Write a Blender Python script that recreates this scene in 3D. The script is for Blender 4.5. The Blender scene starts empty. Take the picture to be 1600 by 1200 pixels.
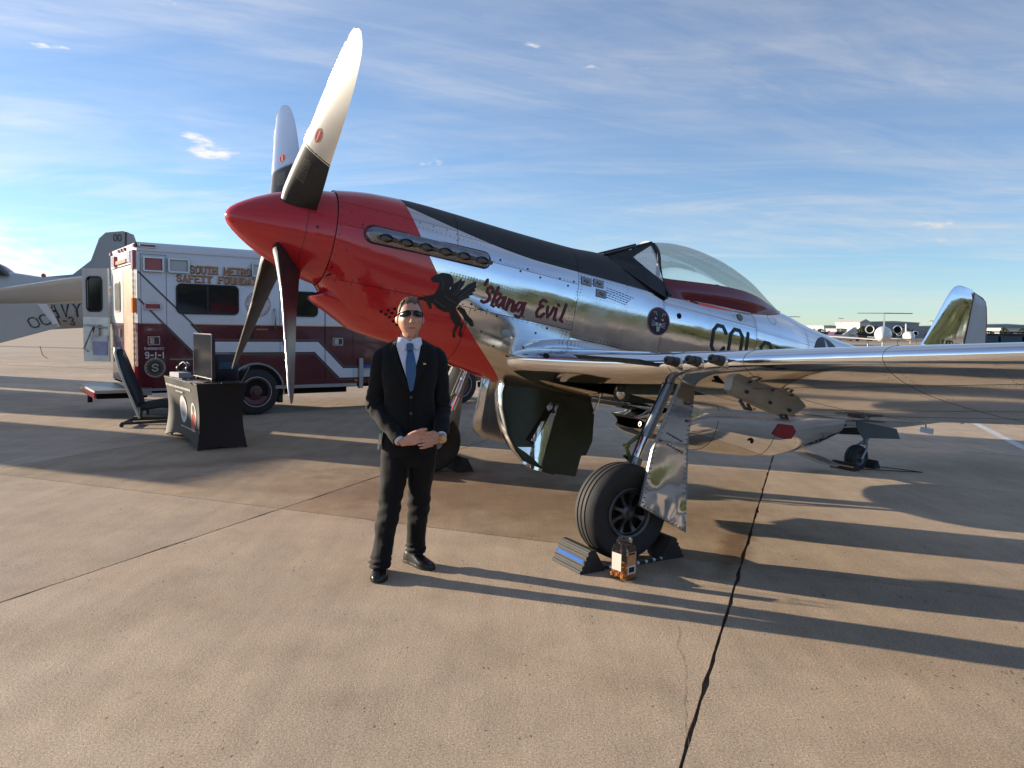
import bpy, bmesh, math, random
from mathutils import Vector, Matrix, noise
from mathutils.geometry import tessellate_polygon
random.seed(7)
SC = bpy.context.scene
COL = SC.collection
R = math.radians
# ---------------------------------------------------------------- camera
cam_d = bpy.data.cameras.new('camera'); cam = bpy.data.objects.new('camera', cam_d); COL.objects.link(cam)
cam_d.sensor_width = 36.0; cam_d.lens = 26.97; cam_d.clip_start = 0.05; cam_d.clip_end = 20000
PITCH, ROLL, EYE = 0.07413, 0.018176, 1.6562
fw = Vector((0, math.cos(PITCH), -math.sin(PITCH))); u0 = Vector((0, math.sin(PITCH), math.cos(PITCH))); r0 = Vector((1, 0, 0))
rt = r0 * math.cos(ROLL) + u0 * math.sin(ROLL); upv = -r0 * math.sin(ROLL) + u0 * math.cos(ROLL)
cam.matrix_world = Matrix(((rt.x, upv.x, -fw.x, 0), (rt.y, upv.y, -fw.y, 0), (rt.z, upv.z, -fw.z, EYE), (0, 0, 0, 1)))
SC.camera = cam
SC.render.resolution_x, SC.render.resolution_y = 1024, 768
# ---------------------------------------------------------------- sun, sky, exposure
SUN_EL = R(12.2)
SUN = Vector((-0.936 * math.cos(SUN_EL), 0.352 * math.cos(SUN_EL), math.sin(SUN_EL))).normalized()
sl = bpy.data.lights.new('sun', 'SUN'); sl.energy = 5.0; sl.angle = R(0.55); sl.color = (1.0, 0.85, 0.66)
so = bpy.data.objects.new('sun', sl); COL.objects.link(so); so.rotation_euler = SUN.to_track_quat('Z', 'Y').to_euler()
W = bpy.data.worlds.new('World'); SC.world = W; W.use_nodes = True
wt = W.node_tree; wn = wt.nodes; wl = wt.links; wn.clear()
def wnode(t, **k):
    n = wn.new(t)
    for a, b in k.items(): setattr(n, a, b)
    return n
def wmath(op, a, b=None, c=None, clamp=False):
    n = wn.new('ShaderNodeMath'); n.operation = op; n.use_clamp = clamp
    for i, v in enumerate((a, b, c)):
        if v is None: continue
        if isinstance(v, (int, float)): n.inputs[i].default_value = v
        else: wl.new(v, n.inputs[i])
    return n.outputs[0]
sky = wnode('ShaderNodeTexSky', sky_type='NISHITA', sun_disc=False)
sky.sun_elevation = SUN_EL; sky.sun_rotation = math.atan2(SUN.x, SUN.y); sky.altitude = 1600; sky.air_density = 1.0; sky.dust_density = 0.3; sky.ozone_density = 2.6
tc = wnode('ShaderNodeTexCoord'); sep = wnode('ShaderNodeSeparateXYZ'); wl.new(tc.outputs['Generated'], sep.inputs[0])
X, Y, Z = sep.outputs
zc_ = wmath('MAXIMUM', Z, 0.0)
den = wmath('ADD', zc_, 0.10)
px = wmath('DIVIDE', X, den); py = wmath('DIVIDE', Y, den)
def cloudvec(ax, sx, sy, off):
    ca, sa = math.cos(ax), math.sin(ax)
    a = wmath('ADD', wmath('MULTIPLY', px, ca * sx), wmath('MULTIPLY', py, sa * sx))
    b = wmath('ADD', wmath('MULTIPLY', px, -sa * sy), wmath('MULTIPLY', py, ca * sy))
    c = wnode('ShaderNodeCombineXYZ'); wl.new(a, c.inputs[0]); wl.new(b, c.inputs[1]); c.inputs[2].default_value = off
    return c.outputs[0]
def wnoise(vec, scale, detail, rough, dist=0.0):
    n = wnode('ShaderNodeTexNoise'); wl.new(vec, n.inputs['Vector'])
    n.inputs['Scale'].default_value = scale; n.inputs['Detail'].default_value = detail
    n.inputs['Roughness'].default_value = rough; n.inputs['Distortion'].default_value = dist
    return n.outputs['Fac']
def wramp(v, lo, hi):
    n = wnode('ShaderNodeMapRange'); wl.new(v, n.inputs['Value'])
    n.interpolation_type = 'SMOOTHSTEP'
    n.inputs['From Min'].default_value = lo; n.inputs['From Max'].default_value = hi
    return n.outputs['Result']
# thin streaky cirrus, a broad veil and a low bank of small cumulus
streak = wramp(wnoise(cloudvec(R(22), 0.55, 1.9, 3.1), 1.1, 9, 0.62, 1.2), 0.48, 0.80)
veil = wramp(wnoise(cloudvec(R(-14), 0.22, 0.75, 9.4), 1.0, 5, 0.55, 0.6), 0.38, 0.78)
fine = wnoise(cloudvec(R(20), 1.6, 4.6, 1.7), 1.4, 8, 0.65, 0.5)
fine2 = wramp(fine, 0.28, 0.74)
lowb = wmath('MULTIPLY', wmath('MULTIPLY', wramp(wnoise(cloudvec(R(-12), 0.55, 1.35, 5.5), 1.2, 9, 0.64, 0.9), 0.42, 0.72), wramp(Z, 0.03, 0.09)), wmath('SUBTRACT', 1.0, wramp(Z, 0.14, 0.27)))
cirrus = wmath('ADD', wmath('ADD', wmath('MULTIPLY_ADD', streak, 0.26, 0.10), wmath('MULTIPLY', lowb, 0.42)), wmath('MULTIPLY', veil, wmath('MULTIPLY_ADD', fine2, 0.45, 0.18)), clamp=True)
# low cumulus: azimuth / elevation noise near the horizon
sv = wnode('ShaderNodeCombineXYZ'); wl.new(wmath('MULTIPLY', X, 9.0), sv.inputs[0]); wl.new(wmath('MULTIPLY', Y, 9.0), sv.inputs[1]); wl.new(wmath('MULTIPLY', Z, 26.0), sv.inputs[2])
cum = wramp(wnoise(sv.outputs[0], 1.15, 10, 0.60, 0.15), 0.44, 0.60)
band = wmath('MULTIPLY', wramp(Z, 0.005, 0.04), wmath('SUBTRACT', 1.0, wramp(Z, 0.075, 0.125)))
west = wramp(wmath('MULTIPLY', X, -1.0), 0.38, 0.56)
cumf = wmath('MULTIPLY', wmath('MULTIPLY', cum, band), wmath('MULTIPLY_ADD', west, 0.8, 0.10), clamp=True)
# a few small loose puffs
sv2 = wnode('ShaderNodeCombineXYZ'); wl.new(wmath('MULTIPLY', X, 7.0), sv2.inputs[0]); wl.new(wmath('MULTIPLY', Y, 7.0), sv2.inputs[1]); wl.new(wmath('MULTIPLY', Z, 22.0), sv2.inputs[2])
puf = wramp(wnoise(sv2.outputs[0], 1.0, 9, 0.6, 0.2), 0.66, 0.74)
cld = wmath('MULTIPLY_ADD', puf, 0.7, wmath('MAXIMUM', wmath('MULTIPLY', cirrus, 0.74), cumf), clamp=True)
# clouds glow stronger towards the sun
dot = wnode('ShaderNodeVectorMath', operation='DOT_PRODUCT'); wl.new(tc.outputs['Generated'], dot.inputs[0]); dot.inputs[1].default_value = SUN
glow = wmath('POWER', wmath('MULTIPLY_ADD', dot.outputs['Value'], 0.5, 0.5, clamp=True), 3.0)
cb = wmath('MULTIPLY_ADD', glow, 2.6, 4.3)
ccol = wnode('ShaderNodeVectorMath', operation='SCALE'); ccol.inputs[0].default_value = (1.0, 0.965, 0.93); wl.new(cb, ccol.inputs['Scale'])
mixs = wnode('ShaderNodeMix', data_type='RGBA'); wl.new(cld, mixs.inputs['Factor'])
tint = wnode('ShaderNodeVectorMath', operation='MULTIPLY'); wl.new(sky.outputs[0], tint.inputs[0]); tint.inputs[1].default_value = (0.86, 0.985, 1.10)
wl.new(tint.outputs[0], mixs.inputs['A']); wl.new(ccol.outputs[0], mixs.inputs['B'])
bg = wnode('ShaderNodeBackground'); bg.inputs['Strength'].default_value = 0.100; wl.new(mixs.outputs['Result'], bg.inputs['Color'])
wo = wnode('ShaderNodeOutputWorld'); wl.new(bg.outputs[0], wo.inputs['Surface'])
SC.view_settings.view_transform = 'Standard'; SC.view_settings.look = 'None'; SC.view_settings.gamma = 1.0
SC.view_settings.use_curve_mapping = False; SC.view_settings.exposure = 0.84
SC.cycles.max_bounces = 8; SC.cycles.glossy_bounces = 4; SC.cycles.transparent_max_bounces = 12; SC.cycles.caustics_reflective = False; SC.cycles.caustics_refractive = False
SC.cycles.sample_clamp_indirect = 6.0
# ---------------------------------------------------------------- materials
MATS = {}
def mat(name, col=(0.5, 0.5, 0.5), rough=0.5, metal=0.0, var=0.0, vscale=8.0, bump=0.0, bscale=40.0, coat=0.0, emit=None, estr=1.0, alpha=None, trans=0.0, ior=1.45, spec=None, rvar=0.0, bdist=0.01):
    if name in MATS: return MATS[name]
    m = bpy.data.materials.new(name); m.use_nodes = True; nt = m.node_tree; n = nt.nodes; l = nt.links
    b = n['Principled BSDF']; b.inputs['Base Color'].default_value = (*col, 1); b.inputs['Roughness'].default_value = rough
    b.inputs['Metallic'].default_value = metal; b.inputs['IOR'].default_value = ior
    if coat: b.inputs['Coat Weight'].default_value = coat; b.inputs['Coat Roughness'].default_value = 0.05
    if trans: b.inputs['Transmission Weight'].default_value = trans
    if alpha is not None: b.inputs['Alpha'].default_value = alpha
    if spec is not None: b.inputs['Specular IOR Level'].default_value = spec
    if emit: b.inputs['Emission Color'].default_value = (*emit, 1); b.inputs['Emission Strength'].default_value = estr
    if var or bump or rvar:
        t = n.new('ShaderNodeTexCoord'); oi = n.new('ShaderNodeObjectInfo')
        va = n.new('ShaderNodeVectorMath'); va.operation = 'ADD'; l.new(t.outputs['Object'], va.inputs[0]); l.new(oi.outputs['Random'], va.inputs[1])
        if var or rvar:
            nz = n.new('ShaderNodeTexNoise'); nz.inputs['Scale'].default_value = vscale; nz.inputs['Detail'].default_value = 6; nz.inputs['Roughness'].default_value = 0.65
            l.new(va.outputs[0], nz.inputs['Vector'])
        if var:
            mr = n.new('ShaderNodeMapRange'); l.new(nz.outputs['Fac'], mr.inputs['Value']); mr.inputs['From Min'].default_value = 0.25; mr.inputs['From Max'].default_value = 0.75
            mr.inputs['To Min'].default_value = 1 - var; mr.inputs['To Max'].default_value = 1 + var
            vm = n.new('ShaderNodeVectorMath'); vm.operation = 'SCALE'; vm.inputs[0].default_value = col; l.new(mr.outputs[0], vm.inputs['Scale']); l.new(vm.outputs[0], b.inputs['Base Color'])
        if rvar:
            mr2 = n.new('ShaderNodeMapRange'); l.new(nz.outputs['Fac'], mr2.inputs['Value']); mr2.inputs['From Min'].default_value = 0.3; mr2.inputs['From Max'].default_value = 0.7
            mr2.inputs['To Min'].default_value = max(0.02, rough - rvar); mr2.inputs['To Max'].default_value = rough + rvar; l.new(mr2.outputs[0], b.inputs['Roughness'])
        if bump:
            nb = n.new('ShaderNodeTexNoise'); nb.inputs['Scale'].default_value = bscale; nb.inputs['Detail'].default_value = 4; l.new(va.outputs[0], nb.inputs['Vector'])
            bp = n.new('ShaderNodeBump'); bp.inputs['Strength'].default_value = bump; bp.inputs['Distance'].default_value = bdist; l.new(nb.outputs['Fac'], bp.inputs['Height']); l.new(bp.outputs[0], b.inputs['Normal'])
    MATS[name] = m
    return m
# ---------------------------------------------------------------- mesh helpers
def mk(name, V, F, m=None, parent=None, smooth=None, mi=None, mats=None):
    me = bpy.data.meshes.new(name); me.from_pydata([tuple(v) for v in V], [], F); me.update()
    for mm in (mats or ([m] if m else [])): me.materials.append(mm)
    if mi: me.polygons.foreach_set('material_index', mi)
    if smooth is not None:
        me.polygons.foreach_set('use_smooth', [True] * len(me.polygons))
        me.set_sharp_from_angle(angle=R(smooth))
    o = bpy.data.objects.new(name, me); COL.objects.link(o)
    if parent: o.parent = parent
    return o
def empty(name, label, cat, M=None, loc=None, rz=0.0, group=None):
    o = bpy.data.objects.new(name, None); COL.objects.link(o); o.empty_display_size = 0.2
    if M is not None: o.matrix_world = M
    elif loc is not None: o.location = loc; o.rotation_euler = (0, 0, rz)
    o['label'] = label; o['category'] = cat
    if group: o['group'] = group
    return o
def tag(o, label=None, cat=None, group=None, kind=None):
    if label: o['label'] = label
    if cat: o['category'] = cat
    if group: o['group'] = group
    if kind: o['kind'] = kind
    return o
class MB:
    def __init__(s): s.V = []; s.F = []
    def add(s, V, F):
        k = len(s.V); s.V += [Vector(v) for v in V]; s.F += [tuple(i + k for i in f) for f in F]; return s
    def box(s, x0, x1, y0, y1, z0, z1, M=None):
        V = [Vector((x, y, z)) for z in (z0, z1) for y in (y0, y1) for x in (x0, x1)]
        if M: V = [M @ v for v in V]
        return s.add(V, [(0, 2, 3, 1), (4, 5, 7, 6), (0, 1, 5, 4), (2, 6, 7, 3), (0, 4, 6, 2), (1, 3, 7, 5)])
    def loft(s, rings, closed=True, cap0=True, cap1=True):
        n = len(rings[0]); V = [p for r in rings for p in r]; F = []
        for i in range(len(rings) - 1):
            for j in range(n if closed else n - 1):
                a = i * n + j; b = i * n + (j + 1) % n
                F.append((a, b, b + n, a + n))
        if cap0: F.append(tuple(range(n - 1, -1, -1)))
        if cap1: k = (len(rings) - 1) * n; F.append(tuple(range(k, k + n)))
        return s.add(V, F)
    def tube(s, pts, r, n=8, cap=True):
        pts = [Vector(p) for p in pts]; rr = r if isinstance(r, (list, tuple)) else [r] * len(pts); rings = []
        ref = None
        for i, p in enumerate(pts):
            d = (pts[min(i + 1, len(pts) - 1)] - pts[max(i - 1, 0)]).normalized()
            if ref is None: ref = d.orthogonal().normalized()
            a = (ref - d * ref.dot(d)).normalized(); b = d.cross(a); ref = a
            rings.append([p + (a * math.cos(2 * math.pi * k / n) + b * math.sin(2 * math.pi * k / n)) * rr[i] for k in range(n)])
        return s.loft(rings, True, cap, cap)
    def lathe(s, prof, n=24, M=None, axis='z'):
        rings = []
        for (r_, h) in prof:
            ring = []
            for k in range(n):
                a = 2 * math.pi * k / n; c, q = r_ * math.cos(a), r_ * math.sin(a)
                v = Vector((c, q, h)) if axis == 'z' else (Vector((q, h, c)) if axis == 'y' else Vector((h, c, q)))
                ring.append(M @ v if M else v)
            rings.append(ring)
        return s.loft(rings, True, False, False)
    def prism(s, poly, f0, f1):
        n = len(poly); V = [f0(*p) for p in poly] + [f1(*p) for p in poly]
        tr = tessellate_polygon([[Vector((p[0], p[1], 0)) for p in poly]])
        F = [tuple(t) for t in tr] + [tuple(i + n for i in reversed(t)) for t in tr]
        F += [(i, (i + 1) % n, (i + 1) % n + n, i + n) for i in range(n)]
        return s.add(V, F)
    def build(s, name, m=None, parent=None, smooth=None, **k):
        o = mk(name, s.V, s.F, m, parent, smooth, **k)
        bm = bmesh.new(); bm.from_mesh(o.data); bmesh.ops.recalc_face_normals(bm, faces=bm.faces); bm.to_mesh(o.data); bm.free()
        if smooth is not None: o.data.polygons.foreach_set('use_smooth', [True] * len(o.data.polygons)); o.data.set_sharp_from_angle(angle=R(smooth))
        return o
def lerp_tab(tab, x):
    if x <= tab[0][0]: return tab[0][1:]
    for a, b in zip(tab, tab[1:]):
        if x <= b[0]:
            t = (x - a[0]) / (b[0] - a[0])
            return tuple(p + (q - p) * t for p, q in zip(a[1:], b[1:]))
    return tab[-1][1:]
def smooth_tab(tab, x):   # Catmull-Rom
    if x <= tab[0][0]: return tab[0][1:]
    if x >= tab[-1][0]: return tab[-1][1:]
    for i in range(len(tab) - 1):
        if x <= tab[i + 1][0]:
            p1, p2 = tab[i], tab[i + 1]; p0 = tab[max(i - 1, 0)]; p3 = tab[min(i + 2, len(tab) - 1)]
            h = p2[0] - p1[0]; t = (x - p1[0]) / h; out = []
            for k in range(1, len(p1)):
                m1 = (p2[k] - p0[k]) / (p2[0] - p0[0]) * h; m2 = (p3[k] - p1[k]) / (p3[0] - p1[0]) * h
                out.append((2*t**3-3*t*t+1)*p1[k] + (t**3-2*t*t+t)*m1 + (-2*t**3+3*t*t)*p2[k] + (t**3-t*t)*m2)
            return tuple(out)
def roundrect(x0, x1, z0, z1, r, n=5):
    P = []
    for cx, cz, a0 in ((x1 - r, z0 + r, -90), (x1 - r, z1 - r, 0), (x0 + r, z1 - r, 90), (x0 + r, z0 + r, 180)):
        for k in range(n + 1):
            a = R(a0 + 90 * k / n); P.append((cx + r * math.cos(a), cz + r * math.sin(a)))
    return P
def ribbon(pts, w):  # 2D stroke -> quads; w constant or list
    ws = w if isinstance(w, (list, tuple)) else [w] * len(pts)
    L, Rr = [], []
    for i, p in enumerate(pts):
        a = pts[max(i - 1, 0)]; b = pts[min(i + 1, len(pts) - 1)]
        dx, dy = b[0] - a[0], b[1] - a[1]; d = math.hypot(dx, dy) or 1
        nx, ny = -dy / d * ws[i] / 2, dx / d * ws[i] / 2
        L.append((p[0] + nx, p[1] + ny)); Rr.append((p[0] - nx, p[1] - ny))
    return [[L[i], L[i + 1], Rr[i + 1], Rr[i]] for i in range(len(pts) - 1)]
# stroke font on a 0..1 (wide) by 0..1 (high) cell
O8 = [(.28, 0), (.72, 0), (1, .2), (1, .8), (.72, 1), (.28, 1), (0, .8), (0, .2), (.28, 0)]
GL = {'A': [[(0, 0), (.5, 1), (1, 0)], [(.2, .35), (.8, .35)]], 'B': [[(0, 0), (0, 1), (.7, 1), (.95, .8), (.7, .53), (0, .53)], [(.7, .53), (1, .27), (.7, 0), (0, 0)]],
 'C': [[(1, .78), (.72, 1), (.28, 1), (0, .8), (0, .2), (.28, 0), (.72, 0), (1, .22)]], 'D': [[(0, 0), (0, 1), (.6, 1), (1, .75), (1, .25), (.6, 0), (0, 0)]],
 'E': [[(1, 1), (0, 1), (0, 0), (1, 0)], [(0, .52), (.75, .52)]], 'F': [[(1, 1), (0, 1), (0, 0)], [(0, .52), (.75, .52)]], 'G': [[(1, .78), (.72, 1), (.28, 1), (0, .8), (0, .2), (.28, 0), (.72, 0), (1, .2), (1, .48), (.6, .48)]],
 'H': [[(0, 0), (0, 1)], [(1, 0), (1, 1)], [(0, .5), (1, .5)]], 'I': [[(.5, 0), (.5, 1)]], 'L': [[(0, 1), (0, 0), (1, 0)]], 'M': [[(0, 0), (0, 1), (.5, .35), (1, 1), (1, 0)]],
 'N': [[(0, 0), (0, 1), (1, 0), (1, 1)]], 'O': [O8], '0': [O8], 'P': [[(0, 0), (0, 1), (.72, 1), (1, .76), (.72, .48), (0, .48)]], 'R': [[(0, 0), (0, 1), (.72, 1), (1, .76), (.72, .5), (0, .5)], [(.5, .5), (1, 0)]],
 'S': [[(1, .8), (.72, 1), (.28, 1), (0, .78), (.25, .54), (.75, .46), (1, .22), (.72, 0), (.28, 0), (0, .2)]], 'T': [[(0, 1), (1, 1)], [(.5, 1), (.5, 0)]],
 'U': [[(0, 1), (0, .2), (.28, 0), (.72, 0), (1, .2), (1, 1)]], 'V': [[(0, 1), (.5, 0), (1, 1)]], 'W': [[(0, 1), (.25, 0), (.5, .7), (.75, 0), (1, 1)]], 'Y': [[(0, 1), (.5, .5), (1, 1)], [(.5, .5), (.5, 0)]],
 '9': [[(1, .5), (.28, .45), (0, .65), (0, .82), (.28, 1), (.72, 1), (1, .8), (1, .25), (.7, 0), (.1, .05)]], '1': [[(.15, .78), (.55, 1), (.55, 0)]], '2': [[(0, .8), (.28, 1), (.72, 1), (1, .75), (0, 0), (1, 0)]], '3': [[(0, .85), (.3, 1), (.72, 1), (1, .76), (.6, .53), (1, .28), (.72, 0), (.28, 0), (0, .15)]],
 '5': [[(.9, 1), (.1, 1), (.05, .55), (.7, .58), (1, .3), (.7, 0), (0, .08)]], '6': [[(.9, .92), (.3, 1), (0, .6), (0, .2), (.28, 0), (.72, 0), (1, .2), (1, .4), (.7, .55), (0, .45)]], '-': [[(.15, .5), (.85, .5)]], '.': [[(.3, 0), (.5, 0)]], ' ': []}
GL['Z'] = [[(0, 1), (1, 1), (0, 0), (1, 0)]]
def text_polys(s, x, z, h, cw=0.62, gap=0.28, sw=0.15, serif=False, slant=0.0):
    out = []; cx = x
    for ch in s:
        w = h * cw * (0.35 if ch in "I1.'" else 1.0) * (1.2 if ch in 'MW' else 1.0)
        for st in GL.get(ch, []):
            pts = [(cx + p[0] * w + slant * p[1] * h, z + p[1] * h) for p in st]
            out += ribbon(pts, sw * h)
            # square joints
            for p in pts: out.append([(p[0] - sw*h*.42, p[1] - sw*h*.42), (p[0] + sw*h*.42, p[1] - sw*h*.42), (p[0] + sw*h*.42, p[1] + sw*h*.42), (p[0] - sw*h*.42, p[1] + sw*h*.42)])
            if serif:
                for p, q in ((pts[0], st[0]), (pts[-1], st[-1])):
                    if q[1] in (0, 1): out.append([(p[0] - sw*h*1.1, p[1] - sw*h*.25), (p[0] + sw*h*1.1, p[1] - sw*h*.25), (p[0] + sw*h*1.1, p[1] + sw*h*.25), (p[0] - sw*h*1.1, p[1] + sw*h*.25)])
        cx += w + gap * h
    return out, cx - x - gap * h
def decal(name, polys, surf, m, parent, cuts=0.07, fan=False):
    """flat print laid on a surface: polys in 2D, surf(a,b)->point; each successive polygon lies a hair higher to avoid coplanar faces"""
    V, F = [], []
    bm = bmesh.new(); ids = []
    for k, poly in enumerate(polys):
        vs = [bm.verts.new((p[0], p[1], k * 1.0)) for p in poly]
        if len(poly) <= 4:
            try: bm.faces.new(vs)
            except ValueError: pass
        else:
            for t in tessellate_polygon([[Vector((p[0], p[1], 0)) for p in poly]]):
                try: bm.faces.new([vs[i] for i in t])
                except ValueError: pass
    if cuts:
        xs = [v.co.x for v in bm.verts]; ys = [v.co.y for v in bm.verts]
        for ax, lo, hi in ((0, min(xs), max(xs)), (1, min(ys), max(ys))):
            c = math.ceil(lo / cuts) * cuts
            while c < hi:
                bmesh.ops.bisect_plane(bm, geom=bm.verts[:] + bm.edges[:] + bm.faces[:], plane_co=(c, 0, 0) if ax == 0 else (0, c, 0), plane_no=(1, 0, 0) if ax == 0 else (0, 1, 0))
                c += cuts
    for v in bm.verts: v.co = surf(v.co.x, v.co.y, v.co.z * 0.000012)
    me = bpy.data.meshes.new(name); bm.to_mesh(me); bm.free(); me.materials.append(m)
    o = bpy.data.objects.new(name, me); COL.objects.link(o); o.parent = parent
    return o
def circ(cx, cz, r, n=28, rz=None): return [(cx + r * math.cos(2*math.pi*k/n), cz + (rz or r) * math.sin(2*math.pi*k/n)) for k in range(n)]
# ---------------------------------------------------------------- apron
def concrete_mat(name, base, brown=0.0, pits=1.0):
    m = bpy.data.materials.new(name); m.use_nodes = True; nt = m.node_tree; n = nt.nodes; l = nt.links; b = n['Principled BSDF']
    geo = n.new('ShaderNodeNewGeometry'); P = geo.outputs['Position']
    oi = n.new('ShaderNodeObjectInfo')
    def nz(scale, det, rough, vec=None, dist=0):
        q = n.new('ShaderNodeTexNoise'); q.inputs['Scale'].default_value = scale; q.inputs['Detail'].default_value = det; q.inputs['Roughness'].default_value = rough; q.inputs['Distortion'].default_value = dist
        l.new(vec or P, q.inputs['Vector']); return q.outputs['Fac']
    def mr(v, a, b_, c, d):
        q = n.new('ShaderNodeMapRange'); l.new(v, q.inputs['Value'])
        for i, t in zip(('From Min', 'From Max', 'To Min', 'To Max'), (a, b_, c, d)): q.inputs[i].default_value = t
        return q.outputs[0]
    def mul(a, c):
        q = n.new('ShaderNodeMath'); q.operation = 'MULTIPLY'
        for i, v in enumerate((a, c)):
            if isinstance(v, (int, float)): q.inputs[i].default_value = v
            else: l.new(v, q.inputs[i])
        return q.outputs[0]
    # broom drag direction along the lanes
    mp = n.new('ShaderNodeMapping'); l.new(P, mp.inputs['Vector']); mp.inputs['Rotation'].default_value = (0, 0, R(21)); mp.inputs['Scale'].default_value = (1, 0.08, 1)
    big = mr(nz(0.35, 5, 0.6), 0.3, 0.7, 0.86, 1.13); mid = mr(nz(2.2, 6, 0.65), 0.3, 0.7, 0.88, 1.12); fine = mr(nz(90, 4, 0.7), 0.30, 0.70, 0.55, 1.45)
    agg = mr(nz(260, 2, 0.6), 0.3, 0.7, 0.7, 1.28)
    rnd = mr(oi.outputs['Random'], 0, 1, 0.86, 1.10)
    broom = mr(nz(110, 3, 0.6, mp.outputs[0]), 0.3, 0.7, 0.93, 1.06)
    strk = mr(nz(7, 4, 0.6, mp.outputs[0]), 0.3, 0.7, 0.90, 1.08)
    f = mul(mul(mul(mul(big, strk), mid), mul(fine, agg)), mul(rnd, broom))
    vor = n.new('ShaderNodeTexVoronoi'); vor.inputs['Scale'].default_value = 24; mp2 = n.new('ShaderNodeMapping'); l.new(P, mp2.inputs['Vector']); mp2.inputs['Rotation'].default_value = (0, 0, R(-48)); mp2.inputs['Scale'].default_value = (1.5, 0.7, 1); l.new(mp2.outputs[0], vor.inputs['Vector'])
    pm = n.new('ShaderNodeMath'); pm.operation = 'LESS_THAN'; l.new(vor.outputs['Distance'], pm.inputs[0])
    thr = mr(nz(1.3, 3, 0.6), 0.42, 0.70, 0.03, 0.34 * pits); l.new(mul(thr, mr(nz(17, 1, .5), .47, .62, 0, 1)), pm.inputs[1])
    pit = mr(pm.outputs[0], 0, 1, 1, 0.38)
    f = mul(f, pit)
    vs = n.new('ShaderNodeVectorMath'); vs.operation = 'SCALE'; vs.inputs[0].default_value = base; l.new(f, vs.inputs['Scale'])
    st = n.new('ShaderNodeMix'); st.data_type = 'RGBA'; l.new(vs.outputs[0], st.inputs['A'])
    s2 = n.new('ShaderNodeVectorMath'); s2.operation = 'MULTIPLY'; l.new(vs.outputs[0], s2.inputs[0]); s2.inputs[1].default_value = (0.62, 0.50, 0.40)
    l.new(s2.outputs[0], st.inputs['B']); l.new(mr(nz(0.8, 6, 0.62, None, 0.4), 0.5, 0.72, brown * 0.65, min(1, brown + 0.35)), st.inputs['Factor'])
    # oil and water stains: under the engine, and a wet run along the open joint
    cur = st.outputs['Result']
    for (cx_, cy_, sx_, sy_, rz_, amt) in ((-0.2, 7.4, 3.4, 1.25, -20, 0.7), (1.78, 5.9, 0.16, 1.15, 69 - 90, 0.95), (1.2, 8.9, 1.5, .7, -20, .5), (-3.4, 9.0, 2.2, .35, 30, .5), (0.9, 5.3, .5, .4, 0, .5)):
        mp3 = n.new('ShaderNodeMapping'); mp3.vector_type = 'TEXTURE'; l.new(P, mp3.inputs['Vector']); mp3.inputs['Location'].default_value = (cx_, cy_, 0); mp3.inputs['Rotation'].default_value = (0, 0, R(rz_)); mp3.inputs['Scale'].default_value = (sx_, sy_, 1)
        ln = n.new('ShaderNodeVectorMath'); ln.operation = 'LENGTH'; l.new(mp3.outputs[0], ln.inputs[0])
        e = n.new('ShaderNodeMath'); e.operation = 'MULTIPLY_ADD'; l.new(nz(2.6, 5, .65), e.inputs[0]); e.inputs[1].default_value = 1.5; l.new(mr(ln.outputs['Value'], 0, 1.2, .25, -.95), e.inputs[2])
        fm = n.new('ShaderNodeMix'); fm.data_type = 'RGBA'; l.new(cur, fm.inputs['A']); q2 = n.new('ShaderNodeVectorMath'); q2.operation = 'MULTIPLY'; l.new(cur, q2.inputs[0]); q2.inputs[1].default_value = (.50, .40, .29); l.new(q2.outputs[0], fm.inputs['B']); l.new(mr(e.outputs[0], 0.05, .7, 0, amt), fm.inputs['Factor']); cur = fm.outputs['Result']
    l.new(cur, b.inputs['Base Color']); b.inputs['Roughness'].default_value = 0.85
    l.new(mr(nz(1.7, 4, 0.6), 0.3, 0.7, 0.62 - 0.15 * brown, 0.9), b.inputs['Roughness'])
    hb = n.new('ShaderNodeMath'); hb.operation = 'ADD'; l.new(mul(nz(105, 6, 0.8), 1.0), hb.inputs[0]); l.new(mul(nz(38, 3, 0.6), 0.22), hb.inputs[1])
    h2 = n.new('ShaderNodeMath'); h2.operation = 'SUBTRACT'; l.new(hb.outputs[0], h2.inputs[0]); l.new(mul(pm.outputs[0], 1.0), h2.inputs[1])
    bp = n.new('ShaderNodeBump'); bp.inputs['Strength'].default_value = 0.9 - 0.3 * brown; bp.inputs['Distance'].default_value = 0.008; l.new(h2.outputs[0], bp.inputs['Height']); l.new(bp.outputs[0], b.inputs['Normal'])
    return m
CONC = concrete_mat('concrete', (0.50, 0.380, 0.263))
CONC_C = concrete_mat('worn_concrete', (0.42, 0.318, 0.205), brown=0.2)
CONC_B = concrete_mat('stained_concrete', (0.42, 0.31, 0.195), brown=0.4, pits=0.3)
JOINT = mat('joint_filler', (0.075, 0.062, 0.05), 0.9, var=0.4, vscale=20, bump=0.3)
DA = math.atan2(0.933, 0.36)             # lane direction
dl = Vector((0.360, 0.933, 0)).normalized(); dn = Vector((0.933, -0.360, 0)).normalized()
n0, n1, t0v = -0.385, 3.95, 5.56          # joint offsets: across = n0 + k*n1 ; along = t0v + k*t1
t1v = 3.93
g = mk('ground', [(-9000, -9000, -0.03), (9000, -9000, -0.03), (9000, 9000, -0.03), (-9000, 9000, -0.03)], [(0, 1, 2, 3)], mat('far_concrete', (0.40, 0.31, 0.23), 0.9, var=0.12, vscale=0.05)); tag(g, kind='structure')
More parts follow.
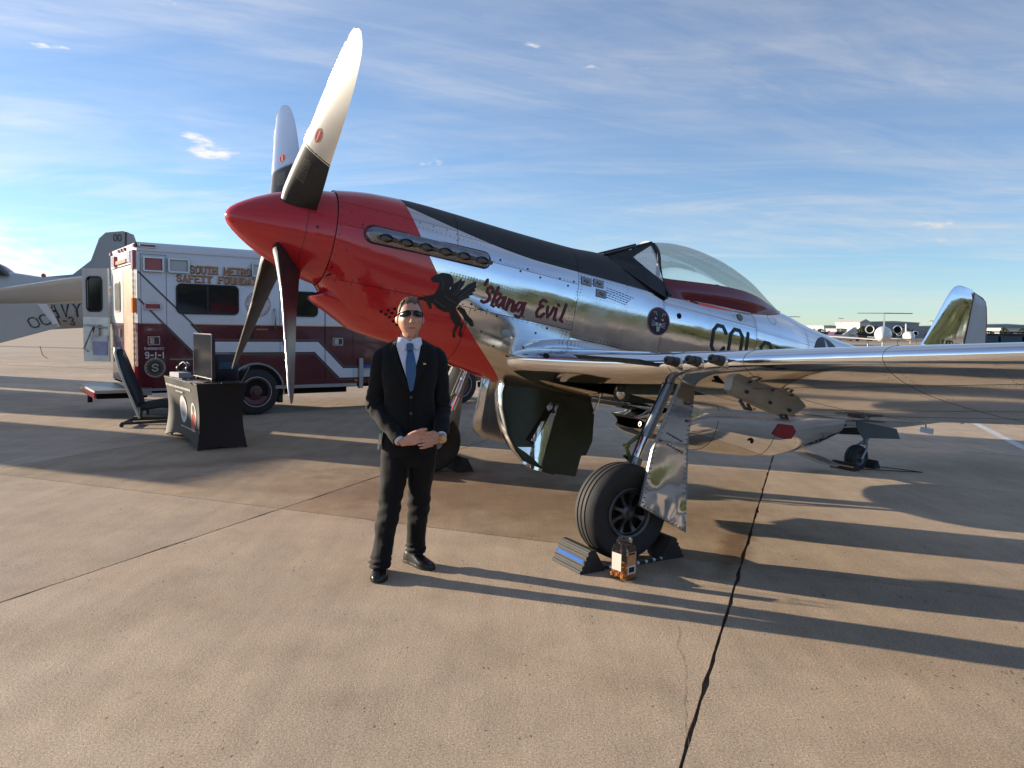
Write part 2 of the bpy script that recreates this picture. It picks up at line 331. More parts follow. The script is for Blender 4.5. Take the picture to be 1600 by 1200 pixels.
def slab_mesh(unique, w, L, seed):
    rnd = random.Random(seed); P = []
    g_ = 0.005
    N = 44 if unique else 1
    cs = [(g_, g_), (w - g_, g_), (w - g_, L - g_), (g_, L - g_)]
    for i in range(4):
        a, b = cs[i], cs[(i + 1) % 4]
        wide = unique and (i in (1, 3))
        for k in range(N):
            t = k / N; x = a[0] + (b[0] - a[0]) * t; y = a[1] + (b[1] - a[1]) * t
            if unique and k:
                j = (noise.noise(Vector((x * 2.3 + seed * 7, y * 2.3, i))) * 0.010 + noise.noise(Vector((x * 14, y * 14 + seed, i))) * 0.006) * (1.0 if wide else 0.35)
                j = abs(j) + (0.012 * max(0, noise.noise(Vector((x * 3.1, y * 5.3, seed + 40.5)))) ** 1.5 * 2.2 if wide else 0)
                nx, ny = (-(b[1] - a[1]), b[0] - a[0]); d = math.hypot(nx, ny); x += nx / d * j; y += ny / d * j
            P.append((x, y))
    n = len(P); V = [(x, y, 0) for x, y in P] + [(x, y, -0.028) for x, y in P]
    F = [tuple(range(n))] + [(i, i + n, (i + 1) % n + n, (i + 1) % n) for i in range(n)]
    me = bpy.data.meshes.new('concrete_slab'); me.from_pydata(V, [], F); me.update(); me.materials.append(CONC); return me
apron = bpy.data.objects.new('apron', None); COL.objects.link(apron); apron['kind'] = 'structure'
common = slab_mesh(False, n1, t1v, 0); commonB = common.copy(); commonB.materials.clear(); commonB.materials.append(CONC_B)
cnt = 0
for a in range(-9, 8):
    for k in range(-2, 14):
        if cnt > 298: break
        o_ = dn * (n0 + a * n1) + dl * (t0v + k * t1v)
        c = o_ + dn * n1 / 2 + dl * t1v / 2
        if c.length > 3.5 and (c.y < -1.0 or abs(c.x) > 0.85 * c.y + 5.5): continue
        brown = (k == 0 and a in (-1, -2))
        near = -2 <= a <= 1 and -2 <= k <= 2
        if near: me = slab_mesh(True, n1, t1v, a * 17 + k * 3 + 5); 
        else: me = commonB if brown else common
        if near and brown: me.materials[0] = CONC_B if a == -1 else CONC_C
        s_ = bpy.data.objects.new('concrete_slab', me); COL.objects.link(s_); s_.location = o_; s_.rotation_euler = (0, 0, math.atan2(dn.y, dn.x)); s_.parent = apron; cnt += 1
sj = mk('joint_sealant', [(*(dn * u_ + dl * v_).xy, -0.016) for u_, v_ in ((-36, -3), (32, -3), (32, 61), (-36, 61))], [(0, 1, 2, 3)], JOINT, apron)
# hairline cracks: thin dark shallow strips
CR = mat('crack', (0.20, 0.155, 0.12), 0.95)
def crack(pts, w, seed):
    rnd = random.Random(seed); P = []
    for a, b in zip(pts, pts[1:]):
        for k in range(14):
            t = k / 14; x = a[0] + (b[0] - a[0]) * t; y = a[1] + (b[1] - a[1]) * t
            P.append((x + noise.noise(Vector((x * 6, y * 6, seed))) * 0.03, y + noise.noise(Vector((x * 6, y * 6, seed + 9))) * 0.03))
    q = ribbon(P, [w * (0.4 + rnd.random()) for _ in P]); V = []; F = []
    for poly in q: k = len(V); V += [(p[0], p[1], 0.0012) for p in poly]; F.append((k, k+1, k+2, k+3))
    mk('crack_line', V, F, CR, apron)
if 0: crack([(0.62, 4.05), (0.52, 3.6), (0.36, 3.2), (0.22, 2.9)], 0.003, 3)
crack([(0.95, 4.2), (0.86, 3.6), (0.72, 2.9)], 0.002, 5)
if 0: crack([(1.56, 4.95), (1.30, 4.3), (1.12, 3.9), (0.90, 3.3)], 0.003, 8)
WP = mat('road_paint', (0.62, 0.60, 0.56), 0.7, var=0.25, vscale=9)
def line(pts, w, nm='painted_line', mm=WP):
    V = []; F = []
    for poly in ribbon(pts, w): k = len(V); V += [(p[0], p[1], 0.004) for p in poly]; F.append((k, k+1, k+2, k+3))
    return mk(nm, V, F, mm, apron)
line([(-5.48, 16.8), (-2.91, 15.84), (-1.13, 15.04), (-0.24, 14.51), (1.6, 13.62), (4.95, 11.9), (7.14, 10.58), (9.2, 9.3)], 0.045)
line([(-19, 23.3), (-14.2, 21.2), (-11.1, 20.1), (-8.6, 18.6), (-5.48, 16.8)], 0.09)
line([(10.6, 19.4), (8.86, 14.67), (7.63, 11.32), (6.5, 8.2)], 0.15)
line([(-26, 34), (-12, 31.2), (9, 27), (34, 22)], 0.15)
# dark tyre-worn sheen / tar marks on the far apron
TAR = mat('tar_seal', (0.10, 0.085, 0.07), 0.7, var=0.2, vscale=3)
for pts, w in (([(-34, 46), (-8, 41), (20, 36)], 0.35), ([(-20, 27.5), (-9, 24.6), (3, 22)], 0.08)): line(pts, w, 'tar_strip', TAR)
# ---------------------------------------------------------------- silver fighter
aftv = Vector((0.8659362, 0.4693579, -0.1727937)); portv = Vector((0.4765258, -0.8791605, 0)); upl = Vector((0.1519134, 0.0823406, 0.984958)); tipw = Vector((-2.1966, 5.8766, 2.47037))
orgw = tipw + aftv * 2.7 - upl * 2.034
PM = Matrix(((-aftv.x, portv.x, upl.x, orgw.x), (-aftv.y, portv.y, upl.y, orgw.y), (-aftv.z, portv.z, upl.z, orgw.z), (0, 0, 0, 1)))
def AP(x, y, z): return Vector((2.7 - x, y, z + 2.034))
plane = empty('fighter_aircraft', 'polished silver propeller fighter with red nose, parked tail down behind the man in the suit', 'airplane', M=PM)
def metal(name, col=(0.82, 0.83, 0.85), rough=0.09, wav=0.25, wscale=2.2, fine=0.04, paint=False):
    m = bpy.data.materials.new(name); m.use_nodes = True; nt = m.node_tree; n = nt.nodes; l = nt.links; b = n['Principled BSDF']
    t = n.new('ShaderNodeTexCoord'); oi = n.new('ShaderNodeObjectInfo'); O = t.outputs['Object']
    va = n.new('ShaderNodeVectorMath'); va.operation = 'ADD'; l.new(O, va.inputs[0]); sc_ = n.new('ShaderNodeVectorMath'); sc_.operation = 'SCALE'; sc_.inputs[0].default_value = (9, 5, 7); l.new(oi.outputs['Random'], sc_.inputs['Scale']); l.new(sc_.outputs[0], va.inputs[1])
    def nz(scale, det, rough_=0.5, vec=None):
        q = n.new('ShaderNodeTexNoise'); q.inputs['Scale'].default_value = scale; q.inputs['Detail'].default_value = det; q.inputs['Roughness'].default_value = rough_; l.new(vec or va.outputs[0], q.inputs['Vector']); return q.outputs['Fac']
    def mr(v, a, b_, c, d):
        q = n.new('ShaderNodeMapRange'); l.new(v, q.inputs['Value'])
        for i, tt in zip(('From Min', 'From Max', 'To Min', 'To Max'), (a, b_, c, d)): q.inputs[i].default_value = tt
        return q.outputs[0]
    def M2(op, a, c, cl=False):
        q = n.new('ShaderNodeMath'); q.operation = op; q.use_clamp = cl
        for i, v in enumerate((a, c)):
            if isinstance(v, (int, float)): q.inputs[i].default_value = v
            else: l.new(v, q.inputs[i])
        return q.outputs[0]
    r = M2('MULTIPLY', mr(nz(5, 6, 0.7), 0.3, 0.75, rough * 0.55, rough * 1.9), mr(oi.outputs['Random'], 0, 1, 0.6 if paint else 1.0, 2.3 if paint else 1.0))
    smud = mr(nz(1.3, 5, 0.6), 0.35, 0.7, 0.90, 1.04)
    vs = n.new('ShaderNodeVectorMath'); vs.operation = 'SCALE'; vs.inputs[0].default_value = col; l.new(M2('MULTIPLY', smud, mr(oi.outputs['Random'], 0, 1, 1.02, 0.88 if paint else 1.0)), vs.inputs['Scale'])
    colr, met, rr = vs.outputs[0], 1.0, r
    if paint:  # crisp masking-tape edges of the red nose and the black anti-glare top, in airframe coordinates
        s = n.new('ShaderNodeSeparateXYZ'); l.new(O, s.inputs[0])
        x = M2('SUBTRACT', 2.7, s.outputs[0]); z = M2('SUBTRACT', s.outputs[2], 2.034)
        d = M2('SUBTRACT', 0.403, z); ed = M2('ADD', 1.30, M2('ADD', M2('MULTIPLY', d, 0.36), M2('MULTIPLY', M2('MULTIPLY', d, d), 0.435)))
        red = M2('LESS_THAN', x, ed)
        # black edge height falls then stays level
        xe = M2('MAXIMUM', M2('SUBTRACT', 2.55, x), 0.0)
        ze = M2('ADD', 0.200, M2('MULTIPLY', M2('POWER', xe, 1.55), 0.125))
        blk = M2('MULTIPLY', M2('GREATER_THAN', z, ze), M2('MULTIPLY', M2('LESS_THAN', x, 3.97), M2('GREATER_THAN', s.outputs[2], 1.0)))
        blk = M2('MULTIPLY', blk, M2('SUBTRACT', 1.0, red))
        def mixc(f, a, bcol):
            q = n.new('ShaderNodeMix'); q.data_type = 'RGBA'; l.new(f, q.inputs['Factor']); l.new(a, q.inputs['A']); q.inputs['B'].default_value = (*bcol, 1); return q.outputs['Result']
        colr = mixc(blk, mixc(red, colr, (0.58, 0.022, 0.026)), (0.022, 0.026, 0.026))
        anyp = M2('MAXIMUM', red, blk); met = M2('SUBTRACT', 1.0, anyp)
        def mixv(f, a, v):
            q = n.new('ShaderNodeMix'); l.new(f, q.inputs['Factor']); l.new(a, q.inputs['A']); q.inputs['B'].default_value = v; return q.outputs['Result']
        rr = mixv(blk, mixv(red, r, 0.16), 0.55)
        l.new(M2('MULTIPLY', red, 0.5), b.inputs['Coat Weight']); b.inputs['Coat Roughness'].default_value = 0.04
    l.new(colr, b.inputs['Base Color'])
    if isinstance(met, float): b.inputs['Metallic'].default_value = met
    else: l.new(met, b.inputs['Metallic'])
    l.new(rr, b.inputs['Roughness'])
    b1 = n.new('ShaderNodeBump'); b1.inputs['Strength'].default_value = wav; b1.inputs['Distance'].default_value = 0.03; l.new(nz(wscale, 2.5, 0.45), b1.inputs['Height'])
    b2 = n.new('ShaderNodeBump'); b2.inputs['Strength'].default_value = fine; b2.inputs['Distance'].default_value = 0.006; l.new(nz(22, 3, 0.5), b2.inputs['Height']); l.new(b1.outputs[0], b2.inputs['Normal']); l.new(b2.outputs[0], b.inputs['Normal'])
    return m
SKIN = metal('painted_skin', rough=0.06, wav=0.20, wscale=1.7, fine=0.035, paint=True)
ALU = metal('polished_aluminium', rough=0.07, wav=0.05, wscale=1.8, fine=0.03)
DENT = metal('dented_aluminium', rough=0.07, wav=0.06, wscale=3.0, fine=0.02)
CHROME = metal('chrome', col=(0.9, 0.9, 0.9), rough=0.06, wav=0.0, fine=0.0)
BLADE = mat('blade_metal', (0.84, 0.84, 0.82), 0.27, 1.0, var=0.04, vscale=5)
GREYM = mat('grey_metal', (0.30, 0.31, 0.30), 0.42, 0.6, var=0.15)
SEAM = mat('seam', (0.05, 0.05, 0.05), 0.5, 0.3)
RIV = mat('rivet_metal', (0.16, 0.17, 0.18), 0.35, 0.8)
REDP = mat('red_paint', (0.58, 0.022, 0.026), 0.16, 0.0, var=0.06, vscale=3, coat=0.5, bump=0.03, bscale=3)
BLK = mat('black_paint', (0.018, 0.019, 0.020), 0.42, var=0.2, vscale=12)
RUB = mat('rubber', (0.030, 0.029, 0.028), 0.72, var=0.25, vscale=14, bump=0.15, bscale=90)
STEEL = mat('exhaust_steel', (0.27, 0.28, 0.31), 0.26, 0.85, var=0.3, vscale=14, rvar=0.1)
GREEN = mat('zinc_chromate_green', (0.030, 0.034, 0.012), 0.35, 0.1, var=0.35, vscale=5, bump=0.1, bscale=10)
MAROON = mat('maroon_paint', (0.20, 0.018, 0.030), 0.22, coat=0.4, var=0.08)
INK = mat('black_ink', (0.014, 0.015, 0.018), 0.45, var=0.3, vscale=20)
WHITE = mat('white_paint', (0.72, 0.73, 0.74), 0.35, var=0.05)
DRED = mat('lettering_red', (0.17, 0.014, 0.028), 0.4)
DARK = mat('dark_inside', (0.008, 0.008, 0.009), 0.9)
GLASS = bpy.data.materials.new('clear_acrylic'); GLASS.use_nodes = True
_n = GLASS.node_tree.nodes; _l = GLASS.node_tree.links; _n.clear()
_o = _n.new('ShaderNodeOutputMaterial'); _mx = _n.new('ShaderNodeMixShader'); _t = _n.new('ShaderNodeBsdfTransparent'); _t.inputs[0].default_value = (0.95, 0.955, 0.94, 1)
_g = _n.new('ShaderNodeBsdfGlossy'); _g.inputs['Roughness'].default_value = 0.02; _f = _n.new('ShaderNodeFresnel'); _f.inputs[0].default_value = 1.5
_mm = _n.new('ShaderNodeMath'); _mm.operation = 'MULTIPLY_ADD'; _l.new(_f.outputs[0], _mm.inputs[0]); _mm.inputs[1].default_value = 0.55; _mm.inputs[2].default_value = 0.02
_l.new(_mm.outputs[0], _mx.inputs[0]); _l.new(_t.outputs[0], _mx.inputs[1]); _l.new(_g.outputs[0], _mx.inputs[2]); _l.new(_mx.outputs[0], _o.inputs[0])
# fuselage sections: x aft of spinner tip; top, bottom, half width, height of widest point, exponents
ST = [(0.76,.390,-.38,.378,0,2,2),(0.90,.42,-.535,.395,-.01,2.05,2.05),(1.06,.446,-.65,.41,-.02,2.1,2.05),(1.42,.470,-.715,.43,-.05,2.2,2.15),(1.78,.472,-.775,.44,-.08,2.2,2.25),(2.16,.468,-.84,.445,-.10,2.2,2.35),(2.53,.466,-.90,.45,-.1,2.2,2.5),(3.0,.47,-.93,.45,-.1,2.2,2.6),(3.45,.49,-.94,.45,-.1,2.2,2.6),(3.9,.36,-.94,.45,-.1,2.4,2.6),(5.2,.37,-.9,.44,-.1,2.4,2.5),(5.6,.43,-.88,.41,-.1,2.1,2.4),(5.9,.425,-.86,.38,-.1,2.1,2.3),(6.2,.375,-.84,.345,-.12,2.1,2.2),(6.8,.315,-.79,.285,-.13,2,2.1),(7.5,.28,-.68,.21,-.14,2,2),(8.3,.265,-.58,.14,-.12,2,2),(9.0,.26,-.44,.08,-.08,2,2),(9.4,.26,-.35,.045,-.05,2,2)]
def fpt(x, t, inset=0.0):
    zt, zb, w, zc, nt_, nb_ = lerp_tab(ST, x) if 3.4 < x < 6.0 else smooth_tab(ST, x)
    c, s = math.cos(t), math.sin(t); n_ = nt_ if s > 0 else nb_
    y = (w - inset) * math.copysign(abs(c) ** (2 / n_), c)
    z = zc + ((zt - zc) if s > 0 else (zc - zb)) * math.copysign(abs(s) ** (2 / n_), s) * (1 - inset * 2)
    return AP(x, y, z)
def fy(x, z):
    zt, zb, w, zc, nt_, nb_ = lerp_tab(ST, x) if 3.4 < x < 6.0 else smooth_tab(ST, x)
    u, n_ = (abs((z - zc) / (zt - zc)), nt_) if z > zc else (abs((z - zc) / (zb - zc)), nb_)
    return w * max(0, 1 - min(u, 1) ** n_) ** (1 / n_)
def tz(z):
    def f(x):
        zt, zb, w, zc, nt_, nb_ = lerp_tab(ST, x) if 3.4 < x < 6.0 else smooth_tab(ST, x)
        u, n_ = ((z - zc) / (zt - zc), nt_) if z > zc else ((z - zc) / (zc - zb), nb_)
        u = max(-0.999, min(0.999, u)); return math.asin(math.copysign(abs(u) ** (n_ / 2), u))
    return f
# inner body
xs = [0.765, 1.0, 1.4, 1.8, 2.2, 2.6, 3.0, 3.45, 3.7, 3.9, 4.5, 5.2, 5.6, 5.9, 6.2, 6.8, 7.5, 8.3, 9.0, 9.38]
mb = MB(); mb.loft([[fpt(x, 2 * math.pi * k / 40, 0.006) for k in range(40)] for x in xs]); mb.build('airframe', DARK, plane, 40)
def patch(name, x0, x1, ta, tb, m, parent=plane, gx=0.0020):
    nx = max(2, int((x1 - x0) / 0.07)); xsl = [x0 + gx + (x1 - x0 - 2 * gx) * i / nx for i in range(nx + 1)]
    # keep the stations so the skin follows the same straight runs
    fa = ta if callable(ta) else (lambda x: ta); fb = tb if callable(tb) else (lambda x: tb)
    nt_ = max(4, int(abs(fb(xsl[nx // 2]) - fa(xsl[nx // 2])) / R(5)))
    V, F = [], []
    for x in xsl:
        a, b_ = fa(x), fb(x); g_ = 0.0014 / 0.42
        for j in range(nt_ + 1): V.append(fpt(x, a + g_ + (b_ - a - 2 * g_) * j / nt_))
    for i in range(nx):
        for j in range(nt_):
            p = i * (nt_ + 1) + j; F.append((p, p + 1, p + nt_ + 2, p + nt_ + 1))
    o = mk(name, V, F, m, parent, 60); return o
def both(name, x0, x1, za, zb_, m=SKIN):
    """za lower, zb_ upper height lines, port and starboard"""
    a, b_ = tz(za), tz(zb_); patch(name, x0, x1, a, b_, m); patch(name, x0, x1, lambda x: math.pi - b_(x), lambda x: math.pi - a(x), m)
both('cowl_panel', 0.76, 2.95, -0.33, 0.085); both('cowl_panel', 0.76, 1.75, 0.085, 0.27); both('cowl_panel', 1.75, 2.95, 0.085, 0.24)
patch('top_cowl_panel', 0.76, 1.75, tz(0.27), lambda x: math.pi - tz(0.27)(x), SKIN); patch('top_cowl_panel', 1.75, 2.95, tz(0.24), lambda x: math.pi - tz(0.24)(x), SKIN)
patch('lower_cowl_panel', 0.76, 1.95, lambda x: math.pi - tz(-0.33)(x), lambda x: 2 * math.pi + tz(-0.33)(x), SKIN); patch('lower_cowl_panel', 1.95, 2.95, lambda x: math.pi - tz(-0.33)(x), lambda x: 2 * math.pi + tz(-0.33)(x), SKIN)
both('fuselage_panel', 2.95, 3.95, -0.39, 0.195); both('fuselage_panel', 3.95, 5.2, -0.39, 0.12); both('fuselage_panel', 5.2, 6.1, -0.39, 0.10); both('fuselage_panel', 3.95, 5.2, 0.12, 0.24)
patch('top_deck_panel', 2.95, 3.5, tz(0.195), lambda x: math.pi - tz(0.195)(x), SKIN); patch('top_deck_panel', 3.5, 3.95, tz(0.195), lambda x: math.pi - tz(0.195)(x), SKIN)
patch('cockpit_deck', 3.95, 5.2, tz(0.24), lambda x: math.pi - tz(0.24)(x), SKIN); patch('spine_panel', 5.2, 6.1, tz(0.10), lambda x: math.pi - tz(0.10)(x), SKIN)
patch('belly_panel', 2.95, 6.1, lambda x: math.pi - tz(-0.39)(x), lambda x: 2 * math.pi + tz(-0.39)(x), ALU)
both('tail_panel', 6.1, 7.6, -0.30, 0.15); both('tail_panel', 7.6, 9.38, -0.22, 0.12)
patch('spine_panel', 6.1, 7.6, tz(0.15), lambda x: math.pi - tz(0.15)(x), SKIN); patch('spine_panel', 7.6, 9.38, tz(0.12), lambda x: math.pi - tz(0.12)(x), SKIN)
patch('belly_panel', 6.1, 7.6, lambda x: math.pi - tz(-0.30)(x), lambda x: 2 * math.pi + tz(-0.30)(x), ALU); patch('belly_panel', 7.6, 9.38, lambda x: math.pi - tz(-0.22)(x), lambda x: 2 * math.pi + tz(-0.22)(x), ALU)
# spinner
SP = [(0.0, 0.006), (0.01, 0.035), (0.03, 0.065), (0.07, 0.102), (0.13, 0.145), (0.2, 0.188), (0.3, 0.24), (0.42, 0.292), (0.55, 0.337), (0.66, 0.362), (0.735, 0.374), (0.754, 0.376)]
mb = MB(); mb.loft([[AP(x, r_ * math.cos(2*math.pi*k/56), r_ * math.sin(2*math.pi*k/56)) for k in range(56)] for x, r_ in SP]); spn = mb.build('spinner', REDP, plane, 40)
mb = MB()
for x, r_ in ((0.545, 0.3365), (0.756, 0.374)):
    mb.loft([[AP(x + dx, (r_ + dr) * math.cos(2*math.pi*k/56), (r_ + dr) * math.sin(2*math.pi*k/56)) for k in range(56)] for dx, dr in ((-0.0015, 0.0003), (-0.0012, 0.0016), (0.0014, 0.0022), (0.0018, 0.0006))], cap0=False, cap1=False)
mb.build('seam_ring', SEAM, spn, 30)
def spsurf(x, ang): r_ = lerp_tab([(a, b) for a, b in SP], x)[0]; return r_
mb = MB(); c0 = AP(0.62, 0.352, 0.02)
mb.lathe([(0.012, 0), (0.012, 0.003), (0.0, 0.004)], 10, Matrix.Translation(c0) @ Matrix.Rotation(R(-90), 4, 'X') @ Matrix.Rotation(R(14), 4, 'Y')); mb.build('spinner_plug', SEAM, spn)
# chin intake
mb = MB(); rings = []
for xb, zb_, xt, zt_, w_ in ((.722,-.482,.865,-.325,.165),(.726,-.502,.885,-.315,.185),(.78,-.535,.93,-.31,.215),(.90,-.588,1.0,-.30,.235),(1.08,-.678,1.15,-.32,.25),(1.3,-.715,1.3,-.36,.245),(1.55,-.735,1.55,-.42,.22),(1.85,-.76,1.85,-.5,.18)):
    ring = []
    for k in range(36):
        a = 2 * math.pi * k / 36; s = math.sin(a); f = (1 - s) / 2
        ring.append(AP(xt + (xb - xt) * f ** 2.4, w_ * math.cos(a), (zt_ + zb_) / 2 + (zt_ - zb_) / 2 * s))
    rings.append(ring)
inner = [[AP(2.7 - v.x + 0.0, v.y * q, ((v.z - 2.034) + 0.41) * q - 0.41) for v in rings[0]] for q in (0.93,)]
deep = [AP(1.06, v.y * 0.8, ((v.z - 2.034) + 0.41) * 0.8 - 0.42) for v in rings[0]]
chin = MB(); chin.loft(rings, cap0=False, cap1=False); k = len(chin.V); ch = chin.build('chin_intake', SKIN, plane, 50)
mb = MB(); mb.loft([rings[0], inner[0], deep], cap0=False); mb.build('intake_duct', mat('intake_red', (0.10, 0.008, 0.012), 0.5), ch, 50)
# exhaust shrouds
EX0, EX1 = 0.976, 2.046
def exh(side):
    def zc2(x): return 0.062 + (x - EX0) * 0.022
    mb = MB(); rings = []
    for i in range(41):
        x = EX0 + (EX1 - EX0) * i / 40; e = min(1, (x - EX0) / 0.075, (EX1 - x) / 0.05); e = math.sqrt(max(0.0, 1 - (1 - e) ** 2)) if e < 1 else 1
        ring = []
        for k in range(15):
            a = R(-90 + 180 * k / 14); z = zc2(x) + (0.064 * e + 0.001) * math.sin(a)
            prot = 0.055 * e * (math.cos(a) ** 0.6) * (1.0 if math.sin(a) > -0.1 else 0.75)
            ring.append(AP(x, side * (fy(x, z) + prot + 0.001), z))
        rings.append(ring)
    mb.loft(rings, closed=False, cap0=False, cap1=False); sh = mb.build('exhaust_shroud', STEEL, plane, 60)
    for i in range(6):
        x = 1.13 + i * 0.166; z = zc2(x) - 0.016
        mb = MB(); c_ = 0.0
        mb.loft([[AP(x + 0.056 * q * math.cos(R(18 * k)), side * (fy(x, z) + 0.0565 * max(.3, math.cos(math.asin(max(-.95, min(.95, (z + 0.032 * q * math.sin(R(18 * k)) - zc2(x)) / .065)))) ** .6) + 0.0025), z + 0.032 * q * math.sin(R(18 * k))) for k in range(20)] for q in (.02, .5, 1.0)], cap0=False, cap1=False); mb.build('stack_opening', mat('recess_shade', (.012, .012, .012), .8), sh, 60)  # flat dark patch painted as the shade inside each stack recess
        mb = MB(); rr = []
        for j in range(9):
            t = j / 8; xx = x - 0.075 + 0.15 * t; wz = 0.026 * math.sin(math.pi * min(1, t * 1.25 + 0.08)) ** 0.7 if t < 0.8 else 0.018; out = 0.060 + 0.026 * t - (0.012 if t < 0.15 else 0)
            rr.append([AP(xx, side * (fy(xx, z) + out * 0.8 + (0.022 * (0.3 + t)) * math.cos(R(40 * q))), z - 0.004 + wz * math.sin(R(40 * q))) for q in range(9)])
        mb.loft(rr); st_ = mb.build('exhaust_stack', mat('burnt_steel', (0.13, 0.115, 0.10), 0.38, 0.8, var=0.3), sh, 50)
        mb = MB(); mb.lathe([(0.0, 0), (0.017, 0.0005)], 12, Matrix.Translation(AP(x + 0.078, side * (fy(x, z) + 0.062), z - 0.004)) @ Matrix.Rotation(R(-90), 4, 'Y')); 
    # dark rim
    mb = MB(); P = []
    for k in range(48):
        a = 2 * math.pi * k / 48; ca, sa = math.cos(a), math.sin(a)
        x = (EX0 + 0.07 if ca < 0 else EX1 - 0.05) + (0.078 if ca < 0 else 0.058) * ca; z = zc2(x) + 0.070 * sa
        P.append(AP(x, side * (fy(x, z) + 0.004), z))
    P2 = []
    for a_, b_ in zip(P, P[1:] + P[:1]): P2 += [a_]
    mb.tube(P2 + [P2[0]], 0.0055, 6, cap=False); mb.build('shroud_rim', SEAM, sh, 60)
exh(1); exh(-1)
# propeller
HX = 0.462
TH0 = 0.8304
FRONT = BLADE
def blade(k):
    th = TH0 + k * math.pi / 2
    rv = Vector((0, math.sin(th), math.cos(th))); fwd = Vector((1, 0, 0)); tau = fwd.cross(rv)
    O = AP(HX, 0, 0)
    tab = [(0.20,.25,53,.10,0),(0.32,.30,52,.085,0),(0.40,.31,46,.075,.0),(0.55,.31,42,.055,.0),(0.76,.292,37,.036,.0),(0.80,.288,36.5,.030,.0),(1.0,.28,33.5,.024,.0),(1.2,.265,31,.02,.0),(1.4,.235,29,.016,.0),(1.55,.195,27.5,.012,.004),(1.64,.155,27.5,.009,.010),(1.69,.108,27,.006,.014),(1.715,.066,26.5,.004,.016),(1.725,.035,26.5,.003,.006)]
    def sec(r_, n=22):
        c, be, t, off = smooth_tab([(a, b, d, e, f_) for a, b, d, e, f_ in tab], r_)
        be = R(be); ch = tau * math.cos(be) + fwd * math.sin(be); nf = fwd * math.cos(be) - tau * math.sin(be)
        up_, lo_ = [], []
        for j in range(n // 2 + 1):
            s = j / (n // 2); xx = (0.5 - 0.5 * math.cos(math.pi * s)); th_ = 5 * (0.2969 * math.sqrt(xx) - .126 * xx - .3516 * xx**2 + .2843 * xx**3 - .1036 * xx**4)
            p = O + rv * r_ + ch * (c * (0.42 - xx) + off)
            up_.append(p + nf * (th_ * t * 1.7)); lo_.append(p - nf * (th_ * t * 0.45))
        return up_, lo_, (ch, nf, c)
    rl = [0.20,.28,.34,.40,.47,.55,.65,.755]; rl2 = [.755,.80,.9,1.0,1.1,1.2,1.3,1.4,1.48,1.55,1.6,1.64,1.67,1.69,1.705,1.717,1.725]
    mb = MB(); mb.loft([sec(r_)[0] + sec(r_)[1][::-1][1:-1] for r_ in rl], cap0=False); cuff = mb.build('propeller_blade', BLK, plane, 40)
    mb = MB(); fr = [sec(r_)[0] for r_ in rl2]; mb.loft(fr, closed=False, cap0=False, cap1=False); mb.build('blade_face', FRONT, cuff, 60)
    mb = MB(); bk = [sec(r_)[1] for r_ in rl2]; mb.loft(bk, closed=False, cap0=False, cap1=False); mb.build('blade_back', mat('blade_black', (0.022, 0.022, 0.024), 0.33, 0.1, var=0.3, vscale=6), cuff, 60)
    # bright worn leading edge
    mb = MB(); mb.tube([(lambda u_: u_[0][0] + u_[2][0] * 0.0012)(sec(r_)) for r_ in rl2[:-2]], 0.0050, 6); mb.build('leading_edge', mat('bare_edge', (0.8, 0.8, 0.78), 0.35, 1.0), cuff, 60)
    mb = MB(); q = [sec(r_) for r_ in (0.762, 0.772)]; rg = [[p + (p - (s_[0][len(s_[0])//2])).normalized() * 0.0008 for p in s_[0] + s_[1][::-1][1:-1]] for s_ in q]; mb.loft(rg, cap0=False, cap1=False); mb.build('cuff_band', SEAM, cuff, 60)
    # maker's mark and stencil lines printed on the face
    def fsurf(lift):
        def f(a, b_, off):   # a along chord from leading edge (0..1), b_ radius
            up_, lo_, (ch, nf, c) = sec(b_, 40); i = min(len(up_) - 2, max(0, int(math.acos(1 - 2 * min(.999, max(0, a))) / math.pi * 20))); s0 = 0.5 - 0.5 * math.cos(math.pi * i / 20); s1 = 0.5 - 0.5 * math.cos(math.pi * (i + 1) / 20)
            t = (a - s0) / (s1 - s0); return up_[i].lerp(up_[i + 1], t) + nf * (lift + off)
        return f
    decal('maker_mark', [circ(0.42, 0.90, 0.115, 20, 0.062)], fsurf(0.0012), mat('mark_tan', (0.55, 0.40, 0.30), 0.4), cuff, 0.03)
    decal('maker_mark', [circ(0.42, 0.90, 0.095, 20, 0.054)], fsurf(0.0018), mat('mark_red', (0.45, 0.02, 0.03), 0.4), cuff, 0.03)
    decal('maker_mark', [[(0.405, 0.855), (0.435, 0.855), (0.435, 0.945), (0.405, 0.945)]], fsurf(0.0024), mat('mark_pale', (0.7, 0.6, 0.55), 0.4), cuff, 0.03)
    polys = []
    rnd = random.Random(k)
    for row in range(7):
        a = 0.30 + row * 0.035; b_ = 0.50
        while b_ < 0.68:
            L_ = rnd.uniform(0.006, 0.018); polys.append([(a, b_), (a + 0.012, b_), (a + 0.012, b_ + L_), (a, b_ + L_)]); b_ += L_ + 0.006
    decal('stencil_print', polys, fsurf(0.0012), mat('stencil_grey', (0.22, 0.21, 0.17), 0.6), cuff, 0)
for k in range(4): blade(k)
